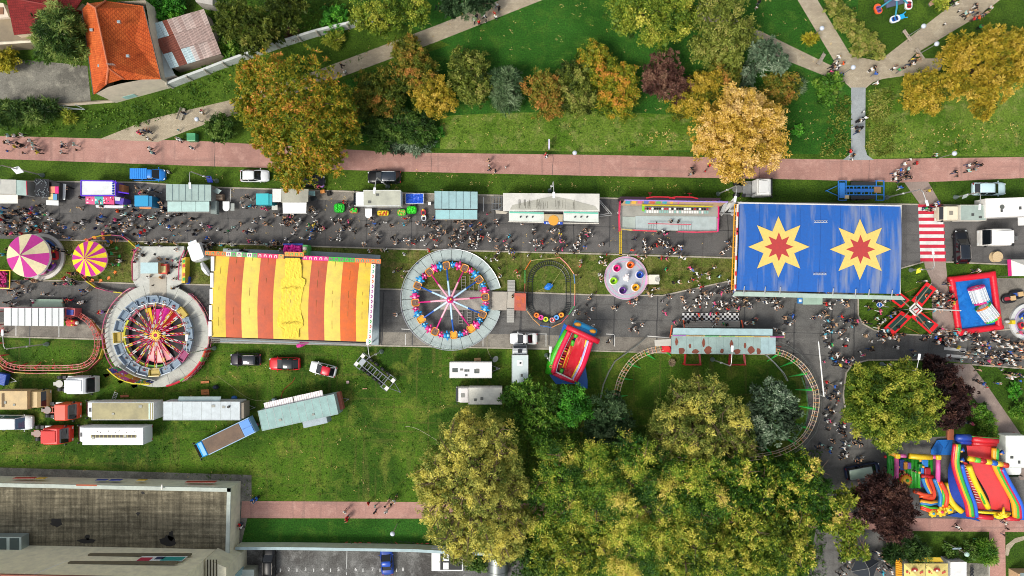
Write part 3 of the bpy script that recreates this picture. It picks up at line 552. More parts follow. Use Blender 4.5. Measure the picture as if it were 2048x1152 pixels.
def car(label,px,py,rot,L=4.3,W=1.8,Hh=1.5,body='c8c8c8:p',roof=None,glass='0e1216:g',style='hatch',group=None,rails=None,z=1.0,name='parked_car',cat='car'):
 c=P(px,py,z);t=T(name,label,cat,0,0,rot,group,loc=(c.x,c.y,0));h=L/2;w=W/2
 hood={'hatch':.30,'suv':.28,'sedan':.30,'wagon':.28,'van':.17}[style];zb=.95 if style!='suv'else 1.05
 if style=='van':zb=1.1
 fr=h-hood*L
 st=[(-h,w*.80,.35,.6,.70),(-h+.10,w*.93,.28,.7,zb-.08),(-h+.4,w*.99,.25,.74,zb),(-h+1,w,.25,.76,zb),(0,w,.25,.76,zb),(fr,w,.25,.76,zb),(fr+(h-fr)*.45,w*.98,.25,.72,zb-.07),(h-.35,w*.94,.25,.64,zb-.17),(h-.10,w*.84,.28,.55,zb-.27),(h,w*.66,.35,.5,zb-.38)]
 mb=MB();mb.loops([section(*s)for s in st]);mb.build('body',body,t,smooth=True)
 rear={'hatch':-h+.22,'suv':-h+.2,'sedan':-h+.72,'wagon':-h+.2,'van':-h+.1}[style]
 rf={'hatch':-h+.75,'suv':-h+.6,'sedan':-h+1.45,'wagon':-h+.6,'van':-h+.2}[style]
 ws=fr+.12;wt=ws-(.85 if style!='van'else .75)
 def cs(x,wb,zt,wtp):return[(x,-wb,zb-.03),(x,-wtp,zt-.05),(x,-wtp*.8,zt),(x,wtp*.8,zt),(x,wtp,zt-.05),(x,wb,zb-.03)]
 mb=MB();mb.loops([cs(rear,w*.84,zb+.03,w*.74),cs(rf,w*.93,Hh-.04,w*.74),cs((rf+wt)/2,w*.95,Hh,w*.78),cs(wt,w*.95,Hh-.03,w*.75),cs(ws,w*.84,zb+.02,w*.78)])
 mb.build('windows',glass,t)
 rc=roof or body;ls=[]
 for x,zz,ww in((rf+.03,Hh-.03,w*.70),(rf+.3,Hh+.015,w*.75),((rf+wt)/2,Hh+.03,w*.77),(wt-.25,Hh+.015,w*.75),(wt-.02,Hh-.02,w*.71)):
  ls.append([(x,-ww,zz-.05),(x,-ww*.85,zz+.012),(x,0,zz+.03),(x,ww*.85,zz+.012),(x,ww,zz-.05)])
 mb=MB();mb.loops(ls);mb.build('roof',rc,t,smooth=True)
 mb=MB()
 for s in(-1,1):
  for x0 in((rf+wt)/2-.05,):mb.box((x0,s*w*.87,(zb+Hh)/2),(.09,.05,Hh-zb+.02),m=0,rx=s*18)
  mb.tube([(ws,s*w*.80,zb),(wt,s*w*.76,Hh)],.035,5);mb.tube([(rear,s*w*.80,zb),(rf,s*w*.74,Hh)],.045,5)
 mb.build('window_pillars',body,t)
 if rails:
  for s in(-1,1):
   mb=MB();mb.tube([(rf+.15,s*w*.72,Hh+.02),(rf+.3,s*w*.72,Hh+.08),(wt-.3,s*w*.72,Hh+.08),(wt-.15,s*w*.72,Hh+.02)],.028,5);mb.build('roof_rail',rails,t)
 for s in(-1,1):
  for x in(h-.85,-h+.8):wheel(t,x,s*(w-.10))
  mb=MB();mb.ball((fr+.05,s*(w+.10),zb+.02),.11,sq=(.7,1,.8));mb.build('mirror',body,t)
  mb=MB();mb.box((h-.20,s*w*.66,zb-.30),(.30,.34,.12),rz=-s*22);mb.build('headlight','dfe6ea:p',t,bevel=.02)
  mb=MB();mb.box((-h+.08,s*w*.74,zb-.15),(.14,.26,.2),rz=s*12);mb.build('tail_light','8a1015:p',t,bevel=.02)
 mb=MB();mb.box((h+.005,0,.48),(.03,.5,.11));mb.build('number_plate','e4e6e8:x',t)
 return t
def pickup(label,px,py,rot):
 t=car(label,px,py,rot,4.9,1.75,1.75,'1f7bd0:p',None,style='van')
 mb=MB();mb.box((-1.0,0,1.82),(2.5,1.55,.06))
 for i in range(9):mb.box((-2.1+i*.28,0,1.87),(.07,1.45,.05))
 mb.build('ribbed_roof','2286dd:p',t);return t
def cab(t,x0,x1,w,z0,z1,col,hatch='1a1d22:g',glass='11161a:g',slope=.6,visor=True,defl=True,deflcol=None):
 """truck cab: front at x1"""
 h=w/2;mb=MB()
 def s(x,wf,zt,zl=z0):return[(x,-h*wf,zl),(x,-h*wf,zt-.25),(x,-h*wf*.9,zt),(x,h*wf*.9,zt),(x,h*wf,zt-.25),(x,h*wf,zl)]
 mb.loops([s(x0,.97,z1-.05),s(x0+.1,1,z1),s(x1-slope-.35,1,z1-.02),s(x1-slope,.97,z1-.3),s(x1-.05,.95,z0+1.15),s(x1,.86,z0+.9)]);mb.build('cab',col,t,bevel=.04)
 mb=MB();zt=z1-.32;mb.quad((x1-slope+.02,-h*.86,zt),(x1-slope+.02,h*.86,zt),(x1-.02,h*.9,z0+1.25),(x1-.02,-h*.9,z0+1.25));mb.quad((x1-slope+.02,-h*.86,zt-.03),(x1-.02,-h*.9,z0+1.22),(x1-.02,h*.9,z0+1.22),(x1-slope+.02,h*.86,zt-.03));mb.build('windscreen',glass,t)
 if hatch:mb=MB();mb.box(((x0+x1)/2-.15,0,z1+.02),(.55,.6,.06));mb.build('roof_hatch',hatch,t,bevel=.02)
 if visor:mb=MB();mb.box((x1-slope+.05,0,z1-.22),(.2,w*.8,.05),ry=15);mb.build('sun_visor','22252a:p',t)
 if defl:
  mb=MB();mb.loops([[(x0+.05,-h*.8,z1-.02),(x0+.05,-h*.75,z1+.5),(x0+.05,h*.75,z1+.5),(x0+.05,h*.8,z1-.02)],[(x1-slope-.5,-h*.7,z1-.02),(x1-slope-.5,-h*.66,z1+.08),(x1-slope-.5,h*.66,z1+.08),(x1-slope-.5,h*.7,z1-.02)]]);mb.build('wind_deflector',deflcol or col,t,bevel=.05)
 for sgn in(-1,1):
  mb=MB();mb.box((x1-.25,sgn*(h+.14),z0+1.5),(.1,.22,.5));mb.tube([(x1-.35,sgn*h*.95,z1-.5),(x1-.25,sgn*(h+.14),z1-.55)],.025,4);mb.build('mirror','1c1e20:x',t)
  mb=MB();mb.box((x1-.02,sgn*h*.72,z0+.3),(.08,.35,.22));mb.build('headlight','e6ecee:p',t)
def twin(t,x,y,r=.5,w=.5):
 return wheel(t,x,y,r,w,'b0b0ac:m')
def tractor(label,px,py,rot,col,hatch='1c3c8c:p',L=6.0,axles=1,roofz=3.4,fift='8a8a86:m',defl=True,rear='3a3a3a:m',cabl=2.3,group=None):
 c=P(px,py,1.0);t=T('truck_tractor',label,'truck',0,0,rot,group,loc=(c.x,c.y,0));h=L/2
 cab(t,h-cabl,h,2.45,.7,roofz,col,hatch,defl=defl)
 mb=MB()
 for s in(-1,1):mb.box((-.6,s*.42,.82),(L-2.0,.12,.26))
 for x in(-h+.35,-h+1.6,0):mb.box((x,0,.82),(.12,.8,.2))
 mb.build('chassis',rear,t)
 mb=MB();mb.cyl((-h+.95,0),.55,1.0,1.1,20);mb.box((-h+.4,0,1.04),(.7,.5,.06));mb.build('fifth_wheel',fift,t)
 mb=MB();mb.box((h-cabl-.75,0,1.06),(1.3,1.7,.06));mb.box((h-cabl-.5,.6,1.2),(.6,.4,.3))
 for s in(-1,1):mb.box((h-cabl-.7,s*.95,.75),(1.1,.45,.5))
 mb.build('fuel_tank','9a9c9c:m',t,bevel=.08)
 mb=MB()
 for s in(-1,1):mb.box((-h+1.75,s*.95,1.0),(.5,.5,.3))
 mb.build('mudguard','2a2c2e:x',t)
 for s in(-1,1):
  wheel(t,h-1.25,s*1.02,.5,.3,'b0b0ac:m');twin(t,-h+.8,s*.9)
 mb=MB();mb.tube([(h-cabl-.25,-.9,1.0),(h-cabl-.25,-.9,3.0)],.07,8);mb.build('exhaust_pipe','8c8c8c:m',t)
 return t
def boxbody(t,x0,x1,w,z0,z1,side,roof,ribs=0,name='body',ribc='7e8688:m',lip=.03,rmat=None,y=0):
 mb=MB();mb.box(((x0+x1)/2,y,(z0+z1)/2),(x1-x0,w,z1-z0));b=mb.build(name,side,t,bevel=.03)
 mb=MB();mb.box(((x0+x1)/2,y,z1+.02),(x1-x0-lip*2,w-lip*2,.04));r=mb.build('roof',roof,t)
 if ribs:
  mb=MB()
  for i in range(1,ribs):x=x0+(x1-x0)*i/ribs;mb.box((x,y,z1+.045),(.05,w-.1,.03))
  mb.build('roof_seams',ribc,r)
 mb=MB();e=.06
 for s in(-1,1):mb.box(((x0+x1)/2,y+s*(w/2-e/2),z1+.05),(x1-x0,e,.05));mb.box(((x0+x1)/2+s*((x1-x0)/2-e/2),y,z1+.052),(e,w-.13,.05))
 mb.build('roof_edge',side,r)
 rq=random.Random(int((x1-x0)*97));mb=MB()
 for k in range(2):mb.box((x0+(x1-x0)*rq.uniform(.15,.85),y+w*rq.uniform(-.3,.3),z1+.07),(rq.uniform(.25,.5),rq.uniform(.25,.45),.08));mb.build('roof_vent','6c6e6a:m',r);mb=MB()
 return b
def axle(t,x,w,r=.42,wd=.3):
 for s in(-1,1):wheel(t,x,s*(w/2-wd/2),r,wd)
def drawbar(t,x0,x1,w=.9,col='8c9092:m',z=.55):
 mb=MB();mb.tube([(x0,-w/2,z),(x1,0,z)],.05,6);mb.tube([(x0,w/2,z),(x1,0,z)],.05,6);mb.cyl((x1,0),.09,z-.35,z+.15,8);mb.build('drawbar',col,t)
def boxtruck(label,px,py,rot,L,W,Hh,cabc,side,roof,cabl=1.9,ribs=0,name='box_truck',hatch='1a1d22:g',z=3,cabz=2.4,glass='11161a:g',group=None,cat='truck'):
 c=P(px,py,z);t=T(name,label,cat,0,0,rot,group,loc=(c.x,c.y,0));h=L/2
 cab(t,h-cabl,h,W*.92,.5,cabz,cabc,hatch,glass,slope=.45,visor=False,defl=False)
 boxbody(t,-h,h-cabl-.06,W,.95,Hh,side,roof,ribs)
 mb=MB();mb.box((-.6,0,.75),(L-1.6,.9,.3));mb.build('chassis','33363a:m',t)
 for x in(h-1.0,-h+1.4):axle(t,x,W*.94)
 for s in(-1,1):mb=MB();mb.box((-h-.01,s*W*.38,1.0),(.06,.25,.14));mb.build('tail_light','a01218:p',t)
 return t
def trailer(label,px,py,rot,L,W,Hh,side,roof,ribs=8,z=3,name='box_trailer',extras=None,bar=True,cat='trailer',group=None,axles=(-1.2,.2)):
 c=P(px,py,z);t=T(name,label,cat,0,0,rot,group,loc=(c.x,c.y,0));h=L/2
 boxbody(t,-h,h,W,.8,Hh,side,roof,ribs)
 for x in axles:axle(t,x,W*.9,.38,.25)
 mb=MB();mb.box((0,0,.7),(L*.95,.8,.16));mb.build('chassis','3c3e42:m',t)
 if bar:drawbar(t,h,h+1.1)
 return t
GC='cars parked on the grass strip and field'
car('white hatchback parked left of the largest orange tree',508,351,0,4.3,1.8,1.5,'dfe3e5:p',style='suv',group=GC)
car('black car with long glass roof beside the lamp post and white box van',768,353.5,180,5.0,1.95,1.6,'14161a:p','1b2733:g',style='wagon',rails='b8bcc0:m',group=GC)
car('dark car hidden below the orange tree branches',620,362,0,4.2,1.8,1.5,'1a1c28:p',style='hatch',group=GC)
car('pale blue estate car near the two white caravans',1981,377,0,5.0,1.95,1.55,'b8d2d8:p','c0dbe2:p',style='wagon',group=GC,rails='c8cccc:m')
car('dark plum car, leftmost of three parked below the striped hall',490,719.5,180,4.6,1.85,1.55,'2c2732:p','20242c:g',style='wagon',rails='a8a0a0:m',group=GC)
car('bright red car with black glass roof',568,728,180,4.6,1.9,1.5,'c8202a:p','15181c:g',style='hatch',group=GC)
car('small white car with a red roof',645,739,166,4.0,1.75,1.5,'e2e4e6:p','c81c34:p',style='hatch',group=GC)
car('white saloon parked on the road below the train ride',1047.5,677.5,180,4.1,1.75,1.45,'e0e2e2:p',style='sedan')
car('black car parked across the road beside the red striped crossing',1925,494,92,5.0,2.1,1.65,'0e1118:p','141c26:g',style='suv',rails='b0a8a0:m')
car('blue car in the walled yard, parked on the numbered bays',773,1122,94,4.3,1.85,1.5,'17409a:p','1d4db4:p',style='sedan')
car('black car in the walled yard beside the tall building',537,1125,90,4.8,1.9,1.6,'0e0f12:p',style='suv',rails='c0b8b0:m')
car('dark blue car with pale glass roof beside the dark purple tree',1727,943,10,5.2,2.0,1.6,'1c2a4a:p','a4b8a8:p',style='van',rails='a8b0b8:m')
pickup('bright blue van with ribbed roof on the grass strip',296,349,0)
tractor('white truck tractor with black rear wheels below the golden tree',1502,378,0,'e2e4e2:p',None,5.7,roofz=3.3,rear='aaa8a4:m',cabl=2.7)
tractor('white truck tractor with a blue roof hatch on the field',152,767.5,0,'dfe3e6:p','1f3f90:p',6.8,roofz=3.3,cabl=3.4)
tractor('orange red truck tractor, upper of the two red ones',122,820,0,'dd5238:p',None,5.9,roofz=3.2,fift='6a6260:m',cabl=2.5,rear='b4452f:p',defl=False)
tractor('bright red truck tractor with a small roof vent, lower one',104,867,0,'d93a34:p','8a5a50:p',6.2,roofz=3.2,fift='6a5c58:m',cabl=3.0,rear='b4452f:p')
tractor('white truck tractor beside the black car on the road',1996,476,180,'e6e4de:p','3a3a3a:g',6.0,roofz=3.2,cabl=3.5,rear='4a4a48:m')
t=boxtruck('white lorry with beige tarpaulin roof parked behind the orange red tractor',237,821,180,11.0,2.55,3.6,'e2e4e6:p','d8dcda:d','a8a07a:s',1.9)
lettering('lettering','ICRCC',.45,(-2.8,1.285,2.2),'c8c8c8:x',t,rx=90,rz=180)
mb=MB();mb.box((-5.2,0,3.66),(.12,2.3,.05));mb.box((-4.85,0,3.66),(.12,2.3,.05));mb.build('tail_lift','9fb8b2:m',t)
mb=MB();mb.box((5.8,0,0),(.01,.01,.01))
t=boxtruck('white lorry with long roof windows behind the bright red tractor',218,871,180,10.6,2.5,3.5,'e6e8ea:p','dfe2e6:p','e6e8e6:p',1.7)
mb=MB();mb.box((-1.0,.0,3.58),(6.6,.38,.05));pn=mb.build('roof_window','5a5544:d',t)
mb=MB()
for i in range(12):mb.box((-4.2+i*.58,0,3.615),(.07,.36,.03))
mb.build('window_bars','b0a868:x',pn)
mb=MB()
for i in range(7):mb.box((-4.0+i*.9+(i%3)*.2,-.75+(i%2)*.2,3.565),(.22,.07,.03),rz=i*25)
mb.build('peeling_patches','5a4a44:d',t)
t=trailer('pale grey showman caravan with an awning on its upper side',405,821,0,11.2,2.7,3.3,'c8ccce:d','c2ccd0:d',8)
mb=MB();mb.slab([(-3.6,1.3,3.1),(2.6,1.3,3.1),(2.6,2.0,2.7),(-3.6,2.0,2.7)],.06);mb.build('awning','a8bcbc:d',t)
mb=MB();mb.box((5.85,0,2.0),(.5,2.3,2.2));mb.build('end_porch','8e8476:d',t,bevel=.04)
mb=MB();mb.cyl((4.0,.6),.18,3.3,3.6,10);mb.build('roof_vent','20221f:x',t)
t=trailer('sea green ribbed showman caravan with side extensions, parked askew',598,824,12.5,11.4,3.0,3.4,'a0b4b2:d','8fb0ac:d',10)
mb=MB()
for i in range(2):mb.box((-2.6+i*4.45,1.95,3.0),(4.3,.9,.10))
ex=mb.build('white_canopy','e4dede:p',t)
mb=MB()
for i in range(26):mb.box((-4.6+i*.34,1.95,3.07),(.05,.86,.04))
mb.build('canopy_ribs','c4b8b8:p',ex)
mb=MB();mb.box((2.0,-1.95,2.0),(3.6,1.0,2.3));mb.build('side_extension','a2b0b8:d',t,bevel=.03)
mb=MB();mb.box((5.95,.2,1.6),(.5,2.6,1.0));mb.build('end_platform','a05a48:d',t)
c=P(450,876,2.5);t=T('flatbed_truck','bright blue truck with brown tarpaulin load, parked diagonally','truck',0,0,206,loc=(c.x,c.y,0))
cab(t,3.35,4.95,2.35,.6,2.5,'2494dc:p',None,visor=False,defl=False)
mb=MB();mb.box((-.6,0,1.7),(7.7,2.45,1.6));mb.build('cargo_body','7fa6c8:p',t,bevel=.03)
mb=MB();mb.box((.25,0,2.53),(5.9,2.2,.08));mb.build('tarpaulin','75604f:s',t)
mb=MB();mb.box((-3.6,.55,2.56),(1.5,1.05,.12));mb.box((-3.6,-.55,2.56),(1.5,1.05,.12));mb.build('rear_cover','2b7fd6:p',t,bevel=.03)
for x in(3.6,-2.2,-3.1):axle(t,x,2.3)
t=boxtruck('tan army style truck at the left edge of the field',36,800,0,6.6,2.7,3.2,'c4aa78:p','c6ac7e:d','c9b084:d',1.7,hatch=None,cabz=2.6)
mb=MB();mb.box((-2.0,0,3.27),(.35,2.0,.06));mb.build('roof_slot','6c5638:d',t)
car('white camper van with a blue stripe at the left edge',22,845.5,0,6.2,2.2,2.1,'dfe6ec:p','e4eaf0:p','3c5a78:g','van',name='camper_van',cat='van')
t=boxtruck('white box van parked at the kerb behind the lamp post',752,396,180,7.2,2.3,3.0,'e2e4e4:p','d9dcda:p','b4b6a6:s',1.7,name='box_van',hatch=None,cat='van')
t=boxtruck('white and beige motorhome next to the big caravan on the upper road',1932,425,180,6.3,2.3,2.7,'d8d0b8:p','ccc8bc:d','9aaaa2:d',2.4,name='motorhome',cat='motorhome',hatch='8a8478:x')
t=trailer('large white caravan with a round roof vent by the upper road',2016,415,182,6.8,2.8,3.1,'e2dfda:p','eceae6:p',0,name='caravan',cat='caravan')
mb=MB();mb.cyl((1.0,-.1),.32,3.1,3.25,16);mb.build('roof_vent','5a5e58:x',t)
mb=MB();mb.box((-2.5,2.1,3.0),(2.2,1.2,.1));mb.build('awning','dedbd6:p',t)
t=trailer('white caravan with three roof hatches beside a wooden step',941,741,0,6.2,2.3,2.6,'e0dedc:p','e4e3e2:p',0,name='caravan',cat='caravan',axles=(-.3,))
for x,y,a,b in((-2.3,.0,.8,.6),(-.75,-.05,.35,.35),(-.35,-.05,.3,.35),(-.65,-.75,.35,.3),(.9,-.15,.75,.6)):
 mb=MB();mb.box((x,y,2.66),(a,b,.08));mb.build('roof_hatch','4c5450:g',t,bevel=.02)
mb=MB()
for y in(-.7,0,.7):mb.box((2.95,y,2.35),(.3,.55,.35),ry=45)
mb.build('front_window','30383a:g',t)
mb=MB();mb.ball((3.8,.1,.75),.2);mb.build('gas_bottle','8a8c8c:m',t)
t=boxtruck('white motorhome half under the dark green tree',957,792,180,6.9,2.45,2.95,'dcd8d6:p','d4d1ca:d','cccbc0:d',1.9,name='motorhome',cat='motorhome',hatch='8a8a84:g')
mb=MB();mb.box((1.35,0,2.42),(.35,1.4,.06));mb.build('roof_window','2a2e30:g',t)
t=boxtruck('white bus style camper parked upright under the tree',1040,730,90,5.6,2.4,2.9,'d2d6d6:p','c6cccc:p','c2d0d0:p',1.3,name='camper_bus',cat='camper')
mb=MB();mb.box((.3,0,2.98),(.8,.8,.08));mb.cyl((.3,-.05),.15,3.0,3.12,12,m=1);mb.build('roof_hatch',['e8ecea:p','101214:x'],t)
t=boxtruck('white van with dark windscreen right of the rainbow slide',2032,915,270,6.4,3.0,2.9,'dfe3df:p','dde2dc:p','e8ebe4:p',1.6,name='delivery_van',cat='van',hatch=None)
c=P(894,1122,2);t=T('open_trailer','white framed trailer with a dark open bed in the walled yard','trailer',0,0,0,loc=(c.x,c.y,0))
mb=MB();mb.box((0,0,1.0),(4.7,3.4,1.0));mb.build('body','d8dad8:p',t,bevel=.03)
mb=MB();mb.box((.55,0,1.52),(3.2,3.0,.06));mb.build('bed','2b2d2c:d',t)
mb=MB();mb.box((-.2,.6,1.58),(.9,1.5,.08));mb.box((-.2,-.9,1.58),(.8,1.0,.08));mb.build('panel','dcdedc:p',t)
axle(t,.2,3.3,.35)
c=P(995,1130,1.5);t=T('storage_tank','grey corrugated round topped tank in the yard corner','tank',0,0,90,loc=(c.x,c.y,0))
mb=MB();ls=[[(x,1.6*math.cos(a),.3+1.7*math.sin(a))for a in[R(180*i/14)for i in range(15)]]for x in[-1.9+.3*i for i in range(14)]]
mb.loops(ls,closed=True);mb.build('shell','7f8482:m',t,smooth=True)
mb=MB()
for x in(-1.2,0,1.2):mb.loops([[(x+dx,1.64*math.cos(a),.3+1.74*math.sin(a))for a in[R(180*i/14)for i in range(15)]]for dx in(-.04,.04)])
mb.build('hoop','6a6f6c:m',t)
def frame_trailer(label,px,py,rot,L,W,col,wheels,pads=None,group=None):
 c=P(px,py,1);t=T('frame_trailer',label,'trailer',0,0,rot,loc=(c.x,c.y,0));h=L/2;w=W/2;mb=MB()
 for y in(-.5,.5):mb.box((0,y*W*.45,1.0),(L,.12,.2))
 for y in(-w,w):mb.box((h-.7,y,1.0),(1.2,.1,.14));mb.box((-h+.7,y,1.0),(1.2,.1,.14))
 for i in range(7):mb.box((-h+.06+(L-.12)*i/6,0,1.02),(.12,W if i in(0,6,1,5)else W*.45,.14))
 mb.build('frame',col,t)
 mb=MB()
 for i in range(4):mb.box((-1.6+i*1.1,0,.95),(.07,W*.4,.1));mb.tube([(-1.6+i*1.1,0,.95),(-1.1+i*1.1,W*.2,.95)],.03,4)
 mb.build('cross_braces',col,t)
 for x in wheels:axle(t,x,W*.95,.45,.3)
 drawbar(t,h,h+1.6,W*.5,col,.8)
 if pads:
  for x,y,a,b,cc in pads:mb=MB();mb.box((x,y,1.15),(a,b,.08));mb.build('deck_panel',cc,t,bevel=.02)
 return t
frame_trailer('bright blue open framed trailer on the grass strip',1722,381,180,6.9,2.9,'2472c4:p',(-.9,0,.9),[(2.9,0,.8,2.3,'2a72c0:p'),(-.2,1.05,3.6,.5,'20242a:x'),(-.2,-1.05,3.6,.5,'20242a:x'),(.3,0,4.2,.5,'1c5aa4:p'),(-2.4,-.1,1.0,.9,'8a6a4c:w'),(2.2,1.0,.7,.5,'cbb68c:w')])
frame_trailer('dark grey skeletal trailer with many wheels, parked diagonally',750,744,321,6.4,2.3,'62666e:m',(-1.6,-.6,.6,1.6),[(-2.9,.75,.55,.6,'d6d4d0:p'),(-2.9,-.75,.55,.6,'d6d4d0:p'),(2.9,.75,.55,.6,'d6d4d0:p'),(2.9,-.75,.55,.6,'d6d4d0:p'),(-2.4,0,.8,1.0,'8a9298:m')])
c=P(0,757,1);t=T('small_trailer','dark blue covered trailer cut by the left edge','trailer',0,0,-12,loc=(c.x,c.y,0))
mb=MB();mb.box((0,0,.9),(2.2,1.7,.9));mb.build('body','1c48a0:i',t,bevel=.1);axle(t,0,1.7,.3,.2);drawbar(t,1.1,2.2,.9)
c=P(829,397,1);t=T('small_trailer','open white framed trailer full of blue tarpaulin by the kerb','trailer',0,0,0,loc=(c.x,c.y,0))
mb=MB();
for s in(-1,1):mb.box((0,s*.75,.7),(2.7,.05,.5));mb.box((s*1.33,0,.7),(.05,1.5,.5))
mb.build('body','d8dcdc:p',t)
mb=MB();rr=random.Random(5);g=[[(-1.3+2.6*i/12,-.72+1.44*j/7,.85+.18*rr.random())for j in range(8)]for i in range(13)]
mb.loops(g,cap=False,closed=False);mb.build('tarpaulin','1c55c8:i',t);axle(t,0,1.9,.3,.2);drawbar(t,-1.35,-2.3,.7)
GL='tall curved street lamps along the road'
def lamp(label,base,top,lum,z=8.6,sign=None,group=GL):
 b=P(*base);t=T('street_lamp',label,'street lamp',*base,group=group);tp=Vector((0,0,z))
 mb=MB();mb.tube([(0,0,.1),(0,0,z*.5),(0,0,z-.3)],[.11,.09,.07],8);mb.build('pole','c9cac6:m',t)
 mb=MB();mb.lathe((0,0),[(.34,0),(.36,.15),(.24,.5),(.13,.9),(.12,1.0)],12);mb.build('base','9fb0b4:m',t)
 e=P(lum[0],lum[1],z+.35)-b;e.z=z+.35;d=Vector((e.x,e.y,0));n=d.normalized()
 mb=MB();mb.tube([(0,0,z-.35),(n.x*.12,n.y*.12,z+.05),(n.x*.5,n.y*.5,z+.28),tuple(e-n*.3)],[.06,.06,.055,.05],8);mb.build('arm','c9cac6:m',t)
 mb=MB();a=math.degrees(math.atan2(n.y,n.x));mb.box(tuple(e),(.85,.34,.14),rz=a);mb.build('luminaire','e6e8ea:p',t,bevel=.05)
 mb=MB();mb.box((0,0,z*.52),(.34,.2,.3));mb.build('camera_box','d0d2d2:p',t,bevel=.03)
 return t
def sign_on(t,z,w,h,back,front,shape=None,facing=20,tilt=0):
 mb=MB();mb.box((0,0,0),(w,.04,h));o=mb.build('sign',back,t,loc=(0,-.14,z));o.rotation_euler=(R(-tilt),0,R(facing));
 return o
l1=lamp('curved street lamp with a square sign at the upper left edge',(86,350.6),(4,330),(-2,362))
s=sign_on(l1,5.3,1.1,1.1,'dfe3e3:p',None,facing=15,tilt=42)
mb=MB();mb.ring((0,0),.16,.24,0,.01,16);mb.box((.1,-.25,0),(.35,.05,.01),rz=30);o=mb.build('emblem','7c8a88:x',s,loc=(0,.03,0));o.rotation_euler=(R(-90),0,0)
l2=lamp('curved street lamp with a blue disabled parking sign',(434,362),(378,342),(380,371))
s=sign_on(l2,2.6,.8,1.1,'1e2f86:p',None,facing=0,tilt=50)
mb=MB();mb.ring((0,-.08),.13,.19,.03,.04,16,100,400);mb.box((0,.1,.035),(.06,.35,.01));mb.ball((0,.33,.035),.06,n=8);o=mb.build('wheelchair_symbol','e8ecf2:x',s,loc=(0,0,0));o.rotation_euler=(R(-90),0,0);o.location=(0,.0,0)
lamp('curved street lamp beside the black car with glass roof',(776,373),(752,354),(749,381))
lamp('curved street lamp over the long white shooting gallery',(1100,381),(1107,363),(1107.6,390))
lamp('curved street lamp beside the white tractor under the golden tree',(1436,388),(1471,372),(1470.5,398))
lamp('curved street lamp by the path near the blue framed trailer',(1773,395),(1845,379),(1854,406))
l7=lamp('short curved street lamp reaching over the motorhome',(1910,394.5),(1958,385),(1959.5,414),5.4)
s=sign_on(l7,2.3,.8,.8,'aab4b2:p',None,tilt=40)
l8=lamp('short curved street lamp with a yellow crossing sign',(1821,540),(1868,537),(1866,503),5.6)
s=sign_on(l8,2.1,.75,.95,'e8e83a:p',None,tilt=50)
mb=MB();mb.box((0,0,0),(.5,.6,.012));o=mb.build('blue_panel','1d6fb0:p',s,loc=(0,.027,0));o.rotation_euler=(R(-90),0,0)
mb=MB();mb.add([(-.2,-.22,0),(.2,-.22,0),(0,.2,0)],[(0,1,2)]);mb.box((0,.0,.01),(.05,.22,.01),rz=15,m=1);o2=mb.build('walker_symbol',['f0f0f0:x','202020:x'],s,loc=(0,.036,0));o2.rotation_euler=(R(-90),0,0)
lamp('curved street lamp over the small coaster oval at the left',(95,688),(5,690),(5,665))
lamp('curved street lamp leaning over the spinning ride',(429,696),(374,703),(373.5,675))
lamp('curved street lamp beside the dark skeletal trailer',(763,703),(740,711),(735,684))
lamp('curved street lamp between the bus camper and the red slide',(1093,710.5),(1098,722),(1100.8,699))
lamp('curved street lamp over the rusty coaster station roof',(1424.6,719),(1464.6,728),(1464.6,697))
l=lamp('curved street lamp with a round red sign by the round yellow green tree',(1763,728),(1835.5,742),(1838.4,713.5))
mb=MB();mb.cyl((0,0),.4,0,.03,20);mb.cyl((0,0),.3,.03,.04,20,m=1);o=mb.build('round_sign',['c83040:p','e8e6e6:p'],l,loc=(0,.15,2.2));o.rotation_euler=(R(-70),0,0)
t=T('white_mast','tall straight white mast between trampoline ride and water pool','mast',1838,617)
mb=MB();mb.tube([(0,0,0),(0,0,9.6)],[.14,.07],8);mb.build('pole','e2e2de:p',t);mb=MB();mb.box((0,0,4.0),(.3,.3,.4));mb.build('junction_box','d0d4d0:p',t)
t=T('white_boom','long thin white boom pole lying over the coaster curve','pole',1632,787)
e=t.L(1637,683,3.2);mb=MB();mb.tube([(0,0,2.6),tuple(e)],[.11,.08],8);mb.build('boom','e2e2de:p',t);mb=MB();mb.tube([(0,0,0),(0,0,2.7)],.1,8);mb.build('post','c8c8c4:p',t)
def globe(label,base,z=4.0,off=(0,0)):
 t=T('park_lamp',label,'park lamp',*base,group='globe park lamps');mb=MB();mb.tube([(0,0,0),(0,0,z)],[.07,.05],8);mb.build('pole','aeb4b4:m',t)
 mb=MB();mb.lathe((0,0),[(.05,z),(.30,z+.12),(.36,z+.3),(.28,z+.5),(.05,z+.58)],14);mb.build('globe','c4ccd8:p',t,smooth=True)
globe('globe park lamp beside the tan path at the upper right',(1813,74));globe('globe park lamp nearer the golden tree, above the people',(1838,108));globe('globe park lamp beside the red path on the right lawn',(1872,318))
globe('globe park lamp on the grass below the lower red path',(795,1047));globe('globe park lamp on the lawn edge of the middle red path',(1148,309),1.0);globe('globe park lamp at the junction near the dark green shrub',(1678,153))
globe('globe park lamp left of the round clipped bush',(404,244),1.4);globe('globe park lamp beside the paving near the small yellow shrub',(1630,68),2.0)
t=T('pole_lamp','slim double pole lamp with a grey sign at the lower right','pole lamp',1888,1082)
mb=MB();mb.tube([(0,0,0),(0,0,5)],[.08,.05],8);mb.build('pole','b8bcb8:m',t);mb=MB();mb.lathe((0,0),[(.05,5),(.34,5.1),(.3,5.3),(.05,5.4)],12);mb.build('lamp_head','a8c4b8:p',t)
mb=MB();mb.box((0,0,3.0),(1.1,.1,.5),rx=-35);mb.build('sign','9fb4c0:p',t)
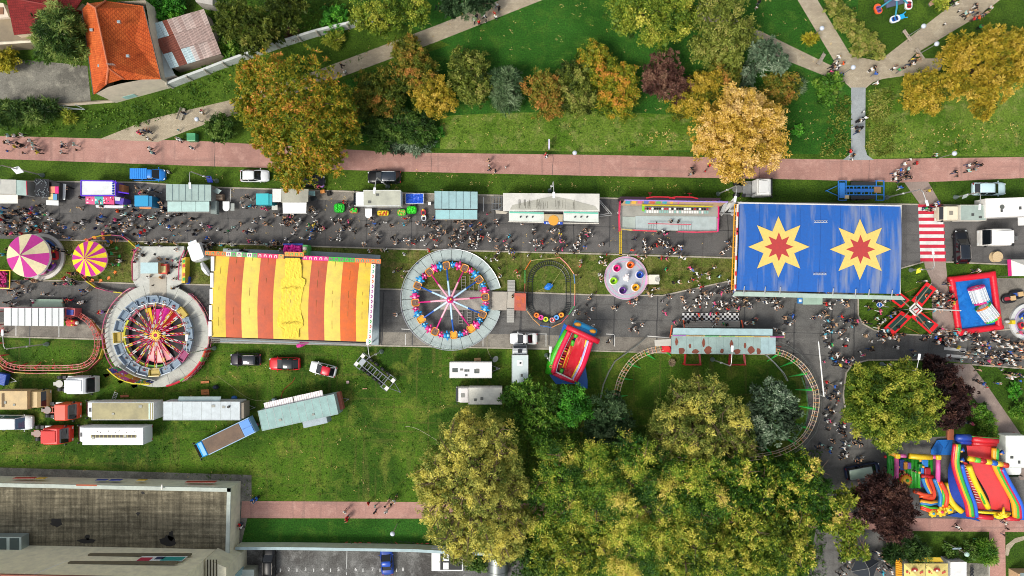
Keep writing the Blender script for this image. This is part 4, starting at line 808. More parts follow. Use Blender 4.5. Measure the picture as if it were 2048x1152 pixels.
def bench(label,px,py,rot,col,L=1.9,roof=False,name='park_bench'):
 t=T(name,label,'bench',px,py,rot)
 mb=MB()
 for i in range(4):mb.box((0,-.22+i*.13,.45),(L,.1,.04))
 mb.build('seat',col,t)
 mb=MB()
 for i in range(3):mb.box((0,.28+i*.02,.6+i*.13),(L,.03,.1))
 mb.build('backrest',col,t)
 for s in(-1,1):mb=MB();mb.box((s*(L/2-.2),0,.22),(.08,.45,.44));mb.build('leg','6a6a66:d',t)
 return t
bench('pale wooden bench beside the tan path at the upper right',1811,73,125,'b8a898:w');bench('pale bench next to the tree bordered path, people beside it',1836,110,125,'b0a494:w')
bench('weathered bench on the lawn under the round shrubs of the junction',1640,120,60,'a49a8c:w');bench('orange wooden bench under the yellow leaves near the dark canopy',1693,1092,122,'c8803c:w',2.6)
bench('brown wooden plank bench at the top edge near the light bush',1862,8,30,'b89478:w',1.2);bench('grey pale bench near a person above the lower path',366,230,70,'a8a090:w')
t=T('recycling_bin','green ribbed container with a curved lid on the lawn','container',389,277)
mb=MB();mb.box((0,0,.55),(1.3,1.2,1.1));mb.build('body','3f8f62:p',t,bevel=.08)
mb=MB()
for i in range(7):mb.box((0,-.5+i*.165,1.14),(1.28,.07,.06))
mb.build('lid','55a878:p',t)
t=T('information_board','white narrow board standing on two posts beside the middle path','sign board',1097,293)
mb=MB();mb.box((0,0,1.5),(.22,1.4,1.0));mb.build('panel','c8c4da:p',t,bevel=.02)
for s in(-1,1):mb=MB();mb.box((0,s*.5,.5),(.08,.08,1.0));mb.build('leg','9a9a98:m',t)
t=T('road_sign','round blue road sign on a post by the coaster exit','road sign',1755,613);mb=MB();mb.tube([(0,0,0),(0,0,3)],.04,6);mb.build('post','b0b4b4:m',t)
mb=MB();mb.cyl((0,0),.4,0,.04,20);mb.ring((0,0),.35,.4,.04,.05,20,m=1);mb.box((0,0,.045),(.08,.4,.01),m=1);o=mb.build('round_sign',['2458a8:p','e4e8ee:p'],t,loc=(-1.2,.3,2.8));o.rotation_euler=(R(-20),R(-20),0)
mb=MB();mb.tube([(0,0,2.9),(-1.2,.3,2.8)],.03,5);mb.build('bracket','b0b4b4:m',t)
def wall_part(name,t,pts,z0,z1,mat,th=.25):
 mb=MB()
 for i in range(len(pts)-1):
  a,b=Vector(pts[i]),Vector(pts[i+1]);c=(a+b)/2;d=b-a
  mb.box((c.x,c.y,(z0+z1)/2),(d.length,th,z1-z0),rz=math.degrees(math.atan2(d.y,d.x)))
 return mb.build(name,mat,t)
def tile_mat(name,cols,row=.33,dirt=.4):
 m=ground_mat(name,cols,(.3,1.2,8),.02,.8,.2);nt=m.node_tree;b=nt.nodes['Principled BSDF'];L=nt.links.new
 w=node(nt,'ShaderNodeTexBrick');w.inputs['Scale'].default_value=1;w.inputs['Brick Width'].default_value=row*.8;w.inputs['Row Height'].default_value=row;w.inputs['Mortar Size'].default_value=.028
 w.inputs['Color1'].default_value=(1,1,1,1);w.inputs['Color2'].default_value=(.78,.74,.72,1);w.inputs['Mortar'].default_value=(.5,.42,.4,1)
 tc=node(nt,'ShaderNodeTexCoord');L(tc.outputs['UV'],w.inputs['Vector']);src=b.inputs['Base Color'].links[0].from_socket
 mx=node(nt,'ShaderNodeMix',data_type='RGBA',blend_type='MULTIPLY');mx.inputs[0].default_value=1;L(src,mx.inputs[6]);L(w.outputs[0],mx.inputs[7]);L(mx.outputs[2],b.inputs['Base Color']);return m
TILE_O=tile_mat('orange_roof_tiles',['cc5f2c','d46c34','b04c22']);TILE_R=tile_mat('red_roof_tiles',['7a2020','862a26','651a1c'])
def roof_face(t,pts,mat,name='roof_slope',th=.12,parent=None):
 pts=[Vector(p)for p in pts];n=(pts[1]-pts[0]).cross(pts[2]-pts[0]).normalized()
 if n.z<0:n=-n;pts=pts[::-1]
 ex=Vector((0,0,1)).cross(n);ex=ex.normalized()if ex.length>1e-3 else Vector((1,0,0));ey=n.cross(ex)
 k=len(pts);vs=pts+[p-n*th for p in pts];me=bpy.data.meshes.new(name)
 me.from_pydata([tuple(v)for v in vs],[],[tuple(range(k)),tuple(range(2*k-1,k-1,-1))]+[(i,k+i,k+(i+1)%k,(i+1)%k)for i in range(k)])
 uv=me.uv_layers.new(name='uv')
 for lp in me.loops:v=vs[lp.vertex_index];uv.data[lp.index].uv=(v.dot(ex),v.dot(ey))
 me.materials.append(M(mat));o=bpy.data.objects.new(name,me);COL.objects.link(o);o.parent=obj_of(parent or t);return o
t=T('house','two storey house with a bright orange tiled half hipped roof','house',265,100)
ez,rz_=5.0,8.6;Lc=lambda x,y,z:t.L(x,y,z)
A=Lc(164,18,ez);B=Lc(187,189,ez);C=Lc(322,157,ez);D=Lc(287,12,ez);R0=Lc(191,16,rz_);R1=Lc(217,136,rz_)
A.z=B.z=C.z=D.z=ez
B2=Lc(213,168,ez+1.2);C2=Lc(248,158,ez+1.2);N2a=Lc(176,7,ez+1.0);N2b=Lc(212,2,ez+1.0)
roof_face(t,[A,B,B2,R1,R0,N2a],TILE_O);roof_face(t,[D,N2b,R0,R1,C2,C],TILE_O);roof_face(t,[R1,B2,C2],TILE_O,'hip_end');roof_face(t,[R0,N2b,N2a],TILE_O,'hip_end')
mb=MB()
for a,b in((R0,R1),(R1,B2),(R1,C2),(R0,N2a),(R0,N2b)):mb.tube([a+Vector((0,0,.06)),b+Vector((0,0,.06))],.13,6)
mb.build('ridge_tiles','c8704a:d',t)
b0=[P(x,y)-t.loc for x,y in((213,34),(232,206),(348,174),(326,28))]
mb=MB();vs=[(p.x,p.y,0)for p in b0]+[(b0[i].x,b0[i].y,ez-.05)for i in range(4)];mb.add(vs,[(0,1,5,4),(1,2,6,5),(2,3,7,6),(3,0,4,7)])
g=b0[1].lerp(b0[2],.27);g2=b0[1].lerp(b0[2],.47)
mb.add([(b0[1].x,b0[1].y,ez-.05),(b0[2].x,b0[2].y,ez-.05),(g2.x,g2.y,ez+1.0),(g.x,g.y,ez+1.0)],[(0,1,2,3)]);mb.build('wall','d6cbb6:d',t)
mb=MB();a_=b0[1].lerp(b0[2],.2);c_=b0[1].lerp(b0[2],.4);mb.slab([(a_.x,a_.y-.04,.3),(c_.x,c_.y-.04,.3),(c_.x,c_.y-.04,1.5),(a_.x,a_.y-.04,1.5)],.03);mb.build('painted_patch','9cc8c0:d',t)
for(x,y)in((180,58),(196,130),(241,46),(259,114)):
 v=Lc(x,y,7.0);zz=7.35 if x>200 else 6.6;mb=MB();mb.box((v.x,v.y,zz),(.45,.38,.3));mb.box((v.x,v.y,zz+.16),(.34,.27,.05),m=1);mb.build('skylight',['b8b4aa:m','7f98a4:g'],t)
mb=MB();mb.tube([C,C+Vector((-.25,1.2,.0)),D],.08,6);mb.tube([A,B],.08,6);mb.build('gutter','6f6a64:m',t)
v=Lc(228,132,rz_);mb=MB();mb.tube([v-Vector((0,0,.8)),v+Vector((0,0,1.2))],.03,5)
for i in range(4):mb.tube([v+Vector((-.5,0,.4+i*.2)),v+Vector((.5,0,.4+i*.2))],.015,4)
mb.build('antenna','9a9a98:m',t)
t=T('shed','shed with a patched rusty corrugated metal roof beside the orange house','shed',372,85)
q=[t.L(x,y,z)for x,y,z in((297,50,2.9),(408,18,3.3),(443,108,3.1),(342,138,2.7))]
def bil(u,v,dz=0):a=q[0].lerp(q[1],u);b=q[3].lerp(q[2],u);r=a.lerp(b,v);r.z+=dz;return r
mb=MB();rr=random.Random(11);nu,nv=12,3;cols=['bcd2d6:d','b09890:s','844838:s','d0c8c4:s','c0aca4:s']
for i in range(nu):
 for j in range(nv):
  u0,u1,v0,v1=i/nu,(i+1)/nu-.004,j/nv,(j+1)/nv-.006;k=0 if(i<3 and j==0)else(2 if(2<=i<4 and j>=0)or(j==1 and i<3)else(0 if i<2 or(j==2 and i in(4,5))else rr.choice((1,3,4,4,1))))
  dz=rr.uniform(0,.05);mb.slab([bil(u0,v0,dz),bil(u1,v0,dz),bil(u1,v1,dz),bil(u0,v1,dz)],.03,k)
  for s_ in(.25,.5,.75):mb.tube([bil(u0+(u1-u0)*s_,v0,dz+.02),bil(u0+(u1-u0)*s_,v1,dz+.02)],.035,4,k)
mb.build('roof',cols,t)
b0=[Vector((p.x*.94,p.y*.94,0))for p in q];mb=MB();vs=[(p.x,p.y,0)for p in b0]+[(p.x,p.y,2.5)for p in b0];mb.add(vs,[(i,(i+1)%4,4+(i+1)%4,4+i)for i in range(4)]);mb.build('wall','9a8c7c:d',t)
t=T('lean_to','low pale lean to wall and gutter between house and shed','lean-to',330,100);q2=[t.L(x,y,z)for x,y,z in((290,42,2.6),(300,45,2.4),(350,150,2.0),(327,156,2.6))]
mb=MB();mb.slab(q2,.1);mb.build('roof','b9c4c2:d',t);mb=MB();mb.slab([(q2[3].x,q2[3].y,0),(q2[2].x,q2[2].y,0),(q2[2].x,q2[2].y,1.9),(q2[3].x,q2[3].y,2.4)],.1);mb.build('wall','cfc8ba:d',t)
t=T('house','house with a dark red metal roof at the top left corner','house',90,20)
q=[t.L(x,y,4.5)for x,y in((12,-20),(28,70),(120,62),(200,20),(180,-20))];r0=t.L(15,-2,6.4);r1=t.L(150,14,6.4)
roof_face(t,[t.L(12,-6,5.6),t.L(28,70,4.3),t.L(120,62,4.3),t.L(150,20,5.6)],TILE_R);roof_face(t,[t.L(0,-60,4.3),t.L(12,-6,5.6),t.L(150,20,5.6),t.L(190,-40,4.3)],TILE_R);roof_face(t,[t.L(120,62,4.3),t.L(172,24,4.3),t.L(150,20,5.6)],TILE_R,'hip_end')
mb=MB();mb.tube([t.L(12,-6,5.7),t.L(150,20,5.7)],.09,6);mb.build('ridge','8a3430:d',t)
mb=MB();b=[P(x,y)-t.loc for x,y in((60,20),(68,88),(150,80),(200,30))];vs=[(p.x,p.y,0)for p in b]+[(p.x,p.y,4.2)for p in b];mb.add(vs,[(0,1,5,4),(1,2,6,5),(2,3,7,6)]);mb.build('wall','d8c4a8:d',t)
t=T('outbuilding','low outbuilding with a pale parapet at the left edge','building',20,90);mb=MB();q=[t.L(x,y,2.6)for x,y in((-30,34),(18,30),(66,84),(-30,92))];mb.prism([(p.x,p.y)for p in q],0,2.6);mb.build('body','8a7c64:s',t)
mb=MB();mb.tube([t.L(-30,88,2.7),t.L(64,82,2.7)],.22,4);mb.build('parapet','d4cab4:d',t)
t=T('annex','small white annex with wooden shutters at the top left edge','building',10,20);mb=MB();q=[t.L(x,y,3.2)for x,y in((-20,4),(6,6),(18,34),(-20,37))];mb.prism([(p.x,p.y)for p in q],0,3.2);mb.build('body','d6c8b4:d',t)
mb=MB();q=t.L(2,22,3.2);mb.box((q.x,q.y,3.25),(.8,1.0,.08));mb.build('shutter','8a6248:w',t)
t=T('outbuilding','small grey shed roof showing at the top edge above the garden','shed',412,4);mb=MB();q=[t.L(x,y,2.5)for x,y in((388,-6),(425,-6),(425,10),(392,4))];mb.prism([(p.x,p.y)for p in q],0,2.5);mb.build('body','b0aca4:d',t)
t=T('panel_fence','long pale concrete panel fence along the back garden','fence',560,120)
fp=[(346,176),(385,161),(420,148),(456,134),(500,118),(560,97),(604,83),(640,72),(700,58),(780,38)]
for i in range(len(fp)-1):
 a=P(*fp[i])-t.loc;b=P(*fp[i+1])-t.loc;mb=MB();d=(b-a).normalized();n=Vector((-d.y,d.x,0))
 for k in range(4):z0=k*.48;mb.slab([(a.x,a.y,z0),(b.x,b.y,z0),(b.x,b.y,z0+.45),(a.x,a.y,z0+.45)],.08)
 mb.slab([(a.x,a.y,1.92),(b.x,b.y,1.92),(b.x+n.x*.34,b.y+n.y*.34,1.96),(a.x+n.x*.34,a.y+n.y*.34,1.96)],.05)
 mb.build('panel','c2c8c4:d',t)
 mb=MB();mb.box((a.x,a.y,1.05),(.2,.22,2.1),rz=math.degrees(math.atan2(d.y,d.x)));mb.tube([(a.x,a.y,2.0),(a.x-n.x*.5,a.y-n.y*.5,1.4)],.05,4);mb.build('post','b0aca0:d',t)
t=T('broken_frame','broken greenhouse frame lying by the left courtyard','frame',140,215);mb=MB()
for a,b in(((105,214),(148,208)),((148,208),(170,219)),((105,214),(122,218)),((122,218),(170,219)),((126,208),(130,220)),((112,213),(168,219))):mb.tube([t.L(*a,.5),t.L(*b,.5)],.06,5)
mb.build('frame','b8c0be:m',t)
t=T('low_wall','low stone courtyard wall below the garage slab','wall',160,205);mb=MB();a=t.L(118,212,0);b=t.L(232,203,0);mb.tube([a+Vector((0,0,.4)),b+Vector((0,0,.4))],.25,4);mb.build('wall','a89c88:d',t)
FLAT=ground_mat('bitumen_roof',['66604f','766f5c','8a836e'],(.25,1.0,5),.01,.9,.25)
nt=FLAT.node_tree;b_=nt.nodes['Principled BSDF'];src=b_.inputs['Base Color'].links[0].from_socket
tc_=node(nt,'ShaderNodeTexCoord');mul=None
for ax,sc_ in((0,(1.6,.06,1)),(1,(.10,2.2,1))):
 mp=node(nt,'ShaderNodeMapping');mp.inputs['Scale'].default_value=sc_;nn=node(nt,'ShaderNodeTexNoise');nn.inputs['Scale'].default_value=1.2;nn.inputs['Detail'].default_value=6;nn.inputs['Roughness'].default_value=.7
 nt.links.new(tc_.outputs['Object'],mp.inputs[0]);nt.links.new(mp.outputs[0],nn.inputs['Vector']);r_=node(nt,'ShaderNodeMapRange');r_.inputs[1].default_value=.35;r_.inputs[2].default_value=.65;r_.inputs[3].default_value=.55;r_.inputs[4].default_value=1.3;nt.links.new(nn.outputs[0],r_.inputs[0])
 cb=node(nt,'ShaderNodeCombineColor');[nt.links.new(r_.outputs[0],cb.inputs[k])for k in range(3)]
 mx=node(nt,'ShaderNodeMix',data_type='RGBA',blend_type='MULTIPLY');mx.inputs[0].default_value=1;nt.links.new(src,mx.inputs[6]);nt.links.new(cb.outputs[0],mx.inputs[7]);src=mx.outputs[2]
nt.links.new(src,b_.inputs['Base Color'])
t=T('hall_building','low hall with a dark stained bitumen flat roof and pale parapet','building',230,1040)
z1=3.6;rp=[(-250,962),(0,966),(462,976),(458,1140),(-250,1130)]
q=[t.L(x,y,z1)for x,y in rp];mb=MB();mb.prism([(p.x,p.y)for p in q],0,z1-.15);mb.build('walls','e4dec4:d',t)
mb=MB();mb.prism([(p.x*.998,p.y)for p in q],z1-.14,z1-.08);mb.build('roof',FLAT,t)
mb=MB()
for a,b in((q[0],q[1]),(q[1],q[2]),(q[2],q[3])):
 d=(b-a).normalized();n=Vector((d.y,-d.x,0));mb.slab([(a.x,a.y,z1+.1),(b.x,b.y,z1+.1),(b.x+n.x*.55,b.y+n.y*.55,z1+.1),(a.x+n.x*.55,a.y+n.y*.55,z1+.1)],.25)
mb.build('parapet','b9c2b8:d',t)
a=t.L(154,969,z1+.1);mb=MB();mb.box((a.x+1.4,a.y-.1,z1+.115),(3.0,.22,.02),rz=-1);mb.build('rusty_strip','b05a38:s',t)
mb=MB()
for x0,y0,x1,y1,c_ in((25,957,68,958,0),(70,958,88,958.5,1),(190,961,212,961.5,2),(217,961.5,240,962,2),(370,964.5,430,966,0),(272,962,290,962,1)):
 a=t.L(x0,y0-.5,2.6);b=t.L(x1,y1-.5,2.6);a.z=b.z=2.6;mb.box(((a.x+b.x)/2,(a.y+b.y)/2,2.2),(abs(b.x-a.x),.05,.8),m=c_)
mb.build('shop_signs',['c03a34:p','d8b030:p','2a3aa0:p'],t)
def patch(t,px,py,z,r,seed,mat='1c1a18:d',sx=1,sy=1):
 rr=random.Random(seed);c=t.L(px,py,z);pts=[(c.x+sx*r*(.6+.6*rr.random())*math.cos(2*math.pi*i/14),c.y+sy*r*(.6+.6*rr.random())*math.sin(2*math.pi*i/14))for i in range(14)]
 mb=MB();mb.add([(p[0],p[1],z)for p in pts],[tuple(range(14))]);mb.build('tar_patch',mat,t)
for x,y,r,sx,sy in((112,1045,.9,1,.8),(172,1082,.7,2.2,.5),(175,1074,.5,.8,.9),(337,1082,1.1,1.2,.8),(276,1027,.35,1,.8),(286,986,.3,1,.8),(342,1072,.7,.7,1)):patch(t,x,y,z1-.074,r,int(x),sx=sx,sy=sy)
t=T('tall_building','tall cream rendered building rising behind the flat roofed hall','building',200,1145)
zb0,zt=0,13.5
a=t.L(-250,1085,z1);b=t.L(431,1099,z1);c2=P(494,1092)-t.loc
mb=MB();mb.prism([(a.x,a.y),(b.x,b.y),(b.x+.1,b.y-14),(a.x,a.y-14)],0,zt);mb.build('walls','efe8c8:d',t)
mb=MB();mb.prism([(a.x,a.y+.15),(b.x+.2,b.y+.15),(b.x+.2,b.y-.4),(a.x,a.y-.4)],zt,zt+.35);mb.build('brick_parapet','9a5a44:s',t)
for zc,x0,x1 in((6.6,178,382),(9.4,138,355)):
 p0=t.L(x0,1108,zc);p1=t.L(x1,1108,zc);mb=MB();mb.box(((p0.x+p1.x)/2,b.y+.06+(a.y-b.y)*.35,zc),(p1.x-p0.x,.25,.55));mb.build('window_band','6e6650:d',t)
p0=t.L(283,1120,7.9);p1=t.L(366,1120,7.9);bx=(p0.x+p1.x)/2;by=b.y+(a.y-b.y)*.25+.16
mb=MB();mb.box((bx,by,8.0),(6.4,.06,1.7));bn=mb.build('banner','e6e8e8:p',t)
mb=MB();mb.box((bx+1.6,by+.05,8.15),(3.0,.04,1.3));mb.box((bx-2.2,by+.05,8.3),(1.7,.04,1.1),m=1);mb.box((bx-.3,by+.05,7.9),(1.2,.04,.9),m=2);mb.build('banner_print',['2f9c98:p','c0304c:p','2a3a60:p'],bn)
p=t.L(112,1132,11);mb=MB();mb.tube([(p.x,b.y+.3,8.5),(p.x-1.5,b.y+.4,13.6)],.1,6);mb.build('downpipe','e4e2da:p',t)
p=t.L(0,1095,5.0);mb=MB();mb.box((p.x-.5,b.y+1.3,4.4),(7.4,2.2,1.6));wn=mb.build('glazed_bay','b8c8c8:m',t)
mb=MB()
for i in range(4):mb.box((p.x-3.2+i*1.8,b.y+1.35,5.22),(1.3,1.8,.05))
mb.build('pane','3c4e50:g',wn)
p=P(494,1096)-t.loc;mb=MB();mb.prism([(b.x+.3,b.y+.2),(p.x,p.y+.1),(p.x,p.y-14),(b.x+.3,b.y-14)],0,7.5);ew=mb.build('side_wing','ddd8bc:d',t)
mb=MB()
for k in range(4):mb.tube([(b.x+.6+k*.42,b.y+.1,7.6),(b.x+.6+k*.42,b.y-14,7.6)],.09,6)
mb.build('roof_pipes','4a4638:m',ew)
mb=MB();mb.box((p.x+.05,p.y-2.6,3),(.1,.9,3));mb.box((p.x+.05,p.y-4.4,3.5),(.12,.6,4),m=1);mb.build('blue_shutter',['8cb0b4:p','6a4a3c:w'],ew)
t=T('roof_box','small concrete box building in the yard beside the black car','box',505,1140);mb=MB();mb.box((0,0,1.0),(1.8,1.6,2.0));mb.build('body','a4a694:d',t,bevel=.04);mb=MB();mb.box((0,0,2.05),(2.0,1.8,.1));mb.build('lid','b4c0b8:d',t)
t=T('boundary_wall','long white boundary wall with peeling graffiti along the parking yard','wall',700,1090)
wp=[(482,1086),(560,1086),(646,1087),(830,1090),(935,1096),(1010,1098)]
for i in range(len(wp)-1):
 a=P(*wp[i])-t.loc;b=P(*wp[i+1])-t.loc;mb=MB();d=(b-a);mb.box(((a.x+b.x)/2,(a.y+b.y)/2,1.05),(d.length-.02,.25,2.1),rz=math.degrees(math.atan2(d.y,d.x)));mb.box(((a.x+b.x)/2,(a.y+b.y)/2,2.14),(d.length-.02,.42,.08),rz=math.degrees(math.atan2(d.y,d.x)),m=1);mb.build('wall_section',['c6ccb4:d','a6bcc0:d'],t)
mb=MB();rr=random.Random(9)
for x in range(690,880,9):a=t.L(x,1085.5,1);mb.tube([(a.x,a.y+.02,.5+rr.random()),(a.x+rr.uniform(.2,.6),a.y+.02,.6+rr.random())],.05,4,rr.choice((0,0,1)))
mb.build('graffiti',['2a2a2c:x','a03038:x'],t)
t=T('litter_bin','blue round litter bin at the corner of the hall pavement','bin',510,1000);mb=MB();mb.lathe((0,0),[(.22,0),(.3,.8),(.32,.85),(.15,1.05)],12);mb.build('body','3c5a78:p',t);mb=MB();mb.cyl((0,0),.12,1.04,1.1,10);mb.build('lid','22303c:p',t)
t=T('wall_lamp','white oval street light in front of the hall parapet','lamp',351,960);mb=MB();mb.tube([(0,0,0),(0,0,3.9)],.06,6);mb.build('pole','d0ccc0:p',t);mb=MB();mb.ball((0,.1,4.0),.3,sq=(.5,1.4,.4));mb.build('lamp_head','e8e4d8:p',t,smooth=True)
def segs(t,name,pts,cols,r=.05,z=.9,closed=True,posts=True,postc='b0b0ac:m',panel=0):
 """fence: each span a part with its own colour"""
 n=len(pts);k=n if closed else n-1
 for i in range(k):
  a=t.L(*pts[i],z);b=t.L(*pts[(i+1)%n],z);mb=MB()
  mb.tube([(a.x,a.y,z),(b.x,b.y,z)],r,5)
  if panel:mb.slab([(a.x,a.y,.15),(b.x,b.y,.15),(b.x,b.y,z),(a.x,a.y,z)],panel)
  else:mb.tube([(a.x,a.y,z*.4),(b.x,b.y,z*.4)],r*.6,4)
  mb.tube([(a.x,a.y,0),(a.x,a.y,z)],r*.8,5)
  mb.build(name,cols[i%len(cols)],t)
def circ(t,cx,cy,r,a0,a1,n):return[(cx+r*math.cos(R(a0+(a1-a0)*i/n)),cy-r*math.sin(R(a0+(a1-a0)*i/n)))for i in range(n+1)]
def canopy(t,r,z0,z1,n,cols,c=(0,0),rim=.35,scal=None,a0=0,name='canopy_panel'):
 for i in range(n):
  a,b=R(a0+360*i/n),R(a0+360*(i+1)/n);m_=(a+b)/2;mb=MB();col=cols[i%len(cols)]
  def p(rr,an,z):return(c[0]+rr*math.cos(an),c[1]+rr*math.sin(an),z)
  zm=(z0+z1)/2-.06;N=3;ls=[]
  for q,z in((.04,z1),(.5,(z0+z1)/2-.04),(1.0,z0)):ls.append([p(r*q,a+(b-a)*k/N,z-(.03 if k in(1,2)and q>.1 else 0))for k in range(N+1)])
  mb.loops(ls,cap=False,closed=False);ls2=[ls[-1],[p(r*1.02,a+(b-a)*k/N,z0-rim*(1.25 if k in(1,2)else .85))for k in range(N+1)]];mb.loops(ls2,m=1,cap=False,closed=False)
  mb.build(name,[col,scal or col],t)
def slabpx(t,name,pts,z,mat,th=.12):
 q=[t.L(x,y,z)for x,y in pts];mb=MB();mb.prism([(p.x,p.y)for p in q],z-th,z);return mb.build(name,mat,t)
def little_car(t,c,rz,col,L=1.5,W=.85,name='ride_car',nose='f0d020:p',seat='20242a:x'):
 mb=MB();mb.loops([rrect(L*.9,W*.9,.25,4,.15),rrect(L,W,.3,4,.4),rrect(L*.96,W*.94,.28,4,.68)],mcap=0);mb.loops([rrect(L*.5,W*.6,.12,4,.69,-.1),rrect(L*.5,W*.6,.12,4,.705,-.1)],m=1)
 o=mb.build(name,[col,seat],t,loc=c,rz=rz);mb=MB();mb.ball((L*.4,0,.6),.16);mb.build('nose',nose,o);return o
t=T('carousel','round carousel with a magenta and cream striped canopy','carousel',82,513,zr=.35)
mb=MB();mb.ring((0,0),3.0,3.5,0,.35,48);mb.build('platform_rim','d6d4cc:d',t);mb=MB();mb.cyl((0,0),3.0,.05,.28,40);mb.build('platform','8a8580:d',t)
mb=MB();mb.tube([(0,0,.2),(0,0,4.6)],.18,10);mb.build('centre_pole','c8a8b8:p',t);canopy(t,3.15,3.1,4.7,10,['d8cca4:f','b8308c:f'],scal='e2e0da:f',a0=8);mb=MB();mb.ball((0,0,4.75),.16);mb.build('finial','e0b8a0:p',t)
for i,c_ in enumerate(('c82830:p','2858a8:p','2f8a4a:p','d8a020:p','c82830:p','28a0a8:p','d85a9a:p','7a3a9a:p')):a=R(i*45+5);little_car(t,(2.35*math.cos(a),2.35*math.sin(a),.28),i*45+95,c_)
t=T('chair_carousel','small carousel with a yellow and magenta canopy and orange swing seats','carousel',203,519)
canopy(t,2.55,2.9,4.1,20,['e8d020:f','b8288c:f'],scal='e0a8a8:f',a0=4,rim=.2);mb=MB();mb.tube([(0,0,0),(0,0,4.0)],.15,8);mb.build('centre_pole','d86030:p',t)
mb=MB();mb.cyl((0,0),1.0,0,.4,20);mb.build('base','c87830:p',t)
for i in range(16):
 a=R(i*22.5+8);mb=MB();x,y=3.25*math.cos(a),3.25*math.sin(a);mb.box((x,y,.9),(.42,.42,.08),rz=i*22.5+8);mb.box((x+.2*math.cos(a),y+.2*math.sin(a),1.05),(.06,.42,.35),rz=i*22.5+8)
 o=mb.build('swing_seat','e07828:p'if i not in(0,1,15)else '3aa040:p',t);mb=MB();mb.tube([(x,y,1.2),(2.4*math.cos(a),2.4*math.sin(a),2.8)],.025,4);mb.build('chain','8a8a88:m',o)
t=T('ring_fence','yellow and pink low fence around the small chair carousel','fence',203,519)
segs(t,'fence_panel',[(160,548),(161,520),(162,500),(166,487),(174,480),(184,475),(203,471),(222,470),(243,472),(256,481),(268,492),(281,499)],['c05870:p','d8c838:p','d0a030:p','a85a78:p'],.07,closed=False,panel=.03)
segs(t,'fence_panel',[(160,548),(172,562),(190,575),(210,581),(227,584),(244,586)],['8a4a68:p','d8c838:p','c05870:p'],.07,closed=False,panel=.03)
t=T('spinning_ride','large round ride with twenty seats on radiating red and yellow arms','fairground ride',312,671,zr=1.0)
pr=[(104*math.cos(R(a)),-104*math.sin(R(a)))for a in range(0,360,5)]
mb=MB();mb.ring((0,0),4.55,7.75,.2,.8,72);mb.build('platform_ring','b9bcb4:d',t)
mb=MB()
for a in range(0,360,20):mb.box((6.15*math.cos(R(a+5)),6.15*math.sin(R(a+5)),.805),(3.1,.04,.012),rz=a+5)
mb.build('platform_joints','6a6c66:x',t)
slabpx(t,'entrance_deck',[(270,493),(368,493),(366,520),(364,566),(352,573),(272,573),(266,562),(266,525)],.78,'bcbfb8:d',.5)
for i in range(4):slabpx(t,'step',[(282,492+i*4.2),(368,492+i*4.2),(368,496+i*4.2),(282,496+i*4.2)],.4+i*.12,'a9b2b0:d',.3)
slabpx(t,'deck_mat',[(299,554),(333,554),(333,594),(299,594)],.83,'aaa598:d',.02)
mb=MB();mb.cyl((0,0),4.55,.05,.12,48);mb.build('pit_floor','17161a:x',t)
mb=MB();mb.ring((-.1,0),4.45,4.75,1.0,1.15,40,150,250);mb.build('yellow_rim','c8c820:p',t);mb=MB();mb.ring((-.1,0),4.45,4.75,1.0,1.15,30,250,285);mb.build('green_rim','6ac030:p',t);mb=MB();mb.ring((0,0),4.4,4.6,1.0,1.1,60,-75,150);mb.build('red_rim','9a3a48:p',t)
hx,hy=.2,.1
for a0,a1,cl,r0 in((66,84,'d82a9a:p',4.2),(86,106,'e02898:p',3.9),(107,118,'e8c020:p',4.3),(58,65,'e8c020:p',4.3),(44,57,'c81c28:p',4.2),(245,262,'c8283c:p',4.2),(264,284,'d02830:p',4.3),(286,300,'c02850:p',4.1),(228,243,'8a1c60:p',2.6),(120,140,'8a1c60:p',2.4),(20,40,'a02060:p',2.2)):
 mb=MB();rr=r0/math.cos(0)
 pts=[(hx+.5*math.cos(R(a0)),hy+.5*math.sin(R(a0)),1.3),(hx+.5*math.cos(R(a1)),hy+.5*math.sin(R(a1)),1.3),(hx+rr*math.cos(R(a1)),hy+rr*math.sin(R(a1)),.5),(hx+rr*math.cos(R(a0)),hy+rr*math.sin(R(a0)),.5)];mb.slab(pts,.06);mb.build('painted_blade',cl,t)
